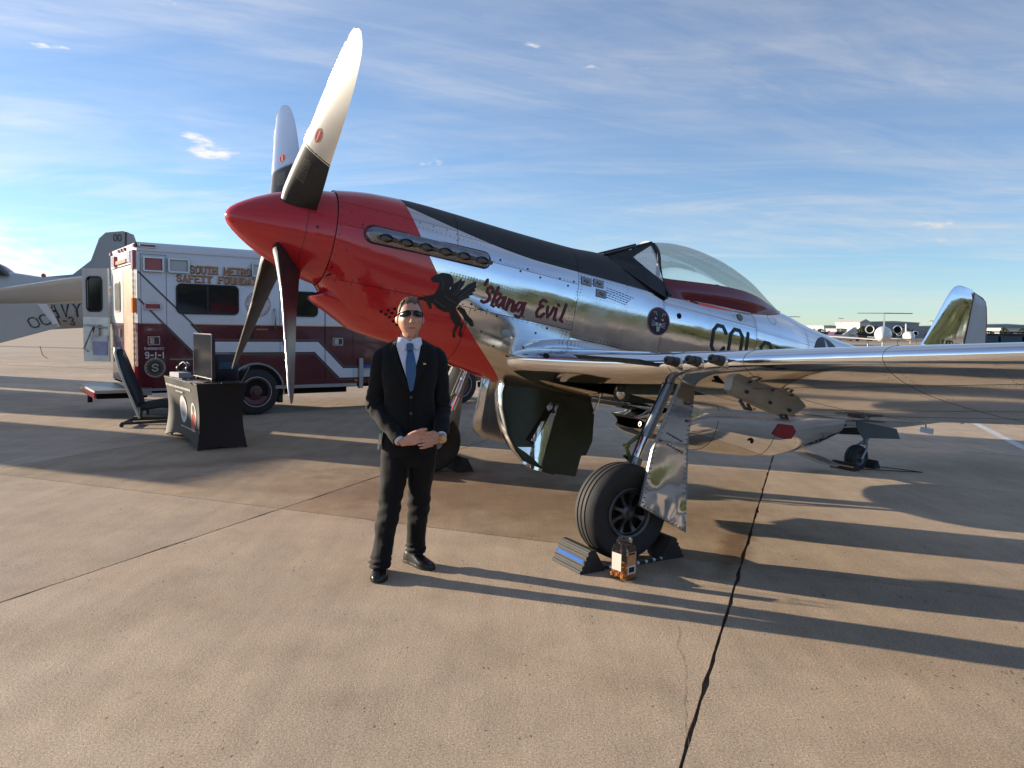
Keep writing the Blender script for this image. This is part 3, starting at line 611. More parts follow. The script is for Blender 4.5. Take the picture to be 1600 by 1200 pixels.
# ---- wing
def wing_tab(Y):   # leading edge x, z, chord, z drop to trailing edge, thickness
    return smooth_tab([(0.0,2.36,-.675,2.80,.13,.155),(0.45,2.43,-.665,2.70,.13,.15),(0.75,2.545,-.648,2.55,.13,.152),(1.1,2.67,-.622,2.38,.13,.155),(1.55,2.79,-.59,2.20,.135,.155),(2.1,2.845,-.548,2.06,.14,.15),(3.0,2.905,-.472,1.83,.155,.15),(4.0,2.97,-.392,1.60,.165,.145),(5.0,3.035,-.31,1.36,.16,.135),(5.5,3.10,-.27,1.16,.14,.125),(5.64,3.25,-.255,.80,.09,.10)], Y)
def wpt(Y, s, upper, side=1):
    xl, zl, c, drop, t = wing_tab(Y); xx = s
    th = 5 * (0.2969 * math.sqrt(xx) - .126 * xx - .3516 * xx**2 + .2843 * xx**3 - .1036 * xx**4) * t * c
    z = zl - drop * xx + (th * 0.98 if upper else -th * 0.92) + (0.012 * math.sin(math.pi * xx))
    return AP(xl + c * xx, side * Y, z)
SS = [0, .003, .01, .022, .04, .065, .1, .14, .18, .23, .29, .36, .42, .48, .55, .65, .75, .85, .93, 1.0]
YS = [0.3,.45,.6,.75,.9,1.1,1.3,1.5,1.7,1.88,1.95,2.2,2.45,2.7,3.0,3.3,3.6,3.9,4.2,4.5,4.8,5.1,5.35,5.5,5.58,5.64]
def wing(side):
    V, F = [], []; n = len(SS)
    for Y in YS:
        V += [wpt(Y, s, True, side) for s in SS] + [wpt(Y, s, False, side) for s in SS]
    for i in range(len(YS) - 1):
        for j in range(n - 1):
            a = i * 2 * n + j; b = a + 2 * n; F.append((a, b, b + 1, a + 1))
            a2 = a + n; b2 = b + n
            if (0.45 <= YS[i] < 1.88 and 0.10 <= SS[j] < 0.23) or (0.45 <= YS[i] < 1.1 and 0.10 <= SS[j] < 0.42): continue      # open wheel well
            F.append((a2, a2 + 1, b2 + 1, b2))
    k = (len(YS) - 1) * 2 * n
    for j in range(n - 1): F.append((k + j, k + j + 1, k + n + j + 1, k + n + j))
    o = mk('wing', V, F, ALU, plane, 50)
    bm = bmesh.new(); bm.from_mesh(o.data); bmesh.ops.remove_doubles(bm, verts=bm.verts, dist=1e-5); bmesh.ops.recalc_face_normals(bm, faces=bm.faces); bm.to_mesh(o.data); bm.free(); o.data.polygons.foreach_set('use_smooth', [True] * len(o.data.polygons)); o.data.set_sharp_from_angle(angle=R(40))
    # wheel well liner
    mb = MB(); mb.box(2.7 - 3.60, 2.7 - 2.66, min(side*.46, side*1.86), max(side*.46, side*1.86), 2.034 - .60, 2.034 - .575); w_ = mb.build('wheel_well', mat('well_green', (0.02, 0.03, 0.02), 0.6, var=0.3), o)
    mb = MB()
    def under(Y, s_): return wpt(Y, s_, False, side)
    ys_ = [.46 + (1.875 - .46) * i / 10 for i in range(11)]
    for s_ in (.098, .232, .424):
        for ya, yb in zip(ys_, ys_[1:]):
            if (s_ == .424 and yb > 1.16) or (s_ == .232 and ya < 1.0): continue
            a_, b_ = under(ya, s_), under(yb, s_); mb.add([a_, b_, Vector((b_.x, b_.y, 2.034 - .58)), Vector((a_.x, a_.y, 2.034 - .58))], [(0, 1, 2, 3)])
    for Y in (1.878, 1.102):
        q = [.10 + (.13 if Y > 1.5 else .32) * i / 6 for i in range(7)]
        for sa, sb in zip(q, q[1:]):
            a_, b_ = under(Y, sa), under(Y, sb)
            if Y > 1.5 or sa > .22: mb.add([a_, b_, Vector((b_.x, b_.y, 2.034 - .58)), Vector((a_.x, a_.y, 2.034 - .58))], [(0, 1, 2, 3)])
    mb.build('well_rib', MATS['well_green'], o)
    # seams: thin dark strips standing a hair proud
    mb = MB()
    def strip(pts, w=0.0035):
        for a, b in zip(pts, pts[1:]):
            d = (b - a).normalized(); nn = d.cross(Vector((0, 0, 1)));
            mb.tube([a, b], w / 2, 4)
    for Y in (1.95, 2.62, 3.55, 4.6):
        strip([wpt(Y, s, False, side) for s in SS]); strip([wpt(Y, s, True, side) for s in SS])
    for s in (0.16, 0.56, 0.76):
        for y0_, y1_ in ((1.95, 5.4),): strip([wpt(y0_ + (y1_ - y0_) * i / 12, s, False, side) for i in range(13)], 0.003); strip([wpt(y0_ + (y1_ - y0_) * i / 12, s, True, side) for i in range(13)], 0.003)
    mb.build('wing_seam', SEAM, o)
    # rivet rows under the wing
    mb = MB()
    for s in (0.175, 0.33, 0.545, 0.575, 0.745, 0.775):
        y = 1.98
        while y < 5.4:
            p = wpt(y, s, False, side); k0 = len(mb.V)
            mb.add([p + Vector((0.004 * math.cos(a), 0.004 * math.sin(a), -0.001)) for a in [R(60 * q) for q in range(6)]], [(0, 1, 2, 3, 4, 5)]); y += 0.035
    for Y in (2.0, 2.57, 2.67, 3.5, 3.6, 4.1):
        s = 0.03
        while s < 0.97: p = wpt(Y, s, False, side); mb.add([p + Vector((0.004 * math.cos(a), 0.004 * math.sin(a), -0.001)) for a in [R(60 * q) for q in range(6)]], [(0, 1, 2, 3, 4, 5)]); s += 0.02
    tag(mb.build('rivet_rows', RIV, o), kind='stuff')
    # gun blisters and muzzles
    for Y in (2.05, 2.245, 2.45):
        base = wpt(Y, 0.0, True, side); rg = []
        mb = MB(); mb.lathe([(0.013, 0.105), (0.024, 0.11), (0.031, 0.10), (0.031, 0.07), (0.026, 0.068), (0.026, 0.055), (0.034, 0.052), (0.036, 0.02), (0.038, -0.10)], 20, Matrix.Translation(base + Vector((0.0, 0, -0.006))), axis='x')
        gb = mb.build('gun_muzzle', mat('gun_metal', (0.09, 0.085, 0.08), 0.4, 0.8, var=0.3), o, 35)
        mb = MB(); mb.lathe([(0.0, 0.106), (0.0135, 0.1065)], 14, Matrix.Translation(base + Vector((0.0, 0, -0.006))), axis='x'); mb.build('gun_bore', DARK, gb)
        mb = MB(); mb.lathe([(.0, .035), (.030, .030), (.042, .010), (.050, -.03), (.052, -.08), (.045, -.18), (.0, -.30)], 20, Matrix.Translation(base + Vector((-.012, 0, -.008))), axis='x'); mb.build('gun_blister', ALU, o, 60)
    # bomb rack fairing under the wing
    Y = 2.40; mb = MB(); rg = []
    for i in range(17):
        t = i / 16; x_ = 3.0 + 0.78 * t; hw = 0.048 * (math.sin(math.pi * min(1, 0.14 + t * 0.86)) ** 0.5) + 0.004; zt_ = -0.60
        zb_ = lerp_tab([(0, -.70), (.05, -.725), (.62, -.80), (.78, -.795), (1.0, -.70)], t)[0]
        rg.append([AP(x_, side * (Y + sx * hw), z) for sx, z in ((-1, zt_), (1, zt_), (1, zb_ + .02), (.75, zb_), (-.75, zb_), (-1, zb_ + .02))])
    mb.loft(rg); pyl = mb.build('bomb_rack', GREYM, plane, 35)
    mb = MB()
    for x_, z_ in ((3.13, -.69), (3.36, -.73), (3.56, -.755)): mb.lathe([(0.0, 0.062), (0.012, 0.062), (0.013, 0.05)], 10, Matrix.Translation(AP(x_, side * (Y), z_)) @ Matrix.Scale(side, 4, (0, 1, 0)), axis='y')
    for x_ in (3.16, 3.52):
        mb.tube([AP(x_ - .03, side * Y, -.75), AP(x_ - .02, side * (Y + .05), -.80 - (x_ - 3.16) * .05), AP(x_ + .03, side * (Y + .055), -.80 - (x_ - 3.16) * .05), AP(x_ + .05, side * Y, -.77)], 0.012, 6)
    mb.build('rack_fitting', mat('dark_steel', (0.07, 0.07, 0.07), 0.4, 0.7), pyl, 40)
    if side > 0:
        mb = MB(); p = wpt(2.28, 0.085, False); mb.box(p.x - .05, p.x + .05, p.y - .016, p.y + .016, p.z - .012, p.z + .004); mb.build('ejection_slot', DARK, o)
        mb = MB(); p = wpt(0.75, 0.004, True); mb.box(p.x - .004, p.x + .014, p.y - .022, p.y + .022, p.z - .022, p.z + .020); mb.build('gun_camera_port', DARK, o)
    # landing light in the wheel well
    if side > 0:
        M_ = Matrix.Translation(AP(3.36, .78, -.80)) @ Matrix.Rotation(R(15), 4, 'Z')
        mb = MB(); mb.lathe([(0.074, -.03), (0.08, 0), (0.078, .02), (0.07, .022)], 24, M_, axis='x'); ll = mb.build('landing_light', BLK, plane, 40)
        mb = MB(); mb.lathe([(0.068, .018), (0.055, .034), (0.03, .045), (0, .049)], 24, M_, axis='x'); mb.build('lens', mat('lamp_lens', (0.5, 0.48, 0.44), 0.06, 0.85), ll, 60)
    return o
wing(1); wing(-1)
# wing root fillet
for side in (1, -1):
    mb = MB(); rg = []
    for i in range(17):
        s = 0.01 + 0.97 * i / 16; p = wpt(0.62, s, True, side); x_ = 2.7 - p.x; zt_ = p.z - 2.034
        lift = 0.10 * math.sin(math.pi * min(1, s * 1.0 + .08)) ** 0.6
        row = []
        for q in range(7):
            t = q / 6; row.append(AP(x_, side * (fy(x_, zt_ + lift) - .004 + (0.62 - fy(x_, zt_ + lift)) * (t ** 1.0)), zt_ + lift * (1 - t) ** 2.0 + 0.002))
        rg.append(row)
    mb.loft(rg, closed=False, cap0=False, cap1=False); mb.build('wing_fillet', ALU, plane, 60)
# ---- radiator scoop
mb = MB(); SCP = [(3.93,-.99,-1.12,.27,4.02),(3.97,-.985,-1.15,.30,4.06),(4.12,-.95,-1.185,.335,4.2),(4.4,-.78,-1.215,.37,4.45),(4.8,-.55,-1.238,.40,4.8),(5.2,-.5,-1.242,.41,5.2),(5.6,-.5,-1.225,.40,5.6),(5.95,-.5,-1.195,.375,5.95),(6.25,-.45,-1.13,.335,6.25),(6.5,-.40,-1.06,.29,6.5),(6.8,-.4,-.96,.235,6.8),(7.1,-.4,-.82,.18,7.1)]
rings = []
for x_, zt_, zb_, w_, xb in SCP:
    rings.append([AP(xb + (x_ - xb) * (0.5 + 0.5 * math.sin(2*math.pi*k/40)) + (0.16 * (abs(math.cos(2*math.pi*k/40)) ** 2) * max(0, 1 - (x_ - 3.93) / .8)), w_ * math.copysign(abs(math.cos(2*math.pi*k/40)) ** (0.75 if math.sin(2*math.pi*k/40) < 0 or x_ < 4.3 else 0.22), math.cos(2*math.pi*k/40)), (zt_ + zb_) / 2 + (zt_ - zb_) / 2 * math.copysign(abs(math.sin(2*math.pi*k/40)) ** 0.85, math.sin(2*math.pi*k/40))) for k in range(40)])
mb.loft(rings, cap0=False); scoop = mb.build('radiator_scoop', ALU, plane, 60)
mb = MB(); r0_ = rings[0]; cc = sum(r0_, Vector()) / 40; r1_ = [cc + (p - cc) * 0.90 for p in r0_]; r2_ = [cc + (p - cc) * 0.86 + Vector((-0.35, 0, -0.02)) for p in r0_]
mb.loft([r0_, r1_, r2_], cap0=False); mb.build('scoop_duct', DARK, scoop, 60)
mb = MB(); mb.lathe([(0.026, .0), (0.026, .01), (0.012, .012)], 20, Matrix.Translation(AP(4.12, .16, -1.06)), axis='x'); mb.build('duct_plug', GREYM, scoop)
mb = MB(); mb.box(2.7-7.22, 2.7-6.5, -.17, .17, 2.034 - .92, 2.034 - .905, ); M_ = Matrix.Translation(AP(6.5, 0, -1.05)) @ Matrix.Rotation(R(-9), 4, 'Y') ; mb = MB(); mb.loft([[M_ @ Vector((-x_, y_ * w_, z_)) for y_, z_ in ((-1, -.0), (-.7, -.03), (.7, -.03), (1, 0), (.7, .012), (-.7, .012))] for x_, w_ in ((0, .24), (.3, .23), (.6, .20), (.68, .16))]); mb.build('exit_flap', ALU, plane, 40)
mb = MB()
for x_ in (4.9, 5.75):
    for k in range(20):
        a, b = R(180 + 9 * k), R(189 + 9 * k); rr = lerp_tab([(q[0], q[1], q[2], q[3]) for q in SCP], x_)
        def sp(a_): return AP(x_, (rr[2]) * math.copysign(abs(math.cos(a_)) ** .75, math.cos(a_)), (rr[0] + rr[1]) / 2 + (rr[0] - rr[1]) / 2 * math.copysign(abs(math.sin(a_)) ** .85, math.sin(a_)))
        mb.tube([sp(a), sp(b)], 0.003, 4)
mb.build('scoop_seam', SEAM, scoop)
decal('red_patch', [[(5.70,-.93),(5.77,-.81),(6.02,-.80),(6.10,-.86),(6.04,-.945),(5.90,-.965),(5.80,-.955)]], lambda a, b_, off: AP(a, lerp_tab([(q[0], q[3]) for q in SCP], a)[0] * (1 - max(0, (-.86 - b_) / .42) ** 3) ** .45 + .004, b_), mat('patch_red', (.30, .03, .04), .25, .4), scoop, .05)  # flat red patch laid on the side of the scoop
mb = MB(); mb.lathe([(0, .004), (.02, .004), (.028, .001)], 14, Matrix.Translation(AP(5.42, .395, -1.04)), axis='y'); mb.build('drain_port', DARK, scoop)
# ---- canopy and windshield
CN = [(3.93,.735,.245,.383),(4.05,.775,.29,.385),(4.2,.803,.325,.40),(4.38,.815,.345,.42),(4.6,.806,.35,.445),(4.85,.772,.335,.465),(5.09,.712,.305,.475),(5.28,.65,.265,.47),(5.45,.58,.215,.455),(5.62,.51,.155,.445),(5.76,.462,.095,.44),(5.85,.437,.04,.432)]
rings = []
for i in range(45):
    x_ = 3.93 + (5.85 - 3.93) * i / 44; zt_, w_, zs = smooth_tab(CN, x_)
    rings.append([AP(x_, w_ * math.cos(R(180 * k / 20)), zs + (zt_ - zs) * max(0, math.sin(R(180 * k / 20))) ** 0.85) for k in range(21)])
mb = MB(); mb.loft(rings, closed=False, cap0=False, cap1=False); can = mb.build('canopy', GLASS, plane, 60)
for side in (1, -1):
    mb = MB(); rg = []
    for i in range(31):
        x_ = 3.955 + (5.87 - 3.955) * i / 30; zt_, w_, zs = smooth_tab(CN, min(5.85, x_)); zl_ = lerp_tab([(3.95, .195), (4.5, .235), (5.0, .262), (5.3, .285), (5.48, .315), (5.7, .365), (5.87, .42)], x_)[0]
        row = []
        for q in range(6):
            t = q / 5; z_ = zs + 0.004 + (zl_ - zs) * t; yy = max(fy(x_, z_), w_ + .012 * (5.9 - x_)) + 0.006; y_ = w_ * (1 - t) + yy * t + 0.03 * math.sin(math.pi * t); row.append(AP(x_, side * y_, z_))
        rg.append(row)
    mb.loft(rg, closed=False, cap0=False, cap1=False); mb.build('canopy_skirt', MAROON, can, 60)
if True:
    mb = MB(); mb.box(2.7 - 4.52, 2.7 - 4.40, .352, .372, 2.034 + .335, 2.034 + .349); mb.build('skirt_handle', mat('brass', (0.45, 0.30, 0.10), 0.4, 0.6), can)
mb = MB(); zt_, w_, zs = .745, .255, .383
arc = [AP(3.945, (w_ + .0) * math.cos(R(a)), zs + (zt_ - zs + .005) * max(0, math.sin(R(a))) ** 0.85) for a in range(0, 181, 9)]
arc = [AP(4.0, .42, .21), AP(3.98, .34, .30)] + arc + [AP(3.98, -.34, .30), AP(4.0, -.42, .21)]
rg = []
for i, p in enumerate(arc):
    d = (arc[min(i + 1, len(arc) - 1)] - arc[max(0, i - 1)]).normalized(); nn = d.cross(Vector((1, 0, 0))).normalized(); rg.append([p + Vector((.022, 0, 0)) + nn * .010, p + Vector((-.018, 0, 0)) + nn * .010, p + Vector((-.018, 0, 0)) - nn * .012, p + Vector((.022, 0, 0)) - nn * .012])
mb.loft(rg); mb.build('canopy_bow', BLK, plane, 30)
# windshield: flat front pane, two side panes in black frames
A_ = AP(3.36, .15, .478); B_ = AP(3.36, -.15, .478); C_ = AP(3.90, -.13, .728); D_ = AP(3.90, .13, .728)
ws = mk('windshield', [A_, B_, C_, D_], [(0, 1, 2, 3)], GLASS, plane)
mb = MB(); mb.tube([A_, D_], .012, 6); mb.tube([B_, C_], .012, 6); mb.tube([A_, B_], .012, 6); mb.build('windshield_frame', BLK, ws, 40)
for side in (1, -1):
    L0 = AP(3.40, side * .17, .47); L1_ = AP(3.50, side * .30, .36); L2_ = AP(3.78, side * .39, .235); L3_ = AP(3.985, side * .425, .17); T_ = AP(3.92, side * .15, .73); M1 = AP(3.935, side * .29, .47)
    a = AP(3.64, side * .22, .515); b_ = AP(3.88, side * .155, .69); c_ = AP(3.955, side * .27, .50); d_ = AP(3.955, side * .345, .335); e_ = AP(3.75, side * .30, .43)
    sp = mk('side_pane', [a, b_, c_, d_, e_], [(0, 1, 2), (0, 2, 3), (0, 3, 4)], GLASS, ws)
    out_ = [L0, T_, M1, L3_, L2_, L1_]; 
    V = [L0, L1_, L2_, L3_, M1, T_, a, b_, c_, d_, e_]; F = [(0, 1, 10, 6), (1, 2, 10), (2, 3, 9, 10), (3, 4, 8, 9), (4, 5, 7, 8), (5, 0, 6, 7)]
    V2 = [v + Vector((0, -side * .012, -.004)) for v in V]; n_ = len(V)
    mk('side_frame', V + V2, F + [tuple(i + n_ for i in reversed(f)) for f in F], BLK, ws)
mb = MB(); mb.box(2.7 - 4.98, 2.7 - 4.90, -.17, .17, 2.034 + .05, 2.034 + .50); mb.box(2.7 - 4.90, 2.7 - 4.86, -.09, .09, 2.034 + .38, 2.034 + .52); mb.build('pilot_seat', mat('seat_green', (0.03, 0.035, 0.02), 0.7), plane)
# ---- tail
def fin_sec(z):   # le x, te x
    return lerp_tab([(.26,7.55,9.36),(.40,7.95,9.345),(.52,8.50,9.33),(.60,8.565,9.32),(.9,8.72,9.37),(1.2,8.875,9.405),(1.33,8.955,9.415),(1.40,9.02,9.42),(1.435,9.09,9.42),(1.448,9.16,9.42)], z)
zz = [.26,.33,.40,.46,.52,.56,.60,.7,.8,.9,1.05,1.2,1.28,1.33,1.37,1.40,1.42,1.435,1.445,1.448]
rg = []
for z_ in zz:
    xl, xt = fin_sec(z_); th_ = (.045 if z_ > .6 else .04 + .02 * (.6 - z_)) * (1 - max(0, z_ - 1.3) * 4.5); row = []
    for j in range(17):
        s = j / 16; q = .5 - .5 * math.cos(math.pi * s); row.append((xl + (xt - xl) * q, th_ * (1 - .15 * q) * math.sin(math.pi * min(1, q * 1.0 * .55 + .0)) ** .8))
    rg.append([AP(x_, y_, z_) for x_, y_ in row] + [AP(x_, -y_, z_) for x_, y_ in reversed(row[1:])])
mb = MB(); mb.loft(rg); mb.build('tail_fin', ALU, plane, 50)
RD = [(-.30,9.42,9.80),(-.33,9.46,9.70),(-.26,9.40,9.86),(-.1,9.40,9.93),(.2,9.37,9.94),(.5,9.36,9.93),(.8,9.39,9.915),(1.1,9.415,9.86),(1.28,9.425,9.80),(1.34,9.43,9.765),(1.365,9.43,9.72)]
RD = sorted(RD); rg = []
for z_, xl, xt in RD:
    top = 1.365
    rg.append([AP(xl + .004, .034, z_), AP(xt - .02, .010, z_), AP(xt, 0, z_), AP(xt - .02, -.010, z_), AP(xl + .004, -.034, z_)])
rg.append([AP(9.435, .012, 1.415), AP(9.55, .008, 1.40), AP(9.66, 0, 1.38), AP(9.55, -.008, 1.40), AP(9.435, -.012, 1.415)])
mb = MB(); mb.loft(rg); rud = mb.build('rudder', mat('rudder_grey', (0.55, 0.56, 0.57), 0.35, var=0.05), plane, 40)
mb = MB(); P = [AP(x_, 0, z_) for x_, z_ in ((9.432, 1.42), (9.55, 1.405), (9.68, 1.385), (9.755, 1.35), (9.80, 1.28), (9.862, 1.1), (9.918, .8), (9.935, .5), (9.945, .2), (9.935, -.1), (9.865, -.26), (9.80, -.31), (9.70, -.34), (9.46, -.335))]; mb.tube(P, .009, 6)
mb.tube([AP(9.425, .036, 1.41), AP(9.395, .038, .9), AP(9.345, .038, .3), AP(9.38, .038, -.3)], .008, 6); mb.build('rudder_trim_line', MAROON, rud, 40)
for side in (1, -1):
    rg = []
    for y_, xl, c_, t_ in ((.05, 8.42, .98, .05), (.6, 8.55, .84, .042), (1.2, 8.68, .69, .035), (1.8, 8.81, .52, .028), (1.95, 8.88, .42, .02), (2.0, 8.97, .28, .01)):
        row = []
        for j in range(11):
            q = .5 - .5 * math.cos(math.pi * j / 10); row.append((xl + c_ * q, t_ * (math.sin(math.pi * q ** .6))))
        rg.append([AP(x_, side * y_, .17 + z_) for x_, z_ in row] + [AP(x_, side * y_, .17 - z_) for x_, z_ in reversed(row[1:-1])])
    mb = MB(); mb.loft(rg); mb.build('tailplane', ALU, plane, 50)
# ---- main gear
def gear(side):
    W0 = AP(2.765, side * 1.80, -1.665)
    RW = .346
    prof = [(.115,-.085),(.20,-.105),(.27,-.125),(.315,-.118),(.334,-.095),(.342,-.062)]
    for c_ in (-.045, 0, .045): prof += [(.345, c_ - .008), (.336, c_ - .0045), (.336, c_ + .0045), (.345, c_ + .008)]
    prof += [(.342,.062),(.334,.095),(.315,.118),(.27,.125),(.20,.105),(.178,.098)]
    mb = MB(); mb.lathe([(r_, h_ * side) for r_, h_ in prof], 64, Matrix.Translation(W0), axis='y'); ty = mb.build('main_wheel', RUB, plane, 28)
    RIM = mat('rim_grey', (0.10, 0.10, 0.105), 0.38, 0.75, var=0.2, vscale=15, bump=0.1)
    MW = Matrix.Translation(W0)
    mb = MB()
    mb.lathe([(r_, h_ * side) for r_, h_ in [(.178,.09),(.184,.108),(.176,.116),(.160,.110),(.152,.085),(.146,.084)]], 48, MW, axis='y')
    mb.lathe([(r_, h_ * side) for r_, h_ in [(.0,.112),(.022,.112),(.024,.102),(.045,.100),(.056,.092),(.060,.06)]], 32, MW, axis='y')
    for k in range(8):
        a = R(45 * k + 12); ca, sa = math.cos(a), math.sin(a); rg = []
        for r_, hw, yo in ((.052, .017, .088), (.09, .013, .075), (.13, .017, .078), (.156, .027, .09)):
            def q_(w__, yy): return W0 + Vector((r_ * ca - w__ * sa, side * yy, r_ * sa + w__ * ca))
            rg.append([q_(-hw, yo - .03), q_(-hw * .8, yo), q_(hw * .8, yo), q_(hw, yo - .03)])
        mb.loft(rg)
    mb.build('wheel_rim', RIM, ty, 35)
    mb = MB(); mb.lathe([(.17, .03 * side), (.0, .03 * side)], 32, MW, axis='y'); mb.build('brake_disc', DARK, ty)
    # strut
    T0 = AP(3.09, side * 1.74, -.60); T1 = AP(2.955, side * 1.70, -1.12); T2 = AP(2.90, side * 1.685, -1.33); AX = AP(2.765, side * 1.64, -1.665)
    mb = MB(); mb.tube([T0, T0.lerp(T1, .5), T1], [.043, .040, .040], 18)
    for t in (.25, .62, .97): p = T0.lerp(T1, t); d = (T1 - T0).normalized(); mb.tube([p - d * .012, p + d * .012], .048, 18)
    ss = mb.build('gear_strut', mat('strut_silver', (0.34, 0.37, 0.40), 0.32, 0.45, var=0.1), plane, 40)
    mb = MB(); mb.tube([T1, T2], .034, 16); mb.build('oleo_piston', CHROME, ss, 50)
    mb = MB(); mb.tube([T2 + (T1 - T2) * .25, T2, T2.lerp(AX, .5) + Vector((.01, 0, 0)), AX], [.05, .055, .048, .052], 14)
    mb.tube([AX + Vector((0, -side * .03, 0)), AX + Vector((0, side * .07, 0))], .07, 16)
    mb.tube([T2, T2 + Vector((.045, side * .035, 0.0))], [.05, .02], 8); mb.build('wheel_fork', MATS['strut_silver'], ss, 45)
    mb = MB(); K = (T1 + T2) / 2 + Vector((.13, 0, .02)); mb.tube([T1 + Vector((.03, 0, .03)), K], [.020, .012], 8); mb.tube([K, T2 + Vector((.03, 0, 0))], [.012, .020], 8); mb.tube([K + Vector((0, -.03, 0)), K + Vector((0, .03, 0))], .013, 8)
    mb.build('torque_link', mat('link_yellow_green', (0.16, 0.17, 0.05), 0.5, 0.3), ss, 40)
    mb = MB(); mb.tube([T0 + Vector((.05, side * .02, 0)), T1 + Vector((.055, side * .02, .05)), T2 + Vector((.06, side * .03, 0)), AX + Vector((.03, side * .01, .08))], .007, 6)
    mb.tube([T2 + Vector((.06, 0, .03)), T2 + Vector((.10, 0, .05))], .012, 8); mb.build('brake_line', BLK, ss, 40)
    # strut door: thin double skin, outer side dented
    poly = [(3.00,-.61),(3.10,-.61),(3.125,-.85),(3.13,-1.06),(3.195,-1.742),(2.755,-1.588),(2.79,-1.38),(2.82,-1.19),(2.88,-1.0)]
    def yo(x_, z_): return 1.968 - .02 * (x_ - 2.95) + .105 * max(0, -1.12 - z_)
    # gridded outer skin so it can be dented
    bm = bmesh.new(); vs = [bm.verts.new((x_, z_, 0)) for x_, z_ in poly]
    for t in tessellate_polygon([[Vector((p[0], p[1], 0)) for p in poly]]): bm.faces.new([vs[i] for i in t])
    c_ = 2.72
    while c_ < 3.2: bmesh.ops.bisect_plane(bm, geom=bm.verts[:] + bm.edges[:] + bm.faces[:], plane_co=(c_, 0, 0), plane_no=(1, 0, 0)); c_ += .025
    c_ = -1.75
    while c_ < -.6: bmesh.ops.bisect_plane(bm, geom=bm.verts[:] + bm.edges[:] + bm.faces[:], plane_co=(0, c_, 0), plane_no=(0, 1, 0)); c_ += .025
    for v in bm.verts:
        x_, z_ = v.co.x, v.co.y; e = min(1, min(abs(x_ - 2.75), 1) * 6); dz = max(0, min(1, (-1.15 - z_) * 3))
        n_ = noise.noise(Vector((x_ * 5, z_ * 4, 1.5 + side))) * .013 * dz + noise.noise(Vector((x_ * 12, z_ * 11, 3))) * .0022 * max(0, min(1, (-1.38 - z_) * 6)) + noise.noise(Vector((x_ * 2.2, z_ * 2.0, 7))) * .007
        v.co = AP(x_, side * (yo(x_, z_) + n_), z_)
    me = bpy.data.meshes.new('strut_door'); bm.to_mesh(me); bm.free(); me.materials.append(DENT); dr = bpy.data.objects.new('strut_door', me); COL.objects.link(dr); dr.parent = plane
    me.polygons.foreach_set('use_smooth', [True] * len(me.polygons))
    mb = MB(); mb.prism(poly, lambda a, b_: AP(a, side * (yo(a, b_) - .014), b_), lambda a, b_: AP(a, side * (yo(a, b_) - .030), b_)); mb.build('door_lining', GREYM, dr)
    mb = MB(); ed = [AP(x_, side * (yo(x_, z_) - .006), z_) for x_, z_ in poly]; mb.tube(ed + [ed[0]], .007, 6); mb.build('door_edge', GREYM, dr, 40)
    mb = MB()
    for (a, b_), (c2, d2) in zip(poly, poly[1:] + poly[:1]):
        L_ = math.hypot(c2 - a, d2 - b_); nn = int(L_ / .035)
        cx, cz = 2.97, -1.25
        for i in range(nn):
            t = (i + .5) / nn; x_ = a + (c2 - a) * t; z_ = b_ + (d2 - b_) * t; x_ += (cx - x_) * .07; z_ += (cz - z_) * .03
            mb.lathe([(.0055, 0), (.004, .003), (0, .004)], 6, Matrix.Translation(AP(x_, side * (yo(x_, z_) + .006), z_)) @ Matrix.Scale(side, 4, (0, 1, 0)), axis='y')
    for z_ in (-1.06, -1.14):
        for i in range(6): mb.lathe([(.008, 0), (.006, .004), (0, .005)], 6, Matrix.Translation(AP(2.93 + .028 * i + .02 * (z_ < -1.1), side * (yo(3, z_) + .006), z_ - .008 * i)) @ Matrix.Scale(side, 4, (0, 1, 0)), axis='y')
    tag(mb.build('door_rivets', RIV, dr), kind='stuff')
    mb = MB(); mb.lathe([(.008, 0), (.008, .006), (0, .008)], 8, Matrix.Translation(AP(2.875, side * (yo(2.88, -1.12) + .004), -1.12)) @ Matrix.Scale(side, 4, (0, 1, 0)), axis='y'); mb.lathe([(.010, 0), (.010, .006), (0, .008)], 8, Matrix.Translation(AP(3.09, side * (yo(3.09, -.95) + .006), -.95)) @ Matrix.Scale(side, 4, (0, 1, 0)), axis='y'); mb.build('red_marker', mat('marker_red', (0.6, 0.02, 0.02), 0.4), dr)
gear(1); gear(-1)
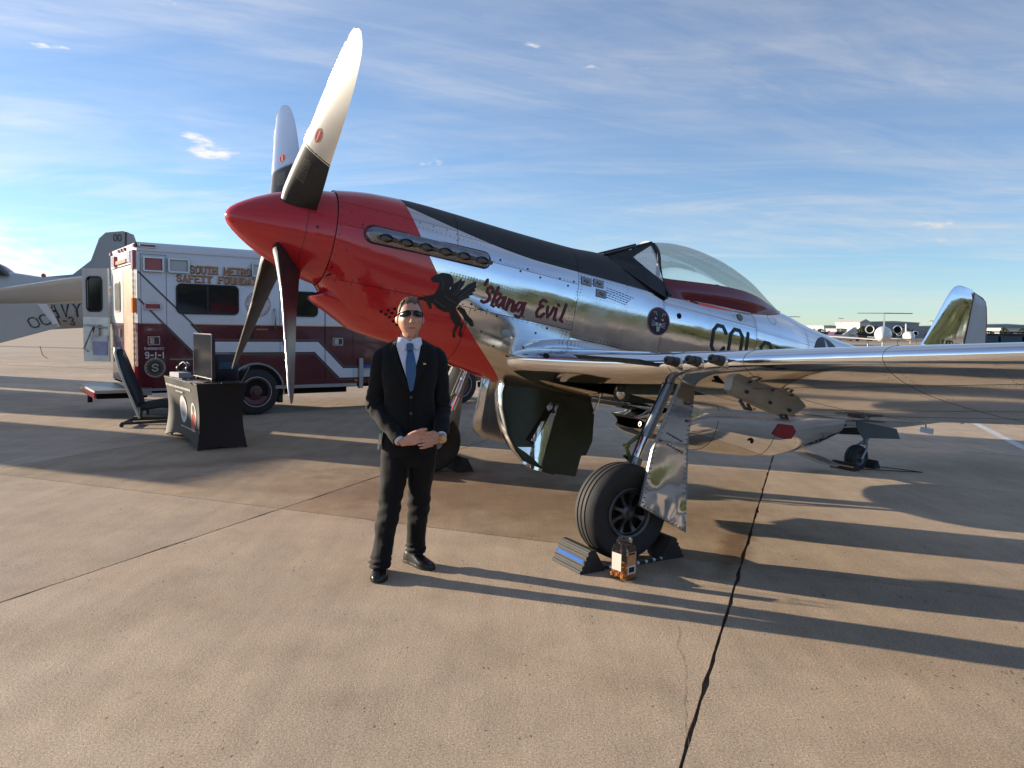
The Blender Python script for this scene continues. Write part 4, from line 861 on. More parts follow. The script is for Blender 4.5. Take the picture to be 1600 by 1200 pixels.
# ---- clamshell doors hanging under the belly
def clam(side):
    def yv(x_, z_):   # hinge near the centre line, hanging down and cupped
        t = max(0, -.80 - z_) / .83; f = max(0, (2.98 - x_) / .36)
        return .20 + .16 * t * 0.6 - .15 * f * f
    bm = bmesh.new()
    poly = [(2.60,-.86),(2.585,-.98),(2.60,-1.12),(2.66,-1.34),(2.74,-1.48),(2.86,-1.60),(3.12,-1.632),(3.36,-1.635),(3.40,-1.44),(3.455,-1.43),(3.51,-1.29),(3.50,-1.02),(3.44,-.90),(3.40,-.80),(3.0,-.80)]
    hole1 = [(2.86,-1.36),(2.93,-1.10),(2.975,-.985),(3.03,-.985),(3.045,-1.05),(3.0,-1.2),(2.93,-1.38)]
    def panel(poly, off, nm, m, par, cut=.05):
        bm = bmesh.new(); vs = [bm.verts.new((a, b_, 0)) for a, b_ in poly]
        for t in tessellate_polygon([[Vector((p[0], p[1], 0)) for p in poly]]): bm.faces.new([vs[i] for i in t])
        c_ = 2.55
        while c_ < 3.55: bmesh.ops.bisect_plane(bm, geom=bm.verts[:] + bm.edges[:] + bm.faces[:], plane_co=(c_, 0, 0), plane_no=(1, 0, 0)); c_ += cut
        c_ = -1.65
        while c_ < -.78: bmesh.ops.bisect_plane(bm, geom=bm.verts[:] + bm.edges[:] + bm.faces[:], plane_co=(0, c_, 0), plane_no=(0, 1, 0)); c_ += cut
        ge = bmesh.ops.extrude_face_region(bm, geom=bm.faces[:])['geom']; mv = set(v for v in ge if isinstance(v, bmesh.types.BMVert))
        for v in bm.verts:
            x_, z_ = v.co.x, v.co.y; o_ = off[1] if v in mv else off[0]
            if callable(o_): o_ = o_(x_, z_)
            v.co = AP(x_, side * (yv(x_, z_) + o_), z_)
        bmesh.ops.recalc_face_normals(bm, faces=bm.faces)
        me = bpy.data.meshes.new(nm); bm.to_mesh(me); bm.free(); me.materials.append(m); o = bpy.data.objects.new(nm, me); COL.objects.link(o); o.parent = par
        me.polygons.foreach_set('use_smooth', [True] * len(me.polygons)); me.set_sharp_from_angle(angle=R(35)); return o
    d = panel(poly, (0, -.035), 'clamshell_door', GREEN, plane)
    panel(poly, (-.0375, -.042), 'door_skin', ALU, d)
    # pressed rib and the two slots with bright metal inside
    panel([(2.965,-1.615),(2.985,-1.615),(3.10,-1.10),(3.13,-1.0),(3.10,-.98),(3.07,-1.05)], (.001, .016), 'door_rib', GREEN, d)
    panel([(2.80,-1.36),(2.90,-1.16),(2.955,-1.05),(2.99,-.985),(3.03,-.985),(3.035,-1.04),(2.955,-1.20),(2.875,-1.395)], (.001, .006), 'door_slot', DARK, d)
    panel([(2.845,-1.36),(2.92,-1.18),(2.955,-1.17),(2.88,-1.38)], (.0075, .010), 'bright_web', ALU, d)
    panel([(2.955,-1.04),(2.99,-.99),(3.025,-.99),(3.02,-1.05),(2.98,-1.075)], (.0075, .010), 'bright_web', ALU, d)
    panel([(2.74,-1.44),(2.86,-1.42),(2.96,-1.20),(3.01,-1.09),(3.075,-1.085),(3.06,-1.15),(3.0,-1.40),(2.975,-1.585),(2.90,-1.53),(2.82,-1.48)], (.001, .008), 'bright_web', DENT, d)
    panel([(3.06,-1.10),(3.04,-1.04),(3.055,-.99),(3.10,-.985),(3.125,-1.03),(3.10,-1.10)], (.002, .012), 'bright_web', ALU, d)
    panel([(2.80,-1.555),(2.86,-1.575),(2.97,-1.60),(2.97,-1.625),(2.87,-1.61),(2.79,-1.575)], (.002, .03), 'hinge_fitting', CHROME, d)
    mb = MB(); ed = [AP(a, side * (yv(a, b_) + .004), b_) for a, b_ in poly[:7]]; mb.tube(ed, .012, 6); mb.build('door_lip', GREEN, d, 50)
    mb = MB(); mb.tube([AP(3.50, side * .30, -.82), AP(3.475, side * (yv(3.45, -1.0) + .02), -1.03)], .010, 6); mb.build('door_link', CHROME, d, 50)
    # cupped front flange
    mb = MB(); rg = []
    for i in range(11):
        t = i / 10; z_ = -.84 - .78 * t; xf = lerp_tab([(-1.62, 2.90), (-1.48, 2.74), (-1.34, 2.66), (-1.12, 2.60), (-.98, 2.585), (-.84, 2.60)], z_)[0]
        w_ = .16 * math.sin(math.pi * min(1, .15 + t * .8)) ** .5
        rg.append([AP(xf + .002, side * (yv(xf, z_) - .01), z_), AP(xf - .012, side * (yv(xf, z_) - .05), z_), AP(xf - .008, side * (yv(xf, z_) - .05 - w_ * .6), z_ + .005), AP(xf + .02, side * (yv(xf, z_) - .05 - w_), z_ + .01)])
    mb.loft(rg, closed=False, cap0=False, cap1=False); mb.build('front_flange', ALU, d, 60)
clam(1)
# starboard one hangs further forward edge-on
mb = MB(); poly = [(2.50,-.86),(2.53,-.84),(3.30,-.84),(3.36,-1.40),(3.0,-1.46),(2.60,-1.43),(2.50,-1.36)]
mb.prism(poly, lambda a, b_: AP(a, -.22 - .08 * (-.84 - b_), b_), lambda a, b_: AP(a, -.25 - .08 * (-.84 - b_), b_)); mb.build('clamshell_door', ALU, plane, 30)
# ---- tail wheel
W0 = AP(7.64, 0, -1.045 + .005)
mb = MB(); mb.lathe([(.06,-.055),(.11,-.066),(.145,-.06),(.158,-.035),(.161,-.012),(.155,-.008),(.155,.008),(.161,.012),(.158,.035),(.145,.06),(.11,.066),(.08,.058)], 40, Matrix.Translation(W0), axis='y'); tw = mb.build('tail_wheel', RUB, plane, 28)
mb = MB(); mb.lathe([(.0,.066),(.02,.066),(.03,.05),(.06,.045),(.078,.058),(.085,.06)], 24, Matrix.Translation(W0), axis='y'); mb.build('wheel_rim', MATS['rim_grey'], tw, 35)
mb = MB()
for s_ in (1, -1): mb.tube([W0 + Vector((0, s_ * .08, 0)), AP(7.70, s_ * .08, -.90), AP(7.74, s_ * .03, -.83)], .016, 8)
mb.tube([AP(7.74, 0, -.86), AP(7.82, 0, -.62)], .035, 12); mb.tube([W0 + Vector((0, -.085, 0)), W0 + Vector((0, .085, 0))], .016, 8); mb.build('tail_wheel_fork', MATS['strut_silver'], tw, 40)
for s_ in (1, -1):
    mb = MB(); mb.prism([(7.34,-.60),(7.36,-.715),(7.46,-.79),(8.18,-.72),(8.12,-.60)], lambda a, b_: AP(a, s_ * (.13 + .25 * (-.6 - b_)), b_), lambda a, b_: AP(a, s_ * (.14 + .25 * (-.6 - b_)), b_)); mb.build('tail_wheel_door', MATS['dark_steel'], plane)
mb = MB(); mb.box(2.7 - 9.05, 2.7 - 8.85, -.03, .03, 2.034 - .57, 2.034 - .50); mb.build('tie_down_block', WHITE, plane)
# pitot / aerial stubs on the belly
mb = MB(); mb.tube([AP(8.9, 0, -.45), AP(8.95, 0, -.56)], .008, 6); mb.build('belly_aerial', BLK, plane)
# ---- print and rivets on the fuselage
def ps(lift):
    return lambda a, b_, off: AP(a, fy(a, b_) + lift + off, b_)
PEG = {"body": [[1.557,-0.165],[1.589,-0.136],[1.642,-0.105],[1.687,-0.099],[1.727,-0.127],[1.741,-0.175],[1.731,-0.22],[1.773,-0.233],[1.802,-0.22],[1.84,-0.248],[1.846,-0.306],[1.822,-0.362],[1.859,-0.406],[1.89,-0.429],[1.901,-0.487],[1.884,-0.505],[1.845,-0.483],[1.802,-0.447],[1.779,-0.4],[1.736,-0.409],[1.67,-0.393],[1.632,-0.367],[1.581,-0.346],[1.548,-0.36],[1.53,-0.349],[1.536,-0.319],[1.577,-0.306],[1.61,-0.289],[1.626,-0.264],[1.638,-0.219],[1.635,-0.191],[1.602,-0.195],[1.567,-0.191]],
 "foreleg": [[1.581,-0.346],[1.606,-0.355],[1.625,-0.402],[1.608,-0.409],[1.573,-0.369],[1.556,-0.351]], "hind1": [[1.843,-0.476],[1.883,-0.478],[1.887,-0.512],[1.876,-0.551],[1.898,-0.589],[1.884,-0.599],[1.867,-0.583],[1.858,-0.525],[1.864,-0.506]],
 "hind2": [[1.879,-0.469],[1.916,-0.461],[1.93,-0.488],[1.923,-0.524],[1.948,-0.568],[1.943,-0.587],[1.919,-0.573],[1.908,-0.523],[1.906,-0.501]], "tail": [[1.83,-0.36],[1.85,-0.335],[1.901,-0.352],[1.943,-0.397],[1.992,-0.424],[2.022,-0.471],[1.994,-0.481],[1.961,-0.453],[1.924,-0.438],[1.898,-0.406]],
 "wing1": [[1.743,-0.24],[1.746,-0.181],[1.793,-0.142],[1.818,-0.107],[1.824,-0.135],[1.853,-0.121],[1.848,-0.159],[1.829,-0.199],[1.807,-0.241],[1.782,-0.268]],
 "wing2": [[1.78,-0.30],[1.79,-0.25],[1.804,-0.263],[1.811,-0.225],[1.851,-0.188],[1.883,-0.148],[1.952,-0.106],[1.953,-0.136],[1.964,-0.151],[1.948,-0.174],[1.963,-0.185],[1.935,-0.206],[1.947,-0.223],[1.91,-0.237],[1.922,-0.253],[1.877,-0.27],[1.846,-0.306],[1.809,-0.313]]}
# arm + mane spikes
PEG['fore2'] = [[1.545,-.325],[1.50,-.335],[1.475,-.36],[1.49,-.368],[1.52,-.352],[1.55,-.348]]
PEG['mane'] = [[1.687,-.099],[1.71,-.10],[1.735,-.115],[1.752,-.145],[1.76,-.185],[1.748,-.215],[1.735,-.19],[1.73,-.15]]
pg = decal('winged_horse', list(PEG.values()), ps(.004), INK, plane, .05); pg['label'] = 'black rearing winged horse painted on the nose'
GR = mat('horse_grey', (0.07, 0.075, 0.085), 0.5)
hl = []
for st_ in ([(1.70,-.28),(1.74,-.30),(1.79,-.31),(1.83,-.33)], [(1.62,-.33),(1.68,-.355),(1.74,-.37)], [(1.77,-.255),(1.80,-.21),(1.815,-.15)], [(1.79,-.262),(1.82,-.215),(1.84,-.155)], [(1.82,-.27),(1.87,-.22),(1.93,-.15)], [(1.83,-.285),(1.88,-.245),(1.94,-.19)], [(1.84,-.30),(1.88,-.27),(1.92,-.245)], [(1.64,-.15),(1.67,-.19),(1.67,-.24)]): hl += ribbon(st_, .006)
decal('horse_shading', hl, ps(.0056), GR, pg, 0)
STG = {"ap": [[2.053,-0.072],[2.044,-0.094],[2.038,-0.117]], "S": [[2.119,-0.137],[2.096,-0.123],[2.07,-0.143],[2.067,-0.171],[2.092,-0.188],[2.102,-0.216],[2.084,-0.249],[2.054,-0.263],[2.031,-0.256]], "t1": [[2.164,-0.112],[2.148,-0.183],[2.138,-0.245],[2.13,-0.269],[2.152,-0.276]], "t2": [[2.115,-0.16],[2.195,-0.166]],
 "a1": [[2.23,-0.189],[2.197,-0.191],[2.173,-0.223],[2.175,-0.26],[2.198,-0.271],[2.223,-0.235],[2.235,-0.195]], "a2": [[2.246,-0.181],[2.238,-0.225],[2.24,-0.27],[2.258,-0.274]], "n1": [[2.285,-0.188],[2.277,-0.232],[2.273,-0.281]], "n2": [[2.278,-0.235],[2.313,-0.194],[2.332,-0.202],[2.328,-0.244],[2.329,-0.279],[2.346,-0.278]],
 "g1": [[2.413,-0.196],[2.383,-0.195],[2.359,-0.227],[2.36,-0.263],[2.386,-0.27],[2.41,-0.238],[2.419,-0.202]], "g2": [[2.434,-0.192],[2.432,-0.246],[2.427,-0.3],[2.398,-0.322],[2.369,-0.312]], "g3": [[2.42,-0.202],[2.445,-0.19]], "E": [[2.644,-0.133],[2.611,-0.124],[2.585,-0.15],[2.585,-0.176],[2.617,-0.18]], "E2": [[2.617,-0.18],[2.58,-0.208],[2.565,-0.247],[2.577,-0.278],[2.613,-0.276],[2.641,-0.242]],
 "v": [[2.667,-0.175],[2.669,-0.221],[2.683,-0.265],[2.706,-0.229],[2.73,-0.17]], "i": [[2.758,-0.172],[2.754,-0.22],[2.75,-0.268],[2.769,-0.272]], "id": [[2.769,-0.134],[2.776,-0.141]], "l": [[2.849,-0.117],[2.834,-0.196],[2.815,-0.262],[2.836,-0.271]]}
def tilt(p): return (p[0], p[1])
LT = [('ap',), ('S',), ('t1', 't2'), ('a1', 'a2'), ('n1', 'n2'), ('g1', 'g2', 'g3'), ('E', 'E2'), ('v',), ('i', 'id'), ('l',)]
for nm, m_, w_, lf in (('letter_outline', INK, .027, .004), ('script_letter', DRED, .020, .0052)):
    for grp in LT:
        pol = []
        for kk in grp:
            pts = [tilt(p) for p in STG[kk]]; pol += ribbon(pts, w_)
            for p in pts: pol.append(circ(p[0], p[1], w_ * .48, 8))
        decal(nm, pol, ps(lf), m_, plane, 0)
# snarling cat badge
cx, cz, br = 3.893, -.063, .137
bd = decal('cat_badge', [circ(cx, cz, br, 36)], ps(.003), mat('badge_rim', (.5, .45, .45), .4), plane, .05)
decal('badge_ring', [circ(cx, cz, br * .95, 36)], ps(.0042), mat('badge_maroon', (.16, .012, .03), .4), bd, .05)
decal('badge_field', [circ(cx, cz, br * .84, 36)], ps(.0054), mat('badge_black', (.015, .017, .03), .4), bd, .05)
face = [[(cx-.02, cz-.05), (cx+.025, cz-.05), (cx+.02, cz-.095), (cx-.01, cz-.10)], circ(cx-.02, cz-.03, .018, 10), circ(cx+.02, cz-.03, .018, 10), circ(cx-.045, cz+.02, .010, 8), circ(cx+.045, cz+.02, .010, 8)]
for s_ in (-1, 1):
    for k in range(4): face += ribbon([(cx + s_*.035, cz - .02 - .01*k), (cx + s_*.085, cz - .0 - .018*k)], .004)
    face += ribbon([(cx + s_*.075, cz+.075), (cx + s_*.045, cz+.085), (cx + s_*.03, cz+.05)], .006)
decal('badge_face', face, ps(.0066), mat('badge_white', (.6, .58, .55), .4), bd, 0)
rd = [circ(cx-.04, cz+.02, .022, 10, .014), circ(cx+.04, cz+.02, .022, 10, .014)] + ribbon([(cx-.012, cz-.065), (cx+.018, cz-.065)], .014) + ribbon([(cx-.08, cz+.08), (cx-.05, cz+.06)], .01) + ribbon([(cx+.08, cz+.08), (cx+.05, cz+.06)], .01) + ribbon([(cx-.09, cz-.03), (cx-.05, cz-.05)], .01) + ribbon([(cx+.09, cz-.03), (cx+.05, cz-.05)], .01)
decal('badge_red', rd, ps(.006), mat('badge_red_ink', (.5, .03, .04), .4), bd, 0)
mb = MB(); p = AP(4.138, fy(4.138, .035) + .001, .035); mb.lathe([(.0, .003), (.026, .003), (.03, .0)], 18, Matrix.Translation(p), axis='y'); mb.build('access_hole', DARK, plane)
# three small victory squares
for x_, z_ in ((3.033, .131), (3.167, .143), (3.20, .055)):
    q = decal('victory_mark', [roundrect(x_ - .057, x_ + .057, z_ - .036, z_ + .036, .003, 1)], ps(.003), mat('mark_black', (.02, .02, .02), .5), plane, .05)
    decal('victory_field', [roundrect(x_ - .053, x_ + .053, z_ - .032, z_ + .032, .002, 1)], ps(.004), mat('mark_grey', (.34, .34, .35), .4), q, .05)
    decal('victory_rune', ribbon([(x_-.03, z_-.01), (x_-.01, z_+.018), (x_+.0, z_-.018), (x_+.02, z_+.012), (x_+.03, z_-.008)], .009) + ribbon([(x_-.02, z_+.01), (x_+.022, z_-.014)], .007), ps(.005), MATS['mark_black'], q, 0)
sm = []
rnd = random.Random(4)
for r_ in range(5):
    x_ = 3.26
    while x_ < 3.26 + .30 - .02 * r_: L_ = rnd.uniform(.008, .03); sm.append([(x_, .12 - r_ * .022 - .1*(x_-3.26)), (x_ + L_, .12 - r_ * .022 - .1*(x_-3.26)), (x_ + L_, .127 - r_ * .022 - .1*(x_-3.26)), (x_, .127 - r_ * .022 - .1*(x_-3.26))]); x_ += L_ + .01
decal('service_stencil', sm, ps(.002), mat('stencil_dark', (.12, .12, .12), .5), plane, 0)
for ch, x_, w_, zt_ in (('C', 4.60, .17, .045), ('O', 4.835, .165, .048), ('L', 5.075, .14, .04), ('S', 5.285, .17, -.005), ('T', 5.54, .17, -.03)):
    pol = []
    for st_ in GL[ch]:
        pts = [(x_ + p[0] * w_, zt_ - .27 + p[1] * .27) for p in st_]; pol += ribbon(pts, .042) + [circ(p[0], p[1], .0205, 8) for p in pts]
    decal('code_letter', pol, ps(.003), mat('code_black', (.018, .024, .022), .4), plane, .05)
q = decal('star_insignia', [circ(6.47, -.03, .285, 40)], ps(.003), mat('insignia_blue', (.02, .03, .055), .4), plane, .05)
stp = [(6.47 + (.27 if k % 2 == 0 else .105) * math.sin(R(36 * k)), -.03 + (.27 if k % 2 == 0 else .105) * math.cos(R(36 * k))) for k in range(10)]
decal('star', [stp], ps(.0045), mat('insignia_white', (.7, .7, .7), .4), q, .05)
# fuel cap, access ring
mb = MB(); p = AP(4.976, fy(4.976, .19), .19); mb.lathe([(.0, .010), (.038, .009), (.042, .0)], 20, Matrix.Translation(p) @ Matrix.Rotation(R(30), 4, 'X'), axis='y'); mb.build('fuel_cap', mat('cap_olive', (.20, .20, .15), .5, .4), plane, 30)
# small nose louvre holes
mb = MB()
for x_, z_ in ((1.32, -.535), (1.325, -.50), (1.335, -.465), (1.36, -.56), (1.363, -.523), (1.37, -.487), (1.29, -.485), (1.283, -.52), (1.40, -.58), (1.40, -.545), (1.405, -.51), (1.24, -.505)):
    y_ = fy(x_, z_); p = AP(x_, y_ + .0015, z_); mb.lathe([(0, .0018), (.0125, .001), (.014, -.002)], 12, Matrix.Translation(p) @ Matrix.Rotation(R(-42), 4, 'X'), axis='y')
mb.build('vent_hole', DARK, plane)
# rivets (joined: past counting) and flush fasteners
mb = MB()
def rivet(x_, z_, r_=.0042):
    y_ = fy(x_, z_); y2 = fy(x_, z_ + .01); nrm = Vector((0, .01, y_ - y2)).normalized(); p = AP(x_, y_, z_) + nrm * .0018
    t1_ = Vector((1, 0, 0)); t2_ = nrm.cross(t1_); mb.add([p + t1_ * r_ * math.cos(R(60 * q)) + t2_ * r_ * math.sin(R(60 * q)) for q in range(6)], [(0, 1, 2, 3, 4, 5)])
def row(a, b_, sp, r_=.0042):
    L_ = math.hypot(b_[0] - a[0], b_[1] - a[1]); n_ = int(L_ / sp)
    for i in range(n_ + 1): t = i / max(1, n_); rivet(a[0] + (b_[0] - a[0]) * t, a[1] + (b_[1] - a[1]) * t, r_)
for z_ in (-.085, -.105): row((1.72, z_), (2.83, z_ - .02), .026, .0055)
for dx in (0, .035): row((2.97 + dx, .17), (2.84 + dx, -.5), .03, .005)
row((2.98, .175), (3.95, .175), .035); row((2.98, .15), (3.2, .155), .03, .006); row((2.98, .12), (3.1, .125), .03, .006); row((3.95, .135), (5.9, .115), .03); row((3.95, .105), (5.9, .085), .03); row((3.5, .20), (5.2, .255), .045, .0035)
row((1.75, .26), (2.9, .225), .04, .0035); row((1.2, .225), (2.0, .205), .04, .0035); row((2.95, -.37), (3.9, -.37), .04, .005); row((5.2, .3), (5.2, -.1), .035); row((6.1, .28), (6.1, -.2), .035); row((6.1, .10), (7.5, .08), .035)
row((1.95, -.34), (2.9, -.35), .05, .005)
for x_ in (3.94, 3.97, 5.18, 5.22, 6.08, 6.12, 3.5, 4.55): row((x_, .22), (x_, -.36), .028, .0042)
for z_ in (-.36, .0): row((3.0, z_), (6.0, z_), .04, .0036)
row((3.0, .225), (3.95, .225), .03, .004); row((6.12, -.28), (7.5, -.27), .035, .004); row((1.6, .10), (2.9, .10), .035, .0035); row((2.1, -.315), (2.93, -.315), .028, .0045)
for k in range(14): rivet(5.507 + .06 * math.cos(k * math.pi / 7), .27 + .05 * math.sin(k * math.pi / 7), .006)
for k in range(12): rivet(4.976 + .09 * math.cos(k * math.pi / 6), .18 + .035 * math.sin(k * math.pi / 6), .005)
tag(mb.build('rivet_rows', RIV, plane), kind='stuff')
mb = MB()
for x_, z_, r_ in ((2.15, .12, .010), (2.35, .07, .010), (2.42, .105, .009), (2.55, .06, .010), (2.75, .095, .009), (2.84, .05, .010), (2.9, .1, .010), (1.5, .13, .008), (.95, .12, .008), (1.2, .01, .008), (1.0, -.30, .008), (1.25, -.35, .008), (1.6, -.30, .008), (1.95, -.30, .010), (2.2, -.35, .010), (2.45, -.31, .009), (2.7, -.36, .010), (1.45, -.36, .008), (.86, .20, .006), (.86, -.1, .006), (.88, -.28, .006), (2.6, -.42, .01), (2.25, -.6, .01), (2.4, -.66, .01), (2.1, -.5, .009)) + tuple((.82 + .13 * k, .098, .005) for k in range(2)) + tuple((.84 + .115 * k, -.315, .0055) for k in range(12)) + tuple((.84 + .115 * k, -.345, .0055) for k in range(12)) + tuple((1.74, .30 - .055 * k, .005) for k in range(3)) + tuple((.785, .30 - .075 * k, .005) for k in range(9)) + tuple((1.05 + .12 * k, .255, .005) for k in range(6)):
    y_ = fy(x_, z_); y2 = fy(x_, z_ + .01); nrm = Vector((0, .01, y_ - y2)).normalized(); p = AP(x_, y_, z_) + nrm * .002; t1_ = Vector((1, 0, 0)); t2_ = nrm.cross(t1_)
    mb.add([p + t1_ * r_ * math.cos(R(45 * q)) + t2_ * r_ * math.sin(R(45 * q)) for q in range(8)], [tuple(range(8))])
mb.build('cowl_fastener', SEAM, plane)
mb = MB(); p = AP(2.33, fy(2.33, -.47), -.47); mb.lathe([(.0, .012), (.03, .01), (.035, 0)], 12, Matrix.Translation(p) @ Matrix.Scale(1.8, 4, (1, 0, 0)), axis='y'); mb.build('cowl_vent', GREYM, plane)
# tail number strokes
pol = []
for ch, x_ in (('N', 8.86), ('O', 9.02), ('1', 9.17)):
    for st_ in GL[ch]: pol += ribbon([(x_ + p[0] * .10, .38 + p[1] * .30) for p in st_], .024)
decal('tail_number', pol, lambda a, b_, off: AP(a, .052 + off, b_), MATS['code_black'], plane, 0)
# ---------------------------------------------------------------- ambulance
AMB = empty('ambulance', 'white over maroon box ambulance with rear door open, parked behind the red nose', 'ambulance', loc=(-4.593, 13.712, 0), rz=R(36.2))
AW = mat('ambulance_white', (0.70, 0.71, 0.73), 0.3, coat=0.3, var=0.04); AM = mat('ambulance_maroon', (0.095, 0.010, 0.018), 0.22, coat=0.6, var=0.1, vscale=2, bump=0.03, bscale=2)
GOLD = mat('gold_line', (0.55, 0.30, 0.08), 0.4); CHR2 = mat('aged_chrome', (.42, .43, .44), .22, 1.0); TINT = mat('tinted_glass', (0.012, 0.014, 0.016), 0.06, spec=0.6); ALP = mat('tread_plate', (0.36, 0.36, 0.36), 0.38, 0.8, var=0.1, bump=0.3, bscale=60)
RLENS = mat('red_lens', (0.35, 0.015, 0.02), 0.12, coat=0.5, bump=0.2, bscale=120); CLENS = mat('clear_lens', (0.42, 0.43, 0.43), 0.15, 0.3, bump=0.3, bscale=120); ALENS = mat('amber_lens', (0.75, 0.22, 0.02), 0.2)
BX0, BX1, BW = -1.92, 2.0, 2.45
mb = MB(); prof = [(0, .52), (0, 2.84), (.03, 2.90), (.09, 2.935), (BW - .09, 2.935), (BW - .03, 2.90), (BW, 2.84), (BW, .52)]
# side body is split where the paint changes
low = [(0, .52), (0, 1.605), (BW, 1.605), (BW, .52)]; upp = [(0, 1.605)] + prof[1:7] + [(BW, 1.605)]
for nm, p_, m_ in (('lower_body', low, AM), ('upper_body', upp, AW)):
    mb = MB(); xx0 = BX0 + (0.02)
    mb.loft([[Vector((x_, y_, z_)) for y_, z_ in p_] for x_ in (xx0, BX1)], cap0=False); mb.build(nm, m_, AMB, 30)
# side skin function
def sd(lift): return lambda a, b_, off: Vector((a, -lift - off * 20, b_))
def rects(l): return [[(a, b_), (c, b_), (c, d), (a, d)] for a, b_, c, d in l]
# roof rail and corner caps
mb = MB(); mb.box(BX0, BX1, -.018, .03, 2.79, 2.835); mb.build('drip_rail', AW, AMB, 30)
decal('gold_stripe', rects([(BX0 + .02, 1.598, BX1, 1.612)]), sd(.003), GOLD, AMB, 0)
def band(pts, w): return ribbon(pts, w)
wst = [[(-1.88, 2.03), (-1.88, 2.42), (-1.865, 2.41), (-.79, 1.31), (1.17, 1.31), (1.66, .81), (2.0, .81), (2.0, .63), (1.60, .63), (1.10, 1.135), (-.66, 1.135), (-1.04, 1.115)]]
wst = [[(-1.90, 2.03), (-1.90, 2.43), (-.83, 1.31), (-1.04, 1.125)], [(-1.04, 1.125), (-.83, 1.31), (1.17, 1.31), (1.10, 1.125)], [(1.10, 1.125), (1.17, 1.31), (1.67, .81), (1.60, .63)], [(1.60, .63), (1.67, .81), (2.0, .81), (2.0, .63)]]
decal('white_band', wst, sd(.004), WHITE, AMB, 0)
GL2 = mat('stripe_grey', (0.10, 0.09, 0.075), 0.4)
for pts in ([(-1.90, 2.45), (-.80, 1.345), (1.185, 1.345), (1.69, .845), (2.0, .845)], [(-1.90, 2.01), (-1.05, 1.09), (1.09, 1.09), (1.58, .595), (2.0, .595)]): decal('band_outline', ribbon(pts, .028), sd(.005), GL2, AMB, 0)
LET = mat('letter_gold', (0.50, 0.27, 0.10), 0.45); LSH = mat('letter_shadow', (0.10, 0.03, 0.03), 0.5)
for txt, x0_, x1_, z_, h_ in (('SOUTH METRO', -1.10, -.10, 2.475, .115), ('SAFETY FOUNDATION', -1.31, .26, 2.325, .105)):
    _, w_ = text_polys(txt, 0, 0, h_, cw=.62, gap=.30); k = (x1_ - x0_) / w_
    for dx, dz, m_, sw, lf in ((.008, -.008, LSH, .26, .0035), (0, 0, LET, .20, .0055)):
        pl, _ = text_polys(txt, 0, 0, h_, cw=.62, gap=.30, sw=sw, serif=True); decal('side_lettering', [[(x0_ + dx + p[0] * k, z_ + dz + p[1]) for p in q] for q in pl], sd(lf), m_, AMB, 0)
for txt, x0_, x1_, z_, h_ in (('EMERGENCY', -1.82, -1.53, 1.175, .035), ('9-1-1', -1.81, -1.53, 1.035, .095)):
    _, w_ = text_polys(txt, 0, 0, h_); k = (x1_ - x0_) / w_; pl, _ = text_polys(txt, 0, 0, h_, sw=.2)
    decal('door_lettering', [[(x0_ + p[0] * k, z_ + p[1]) for p in q] for q in pl], sd(.006), WHITE, AMB, 0)
def seal(cx, cz, r_, big):
    o = decal('round_seal', [circ(cx, cz, r_, 36)], sd(.005), mat('seal_rim', (.25, .05, .05), .4) if big else mat('seal_tan', (.30, .27, .20), .4), AMB, 0)
    decal('seal_field', [circ(cx, cz, r_ * (.965 if big else .86), 36)], sd(.006), mat('seal_white', (.62, .58, .56), .4) if big else mat('seal_dark', (.10, .08, .06), .4), o, 0)
    if not big: decal('seal_core', [circ(cx, cz, r_ * .62, 30)], sd(.007), mat('seal_brown', (.05, .03, .025), .4), o, 0)
    pol = []
    for k in range(26 if big else 16):
        a = 2 * math.pi * k / (26 if big else 16)
        if big and abs(math.sin(a)) < .12: continue
        ca, sa = math.cos(a), math.sin(a); R1, R2 = r_ * .80, r_ * .92
        pol.append([(cx + R1 * ca - .006 * sa, cz + R1 * sa + .006 * ca), (cx + R2 * ca - .006 * sa, cz + R2 * sa + .006 * ca), (cx + R2 * ca + .006 * sa, cz + R2 * sa - .006 * ca), (cx + R1 * ca + .006 * sa, cz + R1 * sa - .006 * ca)])
    if big: pol += ribbon([(cx - .05, cz + .09), (cx - .08, cz + .02), (cx - .03, cz - .03), (cx + .05, cz - .06), (cx + .02, cz - .1)], .008)
    decal('seal_lettering', pol, sd(.0085), mat('seal_ink', (.12, .07, .07), .5) if big else mat('seal_pale', (.5, .47, .4), .5), o, 0)
    if not big:
        pl, w_ = text_polys('S', 0, 0, .11, cw=.8, sw=.2, serif=True); decal('seal_letter', [[(cx - w_ / 2 + p[0], cz - .055 + p[1]) for p in q] for q in pl], sd(.010), MATS['seal_pale'], o, 0)
seal(.05, 1.98, .225, True); seal(-1.665, .875, .165, False)
def frame_box(name, x0_, x1_, z0_, z1_, r_, fr, m_in, m_fr, depth=.02, lab=None):
    mb = MB(); o_ = roundrect(x0_, x1_, z0_, z1_, r_, 5); i_ = roundrect(x0_ + fr, x1_ - fr, z0_ + fr, z1_ - fr, max(.005, r_ - fr), 5); n = len(o_)
    V = [Vector((a, -.002, b_)) for a, b_ in o_] + [Vector((a, -depth, b_)) for a, b_ in o_] + [Vector((a, -depth, b_)) for a, b_ in i_] + [Vector((a, -.006, b_)) for a, b_ in i_]
    F = []
    for L_ in range(3):
        for k in range(n): F.append((L_ * n + k, L_ * n + (k + 1) % n, (L_ + 1) * n + (k + 1) % n, (L_ + 1) * n + k))
    mb.add(V, F); o = mb.build(name, m_fr, AMB, 35)
    if lab: o['label'] = lab
    mb = MB(); mb.add([Vector((a, -.009, b_)) for a, b_ in i_], [tuple(range(n))]); pane = mb.build('pane' if 'window' in name else 'lens', m_in, o)
    return o
RBF = mat('window_rubber', (0.02, 0.02, 0.022), 0.5)
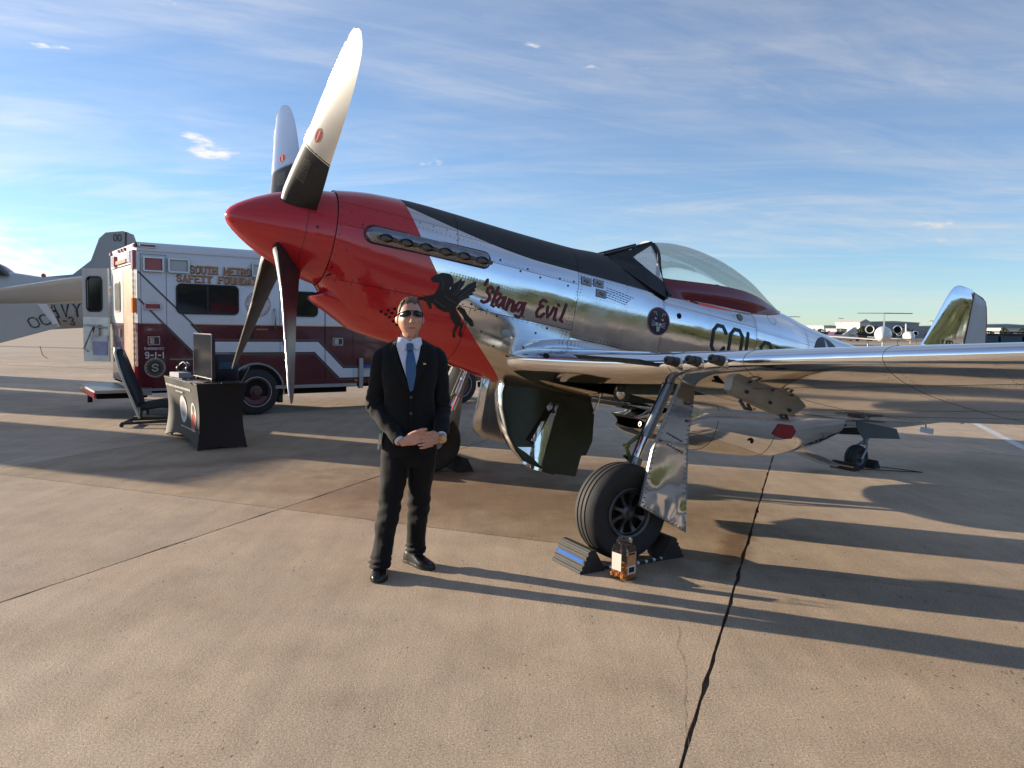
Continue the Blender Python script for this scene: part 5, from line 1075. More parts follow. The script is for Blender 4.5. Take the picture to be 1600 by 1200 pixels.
frame_box('window', -1.325, -.29, 1.775, 2.29, .09, .022, TINT, RBF); frame_box('window', .60, 1.16, 1.775, 2.24, .09, .022, TINT, RBF)
mb = MB(); mb.box(-.83, -.80, -.016, -.007, 1.80, 2.27); mb.build('window_bar', RBF, AMB)
frame_box('warning_light', -1.83, -1.51, 2.455, 2.70, .03, .025, RLENS, CHR2, .045, 'large red warning light at the rear top corner'); frame_box('scene_light', -1.45, -1.11, 2.455, 2.70, .03, .028, CLENS, CHR2, .05); frame_box('scene_light', -.07, .27, 2.455, 2.70, .03, .028, CLENS, CHR2, .05)
frame_box('side_marker', -1.82, -1.56, 1.83, 1.945, .02, .02, RLENS, CHR2, .03); frame_box('side_marker', -1.88, -1.62, 2.84, 2.90, .02, .012, RLENS, CHR2, .035)
frame_box('blue_light', -.30, -.05, 1.37, 1.455, .01, .01, mat('blue_lens', (.02, .06, .16), .15), RBF, .03)
# compartment and crew doors: thin raised panels with dark gaps, handles
mb = MB()
for x0_, x1_, z0_, z1_ in ((-1.865, -1.47, .80, 2.74), (-1.45, -.42, .60, 1.08), (.44, 1.30, .54, 2.62), (1.31, 1.88, .60, 2.62)):
    t = .006
    for a, b_, c, d in ((x0_, z0_, x1_, z0_ + t), (x0_, z1_ - t, x1_, z1_), (x0_, z0_ + t, x0_ + t, z1_ - t), (x1_ - t, z0_ + t, x1_, z1_ - t)): mb.add([Vector((a, -.0065, b_)), Vector((c, -.0065, b_)), Vector((c, -.0065, d)), Vector((a, -.0065, d))], [(0, 1, 2, 3)])
mb.build('door_seams', RBF, AMB)
def handle(x_, z_, w_=.19, h_=.145):
    o = frame_box('door_handle', x_, x_ + w_, z_, z_ + h_, .02, .016, MATS['dark_steel'], CHR2, .02)
    mb = MB(); mb.box(x_ + .03, x_ + w_ * .52, -.035, -.01, z_ + .025, z_ + h_ - .025); mb.build('paddle', CHR2, o)
handle(-1.775, 1.25); handle(.49, 1.245, .21); handle(1.45, 1.245, .21); handle(-1.32, .715)
mb = MB(); mb.tube([(.34, -.01, 1.90), (.34, -.06, 1.87), (.34, -.06, 1.58), (.34, -.01, 1.55)], .016, 8); mb.build('grab_rail', CHR2, AMB, 50)
mb = MB(); mb.box(-1.43, -.95, -.02, -.004, 1.005, 1.02); mb.build('rub_trim', CHR2, AMB)
decal('unit_number', rects([(.02 + .03 * k, 1.52, .04 + .03 * k, 1.545) for k in range(7)]), sd(.006), LET, AMB, 0)
mb = MB(); mb.box(.34, 1.93, -.05, .02, .46, .52); mb.build('running_board', ALP, AMB, 30)
mb = MB(); mb.box(BX0 + .05, -.52, -.03, .02, .49, .53); mb.build('sill_rail', ALP, AMB)
mb = MB(); mb.box(.45, 1.85, .25, 1.9, .33, .45); mb.box(-1.7, 4.4, .8, .95, .38, .52); mb.box(-1.7, 4.4, 1.6, 1.75, .38, .52); mb.build('chassis_rail', DARK, AMB)
# wheel arch and wheels
def arch(cx, y_, r_):
    mb = MB(); rg = []
    for k in range(17):
        a = R(-8 + 196 * k / 16); ca, sa = math.cos(a), math.sin(a)
        rg.append([Vector((cx + (r_ - .03) * ca, y_ + .01, .42 + (r_ - .03) * sa)), Vector((cx + (r_ - .02) * ca, y_ - .05, .42 + (r_ - .02) * sa)), Vector((cx + r_ * ca, y_ - .055, .42 + r_ * sa)), Vector((cx + (r_ + .03) * ca, y_ - .03, .42 + (r_ + .03) * sa)), Vector((cx + (r_ + .035) * ca, y_ + .01, .42 + (r_ + .035) * sa))])
    mb.loft(rg, closed=False); mb.build('wheel_arch', CHR2, AMB, 50)
    mb = MB(); mb.add([Vector((cx + (r_ - .028) * math.cos(R(a)), y_ - .012, .42 + (r_ - .028) * math.sin(R(a)))) for a in range(-10, 191, 10)], [tuple(range(21))]); mb.build('wheel_well', DARK, AMB)
arch(0, 0, .50)
def truck_wheel(cx, y_, w_, lab=None):
    W0 = Vector((cx, y_, .415)); mb = MB(); mb.lathe([(.20, w_), (.22, w_*.2), (.24, -.005), (.36, -.015), (.405, .01), (.415, .05), (.415, w_ - .05), (.40, w_)], 40, Matrix.Translation(W0), axis='y'); t = mb.build('wheel', RUB, AMB, 35)
    mb = MB(); mb.lathe([(.245, .0), (.25, -.012), (.236, -.014), (.225, .02), (.14, .06), (.13, .03), (.07, .01), (.06, -.02), (0, -.02)], 32, Matrix.Translation(W0), axis='y'); mb.build('wheel_rim', mat('truck_rim', (.13, .06, .055), .45, .3, var=.2), t, 40)
    mb = MB(); mb.lathe([(.262, -.012), (.267, -.0172), (.272, -.012)], 40, Matrix.Translation(W0), axis='y'); mb.build('tyre_ring', WHITE, t)
truck_wheel(0, -.035, .5); truck_wheel(4.36, .03, .28); truck_wheel(0, BW - .5, .5); truck_wheel(4.36, BW - .35, .28)
mb = MB(); mb.box(.42, .50, .02, .5, .20, .50); mb.build('mud_flap', RUB, AMB)
# cab
cabp = [(2.03, .50), (2.03, 2.12), (2.25, 2.2), (3.0, 2.16), (3.62, 1.52), (4.75, 1.36), (5.12, 1.2), (5.2, .62), (4.90, .55), (4.84, .75), (4.6, .95), (4.36, .99), (4.1, .95), (3.88, .75), (3.82, .50)]
mb = MB(); mb.prism([p for p in cabp], lambda a, b_: Vector((a, .10, b_)), lambda a, b_: Vector((a, BW - .10, b_))); mb.build('cab_body', AM, AMB, 30)
decal('cab_band', [[(2.04, .63), (3.8, .63), (3.8, .81), (2.04, .81)]], lambda a, b_, off: Vector((a, .096, b_)), WHITE, AMB, 0)
decal('cab_upper', [[(2.04, 1.61), (3.45, 1.61), (2.98, 2.13), (2.25, 2.17), (2.04, 2.1)]], lambda a, b_, off: Vector((a, .0965, b_)), AW, AMB, 0)
decal('cab_window', [[(2.25, 1.55), (3.4, 1.55), (2.95, 2.05), (2.3, 2.08)]], lambda a, b_, off: Vector((a, .092, b_)), TINT, AMB, 0)
mb = MB(); mb.box(5.2, 5.42, .05, BW - .05, .42, .62); mb.build('front_bumper', CHR2, AMB, 30)
mb = MB(); mb.box(5.1, 5.3, .3, .5, .3, .42); mb.lathe([(.0, -.03), (.05, -.03), (.05, .02), (0, .02)], 12, Matrix.Translation((5.52, .35, .5)), axis='y'); mb.tube([(5.4, .35, .5), (5.52, .35, .5)], .02, 6); mb.build('tow_hook', DARK, AMB, 40)
mb = MB(); mb.box(1.98, 2.06, -.06, .02, .42, 1.0); mb.build('stone_guard', ALP, AMB); mb = MB(); mb.box(1.90, 1.96, -.03, -.005, .55, .60); mb.build('marker_lamp', ALENS, AMB)
mb = MB(); mb.box(2.06, 2.40, .02, .12, .82, .86); mb.build('blue_strip', mat('blue_plastic', (.02, .08, .4), .3), AMB)
# rear face
xr = BX0
mb = MB(); mb.box(xr, xr + .02, 0.0, .17, .55, 1.60); mb.box(xr, xr + .02, BW - .17, BW, .55, 1.60); mb.build('rear_corner_post', AM, AMB, 30)
mb = MB(); mb.box(xr, xr + .02, 0.0, .17, 1.61, 2.84); mb.box(xr, xr + .02, BW - .17, BW, 1.61, 2.84); mb.box(xr, xr + .02, .17, BW - .17, 2.60, 2.92); mb.build('rear_header', AW, AMB, 30)
def reardoor(y0_, y1_, x_):
    d = MB(); d.box(x_ - .0, x_ + .05, y0_, y1_, 1.60, 2.58); o = d.build('rear_door', AW, AMB, 30)
    d = MB(); d.box(x_ - .0, x_ + .05, y0_, y1_, .56, 1.597); d.build('door_lower', AM, o)
    yc = (y0_ + y1_) / 2; rr = roundrect(yc - .27, yc + .27, 1.80, 2.34, .08); d = MB(); d.prism(rr, lambda a, b_: Vector((x_ - .014, a, b_)), lambda a, b_: Vector((x_ - .001, a, b_))); d.build('window_seal', RBF, o, 30)
    rr = roundrect(yc - .245, yc + .245, 1.825, 2.315, .07); d = MB(); d.prism(rr, lambda a, b_: Vector((x_ - .018, a, b_)), lambda a, b_: Vector((x_ - .0145, a, b_))); d.build('pane', mat('rear_pane', (.22, .23, .21), .2, var=.4, vscale=6), o)
    d = MB(); d.box(x_ - .03, x_ - .002, yc - .3, yc - .2, 1.35, 1.5); d.build('door_handle', CHR2, o)
reardoor(1.22, 2.26, xr - .004)
mb = MB(); mb.box(xr - .004, xr + .04, .18, 1.19, .56, 2.58); mb.build('rear_door', mat('sunlit_door_tint', (.34, .24, .17), .35, .3, var=.3, vscale=3), AMB, 30)  # orange tan colour stands for low sunlight painted onto this door
mb = MB(); mb.box(xr + .05, xr + 1.5, 1.24, BW - .2, .58, .60); mb.box(xr + 1.48, xr + 1.5, 1.24, BW - .2, .6, 2.55); mb.build('cabin_interior', mat('interior_grey', (.25, .24, .22), .6), AMB)
for k, y_ in enumerate((.10, .95, 1.22, 1.5, BW - .12)): mb = MB(); mb.box(xr - .035, xr, y_ - .055, y_ + .055, 2.845, 2.895); mb.build('clearance_light', RLENS, AMB)
mb = MB(); mb.box(xr - .05, xr, .30, .55, 2.62, 2.80); mb.build('scene_light', CLENS, AMB); mb = MB(); mb.box(xr - .05, xr, .06, .22, 2.50, 2.80); mb.build('warning_light', RLENS, AMB); mb = MB(); mb.box(xr - .04, xr, .75, 1.7, 2.64, 2.70); mb.build('amber_bar', ALENS, AMB)
mb = MB(); mb.box(xr - .05, xr, 1.8, 2.1, 2.62, 2.80); mb.build('warning_light', RLENS, AMB)
mb = MB(); mb.box(xr - .06, xr, .05, .15, 1.78, 2.02); mb.build('warning_light', ALENS, AMB); mb = MB(); mb.box(xr - .05, xr, .03, .16, .62, .90); mb.build('tail_light', RLENS, AMB)
mb = MB(); mb.tube([(xr - .03, .14, .65 + i * .05) for i in range(38)], [.010 + .007 * (i % 2) for i in range(38)], 6); mb.build('reflective_strip', CHR2, AMB, 30)
mb = MB(); mb.box(xr - .60, xr - .02, .35, 2.1, .44, .49); mb.build('rear_step', ALP, AMB, 30); mb = MB(); mb.box(xr - .605, xr - .58, .35, 2.1, .36, .46); mb.build('step_edge', RLENS, AMB)
mb = MB(); mb.box(xr - .5, xr + .3, .9, 1.0, .30, .42); mb.box(xr - .5, xr + .3, 1.5, 1.6, .30, .42); mb.tube([(xr - .55, 1.25, .22), (xr - .55, 1.25, .38)], .04, 8); mb.build('hitch', DARK, AMB)
mb = MB(); mb.box(xr - .02, xr + .2, 0, .35, .42, .55); mb.build('rear_bumper_corner', ALP, AMB, 30)
# the far door swung out, its bright inner face to the camera
MD = Matrix.Translation((xr - .02, BW + .02, 0)) @ Matrix.Rotation(R(135), 4, 'Z')
IN = mat('door_inner', (0.72, 0.72, 0.68), 0.34, 0.6, var=0.15, vscale=5, bump=0.2, bscale=8)
mb = MB(); mb.box(.03, .56, -.025, .025, .86, 1.70, MD); od = mb.build('open_rear_door', IN, AMB, 30)
mb = MB(); mb.box(.03, .16, -.025, .025, 1.703, 2.62, MD); mb.box(.46, .56, -.025, .025, 1.703, 2.62, MD); mb.box(.163, .457, -.025, .025, 2.45, 2.62, MD); mb.box(.163, .457, -.025, .025, 1.703, 1.82, MD); mb.build('door_frame', mat('door_cream', (.55, .55, .52), .4, var=.05), od, 30)
mb = MB(); mb.box(.163, .457, -.008, .008, 1.823, 2.447, MD); mb.build('pane', TINT, od)
mb = MB(); fr_ = [MD @ Vector((a, .03, b_)) for a, b_ in roundrect(.15, .47, 1.81, 2.46, .08)]; mb.tube(fr_ + [fr_[0]], .014, 6); mb.build('window_seal', RBF, od, 60)
mb = MB(); mb.tube([MD @ Vector(v) for v in ((.56, .03, 1.55), (.48, .09, 1.55), (.35, .10, 1.54), (.08, .09, 1.50))], .016, 8); mb.tube([MD @ Vector(v) for v in ((.30, .10, 1.52), (.40, .12, 1.28), (.48, .12, 1.10), (.40, .10, 1.05))], .018, 8); mb.box(.2, .32, .03, .08, 1.35, 1.56, MD); mb.build('door_grab_bar', CHR2, od, 50)
mb = MB(); mb.box(.06, .36, .028, .036, .98, 1.24, MD); mb.build('door_label', mat('label_lilac', (.42, .42, .58), .6, var=.15), od); mb = MB(); mb.box(.04, .40, .028, .045, 1.24, 1.36, MD); mb.build('crumpled_bag', WHITE, od)
# ---------------------------------------------------------------- navy trainer on the left
NV = mat('navy_grey', (0.48, 0.48, 0.46), 0.28, coat=0.25, var=0.05, vscale=1.5); NVI = mat('navy_lettering', (0.06, 0.065, 0.07), 0.5); NVG = mat('gloss_grey_wing', (0.74, 0.72, 0.67), 0.15, 0.1, coat=0.5, bump=0.05, bscale=1.5)
T6 = empty('trainer_aircraft', 'light grey navy trainer aircraft at the left edge behind the open ambulance door', 'airplane', loc=(-11.0, 17.2, 0), rz=R(185))
# local x points to the nose (away to the left), y to starboard ... fuselage
def t6(x_, y_, z_): return Vector((x_ * 1.1, y_ * 1.1, 1.656 + (z_ - 1.656) * 1.1))
mb = MB(); rg = []
for x_, zt_, zb_, w_ in ((-1.6,2.30,1.95,.05),(-1.0,2.42,1.70,.16),(-.2,2.52,1.50,.26),(.9,2.50,1.42,.36),(1.8,2.62,1.33,.42),(2.6,2.98,1.2,.46),(3.6,3.05,1.1,.48),(5.0,2.6,1.0,.46),(6.6,2.3,1.1,.36),(7.4,1.9,1.4,.12)):
    x_ -= 1.3; rg.append([t6(x_, w_ * math.cos(2*math.pi*k/28), (zt_ + zb_) / 2 + (zt_ - zb_) / 2 * math.sin(2*math.pi*k/28)) for k in range(28)])
mb.loft(rg); mb.build('fuselage', NV, T6, 50)
mb = MB(); mb.prism([(-.1,2.50),(-.62,2.56),(-.98,2.85),(-1.15,3.30),(-1.28,3.42),(-1.62,3.46),(-1.80,3.40),(-1.85,3.25),(-1.62,2.2),(-1.0,2.2)], lambda a, b_: t6(a - .42, -.04, b_), lambda a, b_: t6(a - .42, .04, b_)); tf = mb.build('tail_fin', mat('navy_dark_grey', (.27, .29, .31), .35, coat=.2), T6, 30)
mb = MB(); mb.prism([(-1.55,2.3),(-1.68,3.1),(-1.70,3.44),(-1.66,3.445),(-1.645,3.1),(-1.52,2.3)], lambda a, b_: t6(a - .42, -.045, b_), lambda a, b_: t6(a - .42, .045, b_)); mb.build('rudder_hinge', NVI, tf)
pl, w_ = text_polys('00', 0, 0, .12, sw=.2); decal('tail_number', [[(p[0], p[1]) for p in q] for q in pl], lambda a, b_, off: t6(-1.58 - a, -.0475 - off * 0, 3.28 + b_) if False else t6(-1.86 - a * .8, .048 + off * 20, 3.26 + b_), NVI, tf, 0)
decal('tail_number', [[(p[0], p[1]) for p in q] for q in pl], lambda a, b_, off: t6(-1.86 - a * .8, -.048 - off * 20, 3.26 + b_), NVI, tf, 0)
# near wing with its flap lowered; world coordinates, stored relative to the aircraft
TI = Matrix.Translation((-11.0, 17.2, 0)) @ Matrix.Rotation(R(185), 4, 'Z'); TIi = TI.inverted()
def wv(x_, y_, z_): return TIi @ Vector((x_, y_, z_))
def tw_(u_):  # u 0 (left, out of frame) .. 1 (tip behind the door)
    Yc = 15.25; xl = -12.6 + 4.5 * u_; zt_ = 2.235 + .167 * (xl + 10.17); zb_ = 1.89 + .067 * (xl + 10.17)
    return xl, Yc, zt_, zb_
mb = MB(); rg = []
for i in range(15):
    u_ = i / 14; xl, yy, zt_, zb_ = tw_(u_); e = 1 if u_ < .9 else math.sqrt(max(0.02, 1 - ((u_ - .9) / .1) ** 2)); zm = (zt_ + zb_) / 2; hh = (zt_ - zb_) / 2 * e
    rg.append([wv(xl, yy + 1.0 * (1 - math.sin(a)) * .5 * (1 if math.cos(a) > -2 else 1) + .0 - .10 * math.cos(a) * (1 if math.sin(a) > 0 else .4), zm + hh * math.sin(a) + .03 * math.cos(a)) if False else wv(xl, yy + (.12 * math.cos(a) + .55 * (1 - (1 + math.sin(a)) / 2)), zm + hh * math.sin(a)) for a in [2 * math.pi * k / 20 for k in range(20)]])
mb.loft(rg); mb.build('wing', NVG, T6, 60)
fl = [(-11.4, .86), (-10.31, 1.165), (-9.15, 1.49), (-9.37, 1.94), (-9.51, 1.96), (-11.4, 1.90)]
mb = MB(); mb.prism(fl, lambda a, b_: wv(a, 15.45, b_), lambda a, b_: wv(a, 15.55, b_)); fp = mb.build('wing_flap', NV, T6, 30)
mb = MB(); mb.prism([(-9.51, 1.95), (-9.34, 1.95), (-9.12, 1.56), (-9.2, 1.535)], lambda a, b_: wv(a, 15.38, b_), lambda a, b_: wv(a, 15.42, b_)); mb.build('flap_end_rib', WHITE, T6)
pl, w_ = text_polys('00', 0, 0, .24, cw=.75, sw=.14); decal('wing_number', [[(-9.66 + p[0] * .95 - p[1] * .45, 1.46 + p[1] * .75 + p[0] * .25) for p in q] for q in pl], lambda a, b_, off: wv(a, 15.445 - off * 20, b_), NVI, fp, 0)
for txt, x0_, z_, h_, kx in (('NAVY', 0, 1.714, .27, .90), ('VT-3', .19, 1.535, .155, .90)):
    pl, w_ = text_polys(txt, 0, 0, h_, cw=.6, sw=.17); 
    def fs(a, b_, off):
        x_ = -.50 - a * kx; zt_, zb_, w2 = lerp_tab([(-2.3,2.42,1.70,.16),(-1.5,2.52,1.50,.26),(-.4,2.50,1.42,.36),(.5,2.62,1.33,.42)], x_); zm = (zt_ + zb_) / 2; q = min(.99, abs((b_ - zm) / ((zt_ - zb_) / 2))); return t6(x_, w2 * math.sqrt(1 - q * q) + .006 + off * 20, b_)
    decal('fuselage_lettering', [[(x0_ + p[0], z_ + p[1]) for p in q] for q in pl], fs, NVI, T6, .1)
mb = MB(); mb.lathe([(.05, 0), (.05, .08), (.03, .11), (0, .12)], 12, Matrix.Translation((-.5, 0, 2.54))); mb.build('beacon', mat('beacon_red', (.3, .05, .02), .3), T6)
mb = MB(); rg = []
for i in range(9):
    t = i / 8; x_ = .1 + 1.7 * t; h_ = .30 * math.sin(math.pi * t) ** .6; rg.append([t6(x_, .34 * math.cos(R(18 * k)), 2.50 + .25 * t + h_ * math.sin(R(18 * k))) for k in range(11)])
mb.loft(rg, closed=False); mb.build('canopy', TINT, T6, 60)
mb = MB()
for x_, y_ in ((3.0, 1.6), (3.0, -1.6), (6.3, 0)): mb.lathe([(.0, -.08), (.22, -.08), (.26, 0), (.22, .08), (0, .08)], 20, Matrix.Translation((x_, y_, .26)), axis='y'); 
mb.build('landing_wheel', RUB, T6, 40)
mb = MB(); mb.tube([t6(3.0, 1.6, .26), t6(3.0, 1.4, 1.3)], .05, 8); mb.tube([t6(3.0, -1.6, .26), t6(3.0, -1.4, 1.3)], .05, 8); mb.tube([t6(6.3, 0, .26), t6(6.3, 0, 1.3)], .05, 8); mb.build('gear_leg', WHITE, T6, 50)
mb = MB(); mb.tube([wv(-9.55, 15.5, 1.10), wv(-9.50, 15.5, .92), wv(-9.40, 15.5, .85)], .006, 4); mb.build('static_wick', BLK, T6)
mb = MB(); mb.box(.35, .43, .0, .08, 1.26, 1.38); mb.box(-.2, -.12, .0, .05, 1.40, 1.5); mb.build('belly_aerial', BLK, T6)
# ---------------------------------------------------------------- covered table and what stands on it
TBF = Vector((-4.01, 9.713, 0)); TL = Vector((-.606, .795, 0)); TW = Vector((.807, .590, 0)).normalized()
TM = Matrix(((TL.x, TW.x, 0, TBF.x), (TL.y, TW.y, 0, TBF.y), (0, 0, 1, 0), (0, 0, 0, 1)))   # x along the long side, y across
CLO = mat('black_stretch_cloth', (0.012, 0.0115, 0.0115), 0.6, var=0.15, vscale=4)
CLO2 = mat('black_tabletop_cloth', (0.030, 0.028, 0.026), 0.55, var=0.1)
TH = .85; TLen, TWid = 1.75, .64
tb = empty('display_table', 'folding table in a stretched black cloth printed with two round logos', 'table', M=TM)
def cloth_side(axis, c, name):
    mb = MB(); V = []; nx, nz = 28, 16; L_ = TLen if axis == 'x' else TWid
    pin = .10 if axis == 'x' else .045
    for j in range(nz + 1):
        v = j / nz
        for i in range(nx + 1):
            u_ = i / nx; bow = math.sin(math.pi * v) * .045 + .03 * (1 - v) * math.sin(math.pi * u_)
            side_in = .05 * math.sin(math.pi * v) * (1 - 2 * u_); arch_ = (.11 if axis == 'x' else .03) * math.sin(math.pi * u_) ** .7 * (1 - v) ** 2
            a = u_ * L_ + side_in; z_ = v * TH * (1 - arch_) + arch_
            wr = .006 * math.sin(9 * u_ + 5 * v) * math.sin(math.pi * u_)
            if axis == 'x': V.append((a, (bow * 1 + wr) if c == 0 else TWid - bow - wr, z_))
            else: V.append(((bow + wr) if c == 0 else TLen - bow - wr, a, z_))
    F = [(j * (nx + 1) + i, j * (nx + 1) + i + 1, (j + 1) * (nx + 1) + i + 1, (j + 1) * (nx + 1) + i) for j in range(nz) for i in range(nx)]
    mb.add(V, F); return mb.build(name, CLO, tb, 60)
front = cloth_side('x', 0, 'cloth_front'); cloth_side('x', 1, 'cloth_back'); cloth_side('y', 0, 'cloth_end'); cloth_side('y', 1, 'cloth_end')
mb = MB(); mb.box(0, TLen, 0, TWid, TH, TH + .012); mb.build('cloth_top', CLO2, tb, 30)
mb = MB()
for x_ in (.08, TLen - .08):
    for y_ in (.08, TWid - .08): mb.tube([(x_, y_, 0), (x_, y_, TH - .01)], .018, 8)
mb.build('table_legs', GREYM, tb, 50)
def fsd(lift):
    def f(a, b_, off):
        v = b_ / TH; u_ = a / TLen; return Vector((a, math.sin(math.pi * v) * .045 + .03 * (1 - v) * math.sin(math.pi * u_) - .008 - lift - off * 20, b_))
    return f
PW = mat('print_white', (.62, .60, .58), .5)
decal('round_logo', [circ(.86, .46, .185, 32)], fsd(0), PW, tb, .06); decal('round_logo', [circ(.86, .46, .11, 24)], fsd(.001), mat('print_grey', (.35, .33, .34), .5), tb, .06)
decal('shield_logo', [[(.33 + p[0] * .9, .40 + p[1] * 1.2) for p in circ(0, 0, .16, 24)]], fsd(0), PW, tb, .06)
decal('shield_logo', [[(.33 + p[0] * .9, .34 + p[1] * .8) for p in circ(0, 0, .14, 24)]], fsd(.001), mat('print_red', (.5, .04, .03), .5), tb, .06); decal('shield_logo', [circ(.33, .50, .06, 16)], fsd(.002), mat('print_dark', (.08, .06, .06), .5), tb, .06)
rnd = random.Random(11); pol = []; x_ = .35
while x_ < 1.6: L_ = rnd.uniform(.03, .09); pol.append([(x_, .735), (x_ + L_, .735), (x_ + L_, .765), (x_, .765)]); x_ += L_ + .018
x_ = .78
while x_ < 1.15: L_ = rnd.uniform(.03, .07); pol.append([(x_, .68), (x_ + L_, .68), (x_ + L_, .70), (x_, .70)]); x_ += L_ + .015
x_ = .15
while x_ < .95: L_ = rnd.uniform(.02, .06); pol.append([(x_, .22), (x_ + L_, .22), (x_ + L_, .235), (x_, .235)]); x_ += L_ + .015
decal('printed_words', pol, fsd(0), PW, tb, 0)
def on_table(name, label, cat, x_, y_, rz=0.0):
    p = TM @ Vector((x_, y_, TH + .0125)); return empty(name, label, cat, loc=p, rz=math.atan2(TL.y, TL.x) + rz)
# television
t = on_table('television', 'flat black television standing on the covered table', 'television', .50, .24, math.pi)
mb = MB(); mb.box(-.42, .42, -.025, .02, .05, .63); mb.build('casing', BLK, t, 30); mb = MB(); mb.box(-.41, .41, -.029, -.0255, .06, .62); mb.build('screen', mat('screen_black', (.01, .01, .011), .12), t)
mb = MB(); fr_ = [(-.42, -.027, .05), (.42, -.027, .05), (.42, -.027, .63), (-.42, -.027, .63), (-.42, -.027, .05)]; mb.tube(fr_, .006, 4); mb.build('bezel', mat('bezel_silver', (.5, .5, .5), .3, .8), t)
mb = MB()
for x_ in (-.35, .35): mb.box(x_ - .015, x_ + .015, -.12, .10, 0, .012); mb.box(x_ - .012, x_ + .012, -.015, .012, .012, .052)
mb.build('stand', BLK, t)
# laptop
t = on_table('laptop', 'open black laptop at the right end of the covered table', 'laptop', .08, .44, R(170))
mb = MB(); mb.box(-.17, .17, -.12, .12, 0, .014); mb.build('keyboard_base', BLK, t, 30); ML = Matrix.Translation((0, .12, .012)) @ Matrix.Rotation(R(-28), 4, 'X'); mb = MB(); mb.box(-.17, .17, -.004, .004, 0, .23, ML); mb.build('lid', mat('laptop_grey', (.20, .18, .15), .4, .4), t, 30)
mb = MB(); mb.box(-.16, .16, -.0055, -.0045, .012, .22, ML); mb.build('screen', MATS['screen_black'], t)
# equipment case
t = on_table('equipment_case', 'black case with a blue panel behind the television', 'case', .62, .50)
mb = MB(); mb.loft([[Vector((a, b_, z_)) for a, b_ in roundrect(-.22 + i_, .22 - i_, -.17 + i_, .17 - i_, .05)] for z_, i_ in ((0, .01), (.02, 0), (.30, .0), (.34, .02), (.36, .05))]); mb.build('case_body', mat('case_black', (.02, .025, .035), .5), t, 40)
mb = MB(); mb.box(-.235, -.221, -.11, .11, .16, .25); mb.build('blue_panel', mat('panel_teal', (.02, .11, .17), .35), t)
# papers, box, small gear
t = on_table('brochure_stack', 'white and orange brochures fanned at the near corner of the covered table', 'brochures', .22, .10, .3)
for k in range(5): mb = MB(); M_ = Matrix.Translation((.02 * k, .015 * k, .0015 * k)) @ Matrix.Rotation(.12 * k, 4, 'Z'); mb.box(-.10, .10, -.07, .07, 0, .0012, M_); mb.build('brochure', PW if k % 2 == 0 else mat('brochure_orange', (.55, .20, .08), .5), t)
t = on_table('carton', 'small pale carton on the far end of the covered table', 'box', 1.42, .16, .2); mb = MB(); mb.box(-.14, .14, -.09, .09, 0, .06); mb.build('carton_body', mat('carton_grey', (.42, .44, .47), .6), t, 30); mb = MB(); mb.box(-.135, .135, -.085, .085, .0602, .066); mb.build('carton_lid', PW, t)
t = on_table('headset', 'black headset with silver arms on the pale carton', 'headset', 1.45, .22, .4); mb = MB(); mb.tube([(-.10, 0, .09), (-.08, 0, .17), (0, 0, .21), (.08, 0, .17), (.10, 0, .09)], .018, 8); mb.build('headband', BLK, t, 50)
for s_ in (-1, 1): mb = MB(); mb.lathe([(0, -.02), (.045, -.02), (.05, 0), (.045, .02), (0, .02)], 16, Matrix.Translation((s_ * .10, 0, .115)), axis='x'); mb.build('earcup', BLK, t, 40)
mb = MB(); mb.tube([(-.06, -.04, .12), (-.02, -.06, .19), (.01, -.06, .20)], .008, 6); mb.tube([(.01, -.05, .15), (.05, -.07, .20), (.09, -.07, .19)], .008, 6); mb.build('boom_arm', CHROME, t, 50)
t = on_table('tablet', 'black tablet lying flat beside the television', 'tablet', 1.0, .12, .1); mb = MB(); mb.box(-.13, .13, -.09, .09, 0, .01); mb.build('tablet_body', BLK, t, 30); mb = MB(); mb.box(-.12, .12, -.08, .08, .0102, .012); mb.build('screen', MATS['screen_black'], t)
# ---------------------------------------------------------------- reclined black seat
st = empty('stair_chair', 'black high backed evacuation chair on a low frame behind the ambulance', 'chair', loc=(-5.80, 12.05, 0), rz=R(12))
PAD = mat('black_vinyl', (.016, .018, .022), .42, bump=.15, bscale=12, var=.2)
def slab(path, w_, th, m, nm, par, taper=None):
    rg = []
    for i, (x_, z_) in enumerate(path):
        a = path[max(0, i - 1)]; b_ = path[min(len(path) - 1, i + 1)]; d = Vector((b_[0] - a[0], 0, b_[1] - a[1])).normalized(); nn = Vector((-d.z, 0, d.x)); ww = w_ * (taper[i] if taper else 1)
        rg.append([Vector((x_, 0, z_)) + nn * q * th / 2 + Vector((0, p * ww / 2, 0)) for p, q in ((-1, -.6), (-.85, -1), (.85, -1), (1, -.6), (1, .6), (.85, 1), (-.85, 1), (-1, .6))])
    mb = MB(); mb.loft(rg); return mb.build(nm, m, par, 50)
bk = slab([(-.06, .30), (-.10, .48), (-.17, .66), (-.24, .84), (-.29, 1.0), (-.33, 1.12), (-.345, 1.20)], .44, .09, PAD, 'backrest', st, [.8, .95, 1, 1, .9, .7, .45])
slab([(-.02, .30), (.10, .33), (.28, .36), (.42, .35), (.50, .28)], .46, .12, PAD, 'seat', st, [.8, .95, 1, .95, .8])
for s_ in (-1, 1):
    mb = MB(); mb.tube([(-.02, s_ * .22, .14), (-.12, s_ * .23, .42), (-.22, s_ * .23, .68), (-.30, s_ * .215, .92), (-.365, s_ * .17, 1.14), (-.385, s_ * .08, 1.22)], .020, 8); mb.build('side_rail', mat('rail_ivory', (.55, .53, .45), .35, .2, var=.2), st, 50)
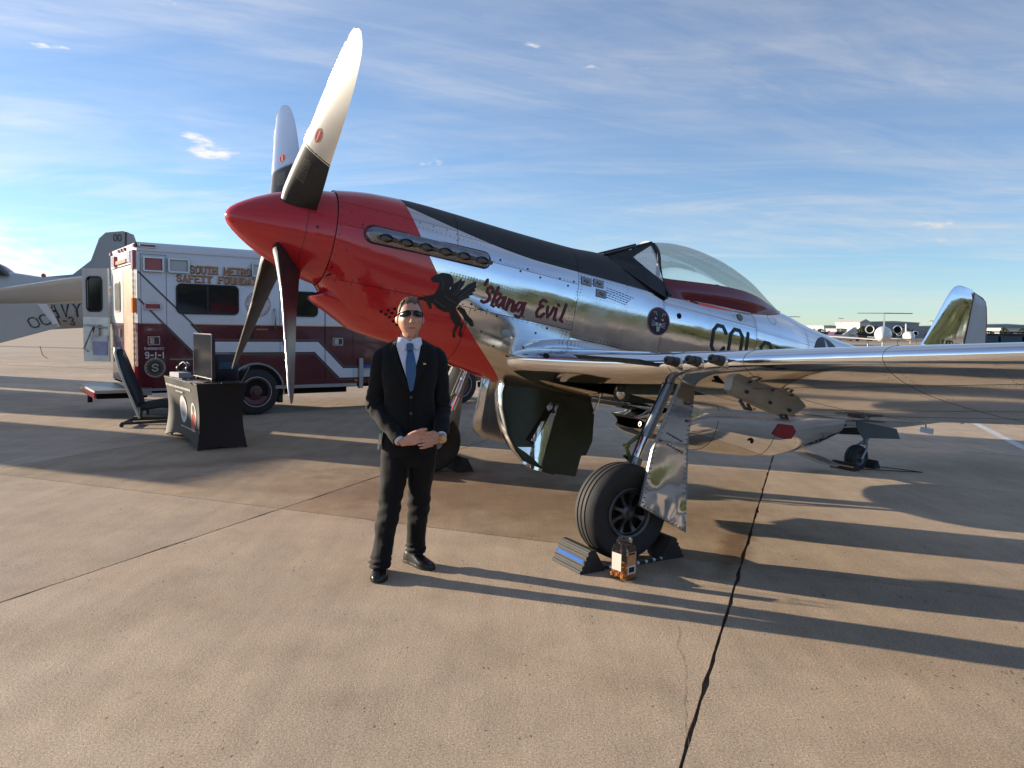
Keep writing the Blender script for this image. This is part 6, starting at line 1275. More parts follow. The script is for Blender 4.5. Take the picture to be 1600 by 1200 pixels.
mb = MB(); mb.box(-.12, .55, -.20, .20, .13, .16); mb.tube([(-.28, -.24, .06), (.6, -.24, .10)], .022, 8); mb.tube([(-.28, .24, .06), (.6, .24, .10)], .022, 8); mb.tube([(-.26, -.26, .06), (-.26, .26, .06)], .022, 8); mb.tube([(0, -.2, .14), (0, -.2, .3)], .02, 8); mb.tube([(0, .2, .14), (0, .2, .3)], .02, 8); mb.build('base_frame', BLK, st, 50)
for x_, y_ in ((-.27, -.25), (-.27, .25), (.58, -.25), (.58, .25)): mb = MB(); mb.lathe([(0, -.015), (.03, -.015), (.035, 0), (.03, .015), (0, .015)], 12, Matrix.Translation((x_, y_, .035)), axis='y'); mb.build('caster', RUB, st, 40)
# ---------------------------------------------------------------- wheel chocks
def chock(label, loc, rz, L_=.36, W_=.20, H_=.155, stripe=None, side_stripe=-1):
    c = empty('wheel_chock', label, 'wheel chock', loc=loc, rz=rz, group='rubber wheel chocks')
    # profile across (y) with ribs moulded along the length (x)
    P = [(-W_/2, 0)]
    n = 5
    for k in range(n):
        t0_, t1_ = k / n, (k + 1) / n
        def pt(t, o): return (-W_/2 + t * W_ * .40 - o * .9, t * H_ + o * .35)
        P += [pt(t0_ + .02, 0), pt(t0_ + .04, .008), pt(t1_ - .07, .008), pt(t1_ - .05, 0)]
    P += [(-W_ * .10, H_), (W_ * .10, H_), (W_/2, .02), (W_/2, 0)]
    mb = MB(); mb.loft([[Vector((x_, y_, z_)) for y_, z_ in P] for x_ in (-L_/2, L_/2)], cap0=False, cap1=False)
    tr = tessellate_polygon([[Vector((p[0], p[1], 0)) for p in P]]); k0 = len(mb.V); mb.add([(-L_/2, y_, z_) for y_, z_ in P] + [(L_/2, y_, z_) for y_, z_ in P], [tuple(t) for t in tr] + [tuple(i + len(P) for i in t) for t in tr])
    mb.build('chock_body', RUB, c, 25)
    if stripe:
        mb = MB(); t0_, t1_ = .42, .57
        a = Vector((0, -W_/2 + t0_ * W_ * .40 - .0092, t0_ * H_ + .003)); b_ = Vector((0, -W_/2 + t1_ * W_ * .40 - .0092, t1_ * H_ + .003))
        mb.add([a + Vector((-L_/2 + .012, 0, 0)), a + Vector((L_/2 - .012, 0, 0)), b_ + Vector((L_/2 - .012, 0, 0)), b_ + Vector((-L_/2 + .012, 0, 0))], [(0, 1, 2, 3)]); mb.build('reflective_band', stripe, c)
    return c
BLU = mat('blue_reflector', (.03, .12, .42), .6, var=.3, vscale=60, spec=.05); YEL = mat('yellow_reflector', (.6, .35, .05), .5)
fa = math.atan2(portv.y, portv.x)
Wc = PM @ AP(2.765, 1.80, -1.665); fwd_g = Vector((-aftv.x, -aftv.y, 0)).normalized(); pg_ = Vector((portv.x, portv.y, 0))
p = Wc + fwd_g * .34; chock('black rubber chock with blue band in front of the large wheel beside the jar', (p.x - .02, p.y - .03, 0), fa, stripe=BLU)
p = Wc - fwd_g * .34; chock('black rubber chock tucked behind the large wheel beside the jar', (p.x, p.y, 0), fa + math.pi, stripe=BLU)
mb = MB(); a_ = Wc + fwd_g * .3 + pg_ * .16; b_ = Wc - fwd_g * .3 + pg_ * .16; pts = [Vector((*(a_.lerp(b_, k / 16)).xy, .014)) + pg_ * (.03 * math.sin(k / 16 * math.pi)) for k in range(17)]
mb.tube(pts, .012, 8); rp = mb.build('rope', mat('rope_black', (.03, .03, .03), .8), None, 50); tag(rp, 'black and white twisted rope joining the chocks of the large near wheel', 'rope')
mb = MB()
for k in range(0, 16, 2): mb.tube([pts[k].lerp(pts[k+1], .1) + Vector((0, 0, .001)), pts[k].lerp(pts[k+1], .7) + Vector((0, 0, .001))], .0125, 8)
mb.build('white_strand', WHITE, rp, 50)
Ws = PM @ AP(2.765, -1.80, -1.665)
p = Ws - fwd_g * .36; chock('plain black rubber chock behind the far main wheel by the man', (p.x, p.y, 0), fa + math.pi); p = Ws + fwd_g * .36; chock('plain black rubber chock in front of the far main wheel, mostly behind the man', (p.x, p.y, 0), fa)
Wt = PM @ AP(7.64, 0, -1.04)
p = Wt + fwd_g * .20; chock('small black chock with yellow band in front of the tail wheel', (p.x, p.y, 0), fa, .34, .11, .09, stripe=YEL); p = Wt - fwd_g * .20; chock('small black chock behind the tail wheel', (p.x, p.y, 0), fa + math.pi, .30, .11, .10)
mb = MB(); p = Wt - fwd_g * .2; mb.tube([Vector((p.x, p.y + .05, .01)), Vector((p.x + .25, p.y - .12, .01)), Vector((p.x + .5, p.y - .38, .01)), Vector((p.x + .1, p.y - .30, .01)), Vector((p.x - .3, p.y - .18, .01))], .005, 6); tag(mb.build('cord', MATS['rope_black'], None, 50), 'thin black cord looped on the concrete beside the tail wheel', 'cord')
# ---------------------------------------------------------------- snack jar
J = empty('snack_jar', 'clear plastic jar of orange snacks standing before the large wheel', 'jar', loc=(.765, 5.00, 0), rz=R(38))
PLAS = GLASS.copy(); PLAS.name = 'clear_plastic'; PLAS.node_tree.nodes['Transparent BSDF'].inputs[0].default_value = (.97, .97, .96, 1); PLAS.node_tree.nodes['Math'].inputs[1].default_value = .3
mb = MB(); prof = [(.0, .062), (.008, .067), (.03, .068), (.17, .068), (.19, .066), (.205, .064), (.225, .060), (.238, .048), (.242, .042), (.270, .042)]
mb.loft([[Vector((a, b_, z_)) for a, b_ in roundrect(-h_, h_, -h_, h_, h_ * .38, 5)] for z_, h_ in prof], cap1=False); mb.build('jar_wall', PLAS, J, 50)
mb = MB(); mb.lathe([(.046, .243), (.046, .249), (.040, .249), (.040, .243)], 24); mb.build('jar_collar', PLAS, J, 40)
mb = MB(); mb.lathe([(.044, .262), (.046, .275), (.043, .278), (.038, .272)], 24); mb.build('jar_rim', PLAS, J, 40)
mb = MB(); mb.box(-.0700, -.0692, -.042, .042, .07, .185); mb.build('nutrition_label', mat('label_cream', (.60, .56, .50), .5, var=.06, vscale=60), J)
mb = MB(); mb.box(-.042, .042, -.0700, -.0692, .045, .195); lab_ = mb.build('front_label', mat('label_orange', (.60, .30, .14), .5, var=.35, vscale=40), J)
mb = MB(); mb.box(-.036, .036, -.0706, -.0702, .052, .105); mb.build('label_band', WHITE, J); mb = MB(); mb.box(-.026, .026, -.0711, -.0708, .06, .095); mb.build('label_print', INK, J); mb = MB(); mb.box(-.030, .030, -.0706, -.0702, .178, .190); mb.build('label_title', INK, J)
SN = mat('baked_orange', (.66, .27, .07), .5, var=.35, vscale=30)
mb = MB(); rnd = random.Random(3)
for k in range(330):
    z_ = .008 + .062 * rnd.random() ** 1.0 + .012 * rnd.random(); x_, y_ = rnd.uniform(-.058, .058), rnd.uniform(-.058, .058)
    M_ = Matrix.Translation((x_, y_, z_)) @ Matrix.Rotation(rnd.random() * 6, 4, 'Z') @ Matrix.Rotation(rnd.random() * 3, 4, 'X')
    mb.tube([M_ @ Vector((.009 * math.cos(R(a)), .009 * math.sin(R(a)), 0)) for a in (0, 70, 140, 210)], [.0035, .005, .005, .0035], 5)
tag(mb.build('snack_pieces', SN, J, 60), kind='stuff')

for k, (pts, lab) in enumerate(((((1.30, .30), (1.15, .36), (1.0, .30), (.9, .38), (.8, .34)), 'thin black cable curled beside the tablet on the table'), (((.30, .45), (.36, .52), (.42, .45), (.52, .50)), 'short black cable between laptop and case on the table'))):
    mb = MB(); mb.tube([TM @ Vector((a, b_, TH + .018)) for a, b_ in pts], .006, 6); tag(mb.build('cable', BLK, None, 50), lab, 'cable')
# ---------------------------------------------------------------- far side of the field
def pix(u, Yd):   # ground position for a column of the picture at a given distance ahead
    return (u - 800) / 1198.7 * Yd
JW = mat('jet_white', (.66, .66, .65), .3, coat=.3); 
def jet(label, x_, y_, rz, s=1.0, ttail=True):
    j = empty('business_jet', label, 'jet', loc=(x_, y_, 0), rz=rz, group='white jets parked far across the field')
    mb = MB(); rg = []
    for xx, r_, zc2 in ((6.2,.05,1.35),(6.0,.25,1.38),(5.4,.55,1.45),(4.4,.80,1.6),(3.4,.92,1.68),(0,.92,1.68),(-2.5,.88,1.72),(-4.5,.6,1.95),(-6.3,.15,2.2)): rg.append([Vector((xx, r_ * math.cos(R(15*k)), zc2 + r_ * math.sin(R(15*k)))) * s for k in range(24)])
    mb.loft(rg); mb.build('fuselage', JW, j, 60)
    mb = MB()
    for sd_ in (-1, 1): mb.prism([(1.0, .6), (-1.6, .6), (-2.0, 7.2), (-1.2, 7.4)], lambda a, b_: Vector((a, sd_ * b_, .95 + b_ * .05)) * s, lambda a, b_: Vector((a, sd_ * b_, 1.09 + b_ * .05)) * s)
    mb.build('wing', JW, j, 30)
    mb = MB(); mb.prism([(-3.6, 2.2), (-5.3, 4.25), (-6.6, 4.25), (-6.1, 2.2)], lambda a, b_: Vector((a, -.09, b_)) * s, lambda a, b_: Vector((a, .09, b_)) * s); mb.build('tail_fin', JW, j, 30)
    zt_ = 4.25 if ttail else 2.5
    mb = MB()
    for sd_ in (-1, 1): mb.prism([(-5.2, 0), (-6.8, 0), (-6.9, 3.1), (-6.2, 3.1)], lambda a, b_: Vector((a, sd_ * b_, zt_)) * s, lambda a, b_: Vector((a, sd_ * b_, zt_ + .09)) * s)
    mb.build('tailplane', mat('jet_tail_grey', (.22, .23, .24), .4), j, 30)
    for sd_ in (-1, 1):
        mb = MB(); mb.lathe([(.40, -1.6), (.50, -.6), (.52, .3), (.47, .55), (.40, .5)], 20, Matrix.Translation(Vector((-2.6, sd_ * 1.50, 2.25)) * s) @ Matrix.Scale(s, 4), axis='x'); e = mb.build('engine', JW, j, 50)
        mb = MB(); mb.lathe([(.40, .49), (.0, .40)], 20, Matrix.Translation(Vector((-2.6, sd_ * 1.50, 2.25)) * s) @ Matrix.Scale(s, 4), axis='x'); mb.build('intake', DARK, e)
    for sd_ in (-1, 1):
        mb = MB(); q = [(4.15, .12), (4.75, .12), (4.55, .62), (4.1, .72)]; mb.prism(q, lambda a, b_: Vector((a, sd_ * b_, 1.50 + math.sqrt(max(0, .93 ** 2 - b_ * b_)) - (a - 3.4) * .28 + .02)) * s, lambda a, b_: Vector((a + .05, sd_ * b_ * 1.02, 1.50 + math.sqrt(max(0, .93 ** 2 - b_ * b_)) - (a - 3.4) * .28 + .05)) * s); mb.build('cockpit_window', TINT, j)
    mb = MB(); mb.tube([Vector((4.6, 0, 1.0)) * s, Vector((4.6, 0, .2)) * s], .06 * s, 6); mb.tube([Vector((-.6, 1.6, 1.0)) * s, Vector((-.6, 1.6, .2)) * s], .06 * s, 6); mb.tube([Vector((-.6, -1.6, 1.0)) * s, Vector((-.6, -1.6, .2)) * s], .06 * s, 6); mb.build('gear_leg', GREYM, j)
    return j
jet('white T-tailed jet seen nose-on between the fighter spine and fin', pix(1377, 86), 86, R(-116), .95)
jet('white low-tailed jet angled away, just right of the nose-on jet', pix(1416, 124), 124, R(-112), .80, False)
jet('white jet showing only its high tailplane above the fighter spine', pix(1226, 110), 110, R(-100), .92)
HG = mat('hangar_grey', (.30, .32, .34), .6, var=.08, vscale=.3); HW = mat('hangar_white', (.62, .61, .56), .6); HR = mat('hangar_roof', (.42, .42, .40), .5)
def hangar(label, u0_, u1_, Yd, zt_, mw, roof=.8, door=True):
    x0_, x1_ = pix(u0_, Yd), pix(u1_, Yd); w_ = x1_ - x0_
    h = empty('hangar', label, 'hangar', loc=((x0_ + x1_) / 2, Yd, 0), rz=0)
    mb = MB(); mb.box(-w_/2, w_/2, 0, 24, 0, zt_); mb.build('wall', mw, h)
    mb = MB(); mb.prism([(-w_/2 - .3, zt_), (w_/2 + .3, zt_), (w_/2 + .3, zt_ + .3), (0, zt_ + roof), (-w_/2 - .3, zt_ + .3)], lambda a, b_: Vector((a, -.4, b_)), lambda a, b_: Vector((a, 24.4, b_))); mb.build('roof', HR, h)
    n_ = max(3, int(w_ / 3.4))
    for k in range(n_):
        mb = MB(); a = -w_/2 + .4 + (w_ - .8) * k / n_; b_ = -w_/2 + .4 + (w_ - .8) * (k + 1) / n_ - .18; mb.box(a, b_, -.12, -.01, .1, zt_ * .86); mb.build('door_panel', mw if door else HW, h)
    return h
hangar('large grey hangar with panelled front behind the nose-on jet', 1352, 1432, 330, 6.4, HG)
hangar('cream gable-ended hangar left of the large grey one', 1340, 1356, 318, 6.0, HW, 1.6)
hangar('low blue-grey hangar left of the cream gable hangar', 1321, 1341, 345, 5.0, HG, .6)
hangar('low white block at the left end of the hangar row', 1284, 1303, 300, 4.2, HW, .4)
hangar('small cream shed left of the low blue-grey hangar', 1304, 1320, 290, 3.0, HW, .4)
hangar('grey hangar with pale roof seen just left of the tail fin', 1430, 1470, 345, 5.0, HG, .7)
hangar('long pale hangar right of the tail fin', 1534, 1600, 330, 6.2, HG, .7)
hangar('very long cream hangar at the right edge', 1560, 1720, 310, 4.6, HW, .6)
hangar('grey terminal building hidden behind the tail fin', 1468, 1534, 380, 5.6, HG, .5)
def car(label, x_, y_, rz, col, s=1.0, suv=True):
    c = empty('parked_car', label, 'car', loc=(x_, y_, 0), rz=rz, group='cars parked beyond the aircraft')
    m_ = mat('car_%.2f_%.2f_%.2f' % col, col, .18, coat=.8)
    H_ = 1.75 if suv else 1.45
    prof = [(-2.4,.35),(-2.45,.95),(-2.35,1.1),(-2.15,H_-.05),(-1.9,H_),(.35,H_),(1.1,1.10),(2.2,.98),(2.4,.75),(2.4,.35)]
    rg = [[Vector((a * s, y_ * s * (1 if b_ < 1.1 else .88), b_ * s)) for a, b_ in prof] for y_ in (-.92, .92)]; mb = MB(); mb.loft(rg, cap0=False, cap1=False)
    tr = tessellate_polygon([[Vector((p[0], p[1], 0)) for p in prof]]); mb.add([v for v in rg[0]] + [v for v in rg[1]], [tuple(t) for t in tr] + [tuple(i + len(prof) for i in t) for t in tr]); mb.build('body', m_, c, 30)
    for sd_ in (-1, 1):
        for a, b_ in ((-2.05, -1.15), (-1.05, -.15), (-.05, .75)):
            mb = MB(); q = [(a, 1.12), (b_, 1.12), (min(b_, .38) if b_ > .5 else b_, H_ - .1), (a + (.08 if a < -2 else 0), H_ - .1)]; mb.prism(q, lambda p, z_: Vector((p, sd_ * (.925 if z_ < 1.2 else .845), z_)) * s, lambda p, z_: Vector((p, sd_ * (.935 if z_ < 1.2 else .855), z_)) * s); mb.build('window', TINT, c)
        for a in (-1.5, 1.5): mb = MB(); mb.lathe([(0, -.1), (.34, -.1), (.36, 0), (.34, .1), (0, .1)], 20, Matrix.Translation((a * s, sd_ * .85 * s, .36 * s)), axis='y'); mb.build('wheel', RUB, c, 40)
        mb = MB(); mb.tube([Vector((-1.8, sd_ * .62, H_ + .06)) * s, Vector((.2, sd_ * .62, H_ + .06)) * s], .025, 6); mb.build('roof_rail', BLK, c)
    if suv:
        mb = MB()
        for a in (-1.4, -.4): mb.tube([Vector((a, -.62, H_ + .07)), Vector((a, .62, H_ + .07))], .02, 6)
        mb.build('roof_rack', GREYM, c)
    return c
car('dark blue SUV with roof rack partly hidden at the right edge', 20.0, 31.0, R(6), (.012, .022, .035))
car('red-brown car parked near the hangars left of the nose-on jet', pix(1318, 150), 150, R(10), (.16, .05, .04), 1.3, False)
car('dark car parked beside the red-brown car by the hangars', pix(1340, 158), 158, R(170), (.03, .035, .04), 1.3, False)
car('silver car parked at the left end of the far car row', pix(1292, 160), 160, R(0), (.35, .36, .38), 1.3, False)
# white triangular tail fin of a parked glider-like aircraft
f = empty('parked_aircraft_tail', 'white swept tail fin rising left of the nose-on jet', 'airplane', loc=(pix(1318, 120), 120, 0), rz=R(8))
mb = MB(); mb.prism([(-2.2, .6), (-1.6, .6), (1.3, 2.6), (1.8, 2.6), (1.9, .9), (1.0, .6)], lambda a, b_: Vector((a, -.1, b_)), lambda a, b_: Vector((a, .1, b_))); mb.build('tail_fin', JW, f)
mb = MB(); mb.tube([(-4, 0, .9), (2, 0, 1.1)], [.5, .3], 12); mb.build('fuselage', JW, f, 50); mb = MB(); mb.box(.6, 1.5, -1.8, 1.8, 1.55, 1.63); mb.build('tailplane', mat('dark_trim', (.08, .08, .09), .5), f)
# grass verge between apron and hangars, and open grass and trees behind the photographer
GRS = mat('grass', (.17, .155, .075), .9, var=.35, vscale=.4)
g1 = mk('grass_field', [(-900, 175, .01), (900, 175, .01), (900, 285, .01), (-900, 285, .01)], [(0, 1, 2, 3)], GRS); tag(g1, kind='structure')
g2 = mk('grass_field', [(-900, -34, .01), (900, -34, .01), (900, -900, .01), (-900, -900, .01)], [(3, 2, 1, 0)], GRS); tag(g2, kind='structure')
LEAF = mat('tree_foliage', (.065, .078, .038), .9, var=.45, vscale=.5)
def treeline(name, x0_, x1_, yc_, h_, n_, seed):
    rnd = random.Random(seed); mb = MB()
    for k in range(n_):
        cx = x0_ + (x1_ - x0_) * rnd.random(); cy = yc_ + rnd.uniform(-8, 8); hh = h_ * rnd.uniform(.55, 1.1); r_ = hh * .36
        mb.tube([(cx, cy, 0), (cx, cy, hh * .45), (cx + .2, cy, hh * .75)], [hh * .03, hh * .022, hh * .01], 5)
        for j in range(95):
            a = rnd.random() * 6.28; zz_ = rnd.random(); rr = r_ * math.sqrt(max(.05, 1 - (zz_ * 2 - 1) ** 2)) * rnd.random() ** .4
            c_ = Vector((cx + rr * math.cos(a), cy + rr * math.sin(a), hh * (.2 + .75 * zz_))); q = hh * rnd.uniform(.06, .11)
            V = [c_ + Vector((rnd.uniform(-1, 1), rnd.uniform(-1, 1), rnd.uniform(-1, 1))).normalized() * q for _ in range(5)]
            mb.add(V, [(0, 1, 2), (0, 2, 3), (0, 3, 4), (1, 3, 4), (0, 1, 4)])
    o = mk(name, mb.V, mb.F, LEAF); tag(o, kind='stuff'); return o
treeline('tree_line', -260, 420, -100, 10, 260, 5)
treeline('distant_trees', 130, 210, 292, 4.5, 60, 8)

# unseen box trucks added outside the left edge to cast shadows across the apron
def truck(label, xr_, s_, H_, L_):
    az = math.atan2(SUN.y, SUN.x)
    t = empty('shadow_caster_truck', label, 'truck', loc=(xr_, s_ - .376 * xr_, 0), rz=az, group='added unseen box trucks casting shadows from the left')
    mb = MB(); mb.box(0, L_, -1.28, 1.28, 1.05, H_); mb.build('cargo_box', JW, t, 30)
    mb = MB(); mb.prism([(L_ + .1, .55), (L_ + .1, 2.6), (L_ + 1.2, 2.6), (L_ + 1.9, 1.6), (L_ + 2.0, .55)], lambda a, b_: Vector((a, -1.1, b_)), lambda a, b_: Vector((a, 1.1, b_))); mb.build('cab', JW, t, 30)
    mb = MB(); mb.box(.2, L_ + 1.5, -.5, .5, .6, 1.04); mb.build('chassis', DARK, t)
    for x_ in (1.2, L_ + .9):
        for y_ in (-1.05, 1.05): mb = MB(); mb.lathe([(0, -.15), (.42, -.15), (.48, 0), (.42, .15), (0, .15)], 20, Matrix.Translation((x_, y_, .48)), axis='y'); mb.build('wheel', RUB, t, 40)
truck('added white box truck casting shadow from outside the left edge, nearest of its row', -20.5, 7.75, 4.1, 7)
truck('added white box truck casting shadow from outside the left edge, middle of its row', -24.5, 11.9, 4.2, 7)
truck('added white box truck casting shadow from outside the left edge, farthest of its row', -25.0, 15.0, 4.2, 7)
for u_, yd, h_ in ((1310, 260, 6.5), (1452, 250, 6)):
    mb = MB(); x_ = pix(u_, yd); mb.tube([(x_, yd, 0), (x_, yd, h_)], [.14, .08], 6); mb.box(x_ - .9, x_ + .9, yd - .15, yd + .15, h_, h_ + .18); tag(mb.build('light_pole', GREYM), {1310: 'light pole above the red-brown car by the hangars', 1346: 'light pole beside the cream gable hangar', 1452: 'light pole just left of the fighter tail fin', 1575: 'light pole above the dark blue SUV', 1590: 'tallest light pole at the right edge'}[u_], 'light pole')
treeline('distant_trees', 55, 125, 300, 3.6, 50, 12)

eastern = treeline('tree_line', -90, 128, -112, 16, 150, 21); eastern.rotation_euler = (0, 0, R(90))
# ---------------------------------------------------------------- the man
PX, PY = -.715, 5.09
SK = bpy.data.materials.new('skin'); SK.use_nodes = True
_b = SK.node_tree.nodes['Principled BSDF']; _b.inputs['Roughness'].default_value = .48; _b.inputs['Subsurface Weight'].default_value = .12; _b.inputs['Subsurface Radius'].default_value = (.02, .008, .004); _b.inputs['Subsurface Scale'].default_value = .4
_tc = SK.node_tree.nodes.new('ShaderNodeTexCoord'); _nz = SK.node_tree.nodes.new('ShaderNodeTexNoise'); _nz.inputs['Scale'].default_value = 22; _nz.inputs['Detail'].default_value = 5; _mx = SK.node_tree.nodes.new('ShaderNodeMix'); _mx.data_type = 'RGBA'
_mx.inputs['A'].default_value = (.56, .26, .17, 1); _mx.inputs['B'].default_value = (.64, .36, .25, 1); SK.node_tree.links.new(_tc.outputs['Object'], _nz.inputs['Vector']); SK.node_tree.links.new(_nz.outputs['Fac'], _mx.inputs['Factor']); SK.node_tree.links.new(_mx.outputs['Result'], _b.inputs['Base Color'])
_bp = SK.node_tree.nodes.new('ShaderNodeBump'); _bp.inputs['Strength'].default_value = .25; _bp.inputs['Distance'].default_value = .002; _n2 = SK.node_tree.nodes.new('ShaderNodeTexNoise'); _n2.inputs['Scale'].default_value = 160; SK.node_tree.links.new(_tc.outputs['Object'], _n2.inputs['Vector']); SK.node_tree.links.new(_n2.outputs['Fac'], _bp.inputs['Height']); SK.node_tree.links.new(_bp.outputs[0], _b.inputs['Normal'])
LIP = mat('lip', (.42, .17, .13), .45)
SUIT = mat('charcoal_wool', (.0085, .0085, .009), .8, var=.12, vscale=30, bump=.12, bscale=260, bdist=.002); SUIT.node_tree.nodes['Principled BSDF'].inputs['Specular IOR Level'].default_value = .25; SUIT.node_tree.nodes['Principled BSDF'].inputs['Sheen Weight'].default_value = .12; SUIT.node_tree.nodes['Principled BSDF'].inputs['Sheen Roughness'].default_value = .4
SHIRT = mat('white_shirt', (.72, .73, .80), .7, bump=.1, bscale=60); TIE = mat('blue_tie', (.035, .11, .24), .45, var=.45, vscale=160)
HAIR = mat('brown_hair', (.14, .092, .060), .5, var=.5, vscale=90, bump=.6, bscale=120)
SHOE = mat('black_leather', (.012, .012, .012), .22, coat=.3, bump=.08, bscale=30)
# --- body: trunk, neck, head, arms, hands and legs grown together as one surface
HC = Vector((.034, -.035, 1.700))      # head centre
HT = Matrix.Translation(HC) @ Matrix.Rotation(R(6), 4, 'Z') @ Matrix.Rotation(R(-7), 4, 'X')
def head_pt(lon, lat, off=0.0):
    """lon 0 = face front (-y), lat -90..90"""
    cl, sl_ = math.cos(lat), math.sin(lat); z = .128 * sl_
    low = max(0, -sl_)
    wx = .0790 * (1 - .30 * low ** 1.6) * (1 + .03 * max(0, sl_)); dy_f = .094 * (1 - .10 * low ** 2); dy_b = .104 * (1 - .42 * low)
    x = wx * cl * math.sin(lon); y = -cl * math.cos(lon); y *= dy_f if y < 0 else dy_b
    # squarer jaw
    if cl < 1: x *= (1 + .16 * low * abs(math.sin(lon)))
    p = Vector((x, y, z)); n_ = Vector((x / .0755 ** 2, y / .095 ** 2, z / .128 ** 2)).normalized()
    front = math.cos(lon) > 0.1
    def g(cx, cz, sx, sz, a):
        return a * math.exp(-((x - cx) / sx) ** 2 - ((z - cz) / sz) ** 2) if front else 0
    d = g(0, -.020, .011, .022, .018) + g(0, -.034, .015, .011, .013) + g(0, .012, .010, .02, .006)          # nose
    d += g(-.014, -.036, .008, .008, .006) + g(.014, -.036, .008, .008, .006)
    d += g(0, .038, .045, .010, .006) + g(-.032, .014, .017, .013, -.010) + g(.032, .014, .017, .013, -.010)                          # brow and sockets
    d += g(-.045, -.022, .018, .018, .006) + g(.045, -.022, .018, .018, .006)                                                    # cheekbones
    d += g(0, -.066, .024, .006, .005) + g(0, -.078, .020, .006, .005) + g(0, -.0715, .026, .0030, -.004) + g(0, -.091, .02, .007, -.003) + g(0, -.108, .022, .014, .009)
    d += g(-.030, -.055, .008, .02, -.003) + g(.030, -.055, .008, .02, -.003)
    return HT @ (p + n_ * (d + off))
body = MB()
rg = []
for i in range(61):
    lat = R(-88 + 176 * i / 60); rg.append([head_pt(R(-180 + 360 * k / 72), lat) for k in range(72)])
body.loft(rg)
for s_ in (-1, 1):   # ears
    e0 = HT @ Vector((s_ * .078, .012, -.008)); rr = []
    for i in range(7):
        t = i / 6; w_ = math.sin(math.pi * t) ** .6; rr.append([e0 + HT.to_3x3() @ Vector((s_ * (.004 + .010 * (1 if math.sin(R(45*k)) > 0 else .2)) * w_ + s_ * .002, .004 + .017 * w_ * math.sin(R(45*k)), -.032 + .064 * t + .0 * math.cos(R(45*k))) ) + HT.to_3x3() @ Vector((s_ * .006 * math.cos(R(45*k)) * w_, 0, 0)) for k in range(8)])
    body.loft(rr)
def eltube(mb, pts, rad, n=16):   # pts with (rx, ry) elliptical radii in plan
    rr = []
    for p, (a, b_) in zip(pts, rad): rr.append([Vector(p) + Vector((a * math.cos(2*math.pi*k/n), b_ * math.sin(2*math.pi*k/n), 0)) for k in range(n)])
    mb.loft(rr)
eltube(body, [(.034, .0, 1.62), (.033, .002, 1.57), (.032, .006, 1.52), (.031, .01, 1.47)], [(.054, .060), (.056, .062), (.062, .066), (.10, .07)])
eltube(body, [(.03, .01, 1.49), (.03, .01, 1.44), (.03, .005, 1.25), (.03, 0, 1.10), (.03, 0, .95), (.03, 0, .86)], [(.12, .07), (.16, .09), (.15, .095), (.14, .09), (.15, .10), (.12, .09)])
SHL, SHR = Vector((-.143, .01, 1.450)), Vector((.203, .01, 1.450)); ELL, ELR = Vector((-.188, .02, 1.12)), Vector((.250, .03, 1.10)); WRL, WRR = Vector((-.022, -.215, .905)), Vector((.240, -.205, .938))
body.tube([SHL, SHL.lerp(ELL, .5), ELL, ELL.lerp(WRL, .5), WRL], [.055, .048, .042, .036, .028], 12); body.tube([SHR, SHR.lerp(ELR, .5), ELR, ELR.lerp(WRR, .5), WRR], [.055, .048, .042, .036, .028], 12)
body.tube([(-.05, 0, .92), (-.085, -.02, .52), (-.135, -.05, .10)], [.075, .052, .035], 12); body.tube([(.11, .02, .92), (.10, .08, .52), (.075, .14, .10)], [.075, .052, .035], 12)
def finger(pts, r_): body.tube(pts, [r_ * 1.05, r_ * 1.0, r_ * .93, r_ * .80, r_ * .45], 10)
# image-left hand (his right): back of hand to the viewer, fingers wrapping over
def palm(a, b_, w1, w2, t_):
    d = (b_ - a); rr = []
    up_ = Vector((0, 0, 1)); up_ = (up_ - d.normalized() * up_.dot(d.normalized())).normalized(); nn = d.cross(up_).normalized()
    for q, w_, th_ in ((0, .026, .02), (.25, w1 * .9, t_), (.6, w2, t_), (.9, w2 * .98, t_ * .85), (1.0, w2 * .9, t_ * .6)): rr.append([a + d * q + up_ * w_ * math.cos(R(30*k)) + nn * th_ * math.sin(R(30*k)) for k in range(12)])
    body.loft(rr)
PA0, PA1 = WRL + Vector((.0, -.005, .0)), Vector((.102, -.262, .948)); palm(PA0, PA1, .034, .041, .0155)
for k, (dz, L_) in enumerate(((.032, .068), (.011, .078), (-.011, .074), (-.032, .060))):
    b0 = PA1 + Vector((-.008 + .002 * k, .003, dz)); finger([b0, b0 + Vector((.034, -.010, -.001)), b0 + Vector((.034 + L_ * .42, -.008, -.007)), b0 + Vector((.032 + L_ * .8, .010, -.014)), b0 + Vector((.026 + L_ * .95, .026, -.018))], .0095 if k < 3 else .0082)
finger([PA0 + Vector((.045, -.010, .045)), PA0 + Vector((.075, -.028, .066)), PA1 + Vector((.008, -.022, .050)), PA1 + Vector((.035, -.020, .052)), PA1 + Vector((.044, -.016, .050))], .0112)
PB0, PB1 = WRR + Vector((-.005, -.004, 0)), Vector((.178, -.248, .932)); palm(PB0, PB1, .033, .039, .0150)
for k, (dz, L_) in enumerate(((.030, .060), (.0, .070), (-.022, .066), (-.041, .055))):
    b0 = PB1 + Vector((.004, 0, dz)); finger([b0, b0 + Vector((-.03, -.020, -.004)), b0 + Vector((-.032 - L_ * .4, -.034, -.009)), b0 + Vector((-.032 - L_ * .8, -.028, -.013)), b0 + Vector((-.030 - L_ * 1.0, -.018, -.015))], .0090 if k < 3 else .0078)
finger([PB0 + Vector((-.03, -.016, .026)), PB0 + Vector((-.052, -.03, .038)), PB1 + Vector((-.012, -.03, .044)), PB1 + Vector((-.035, -.034, .042)), PB1 + Vector((-.046, -.032, .040))], .0108)
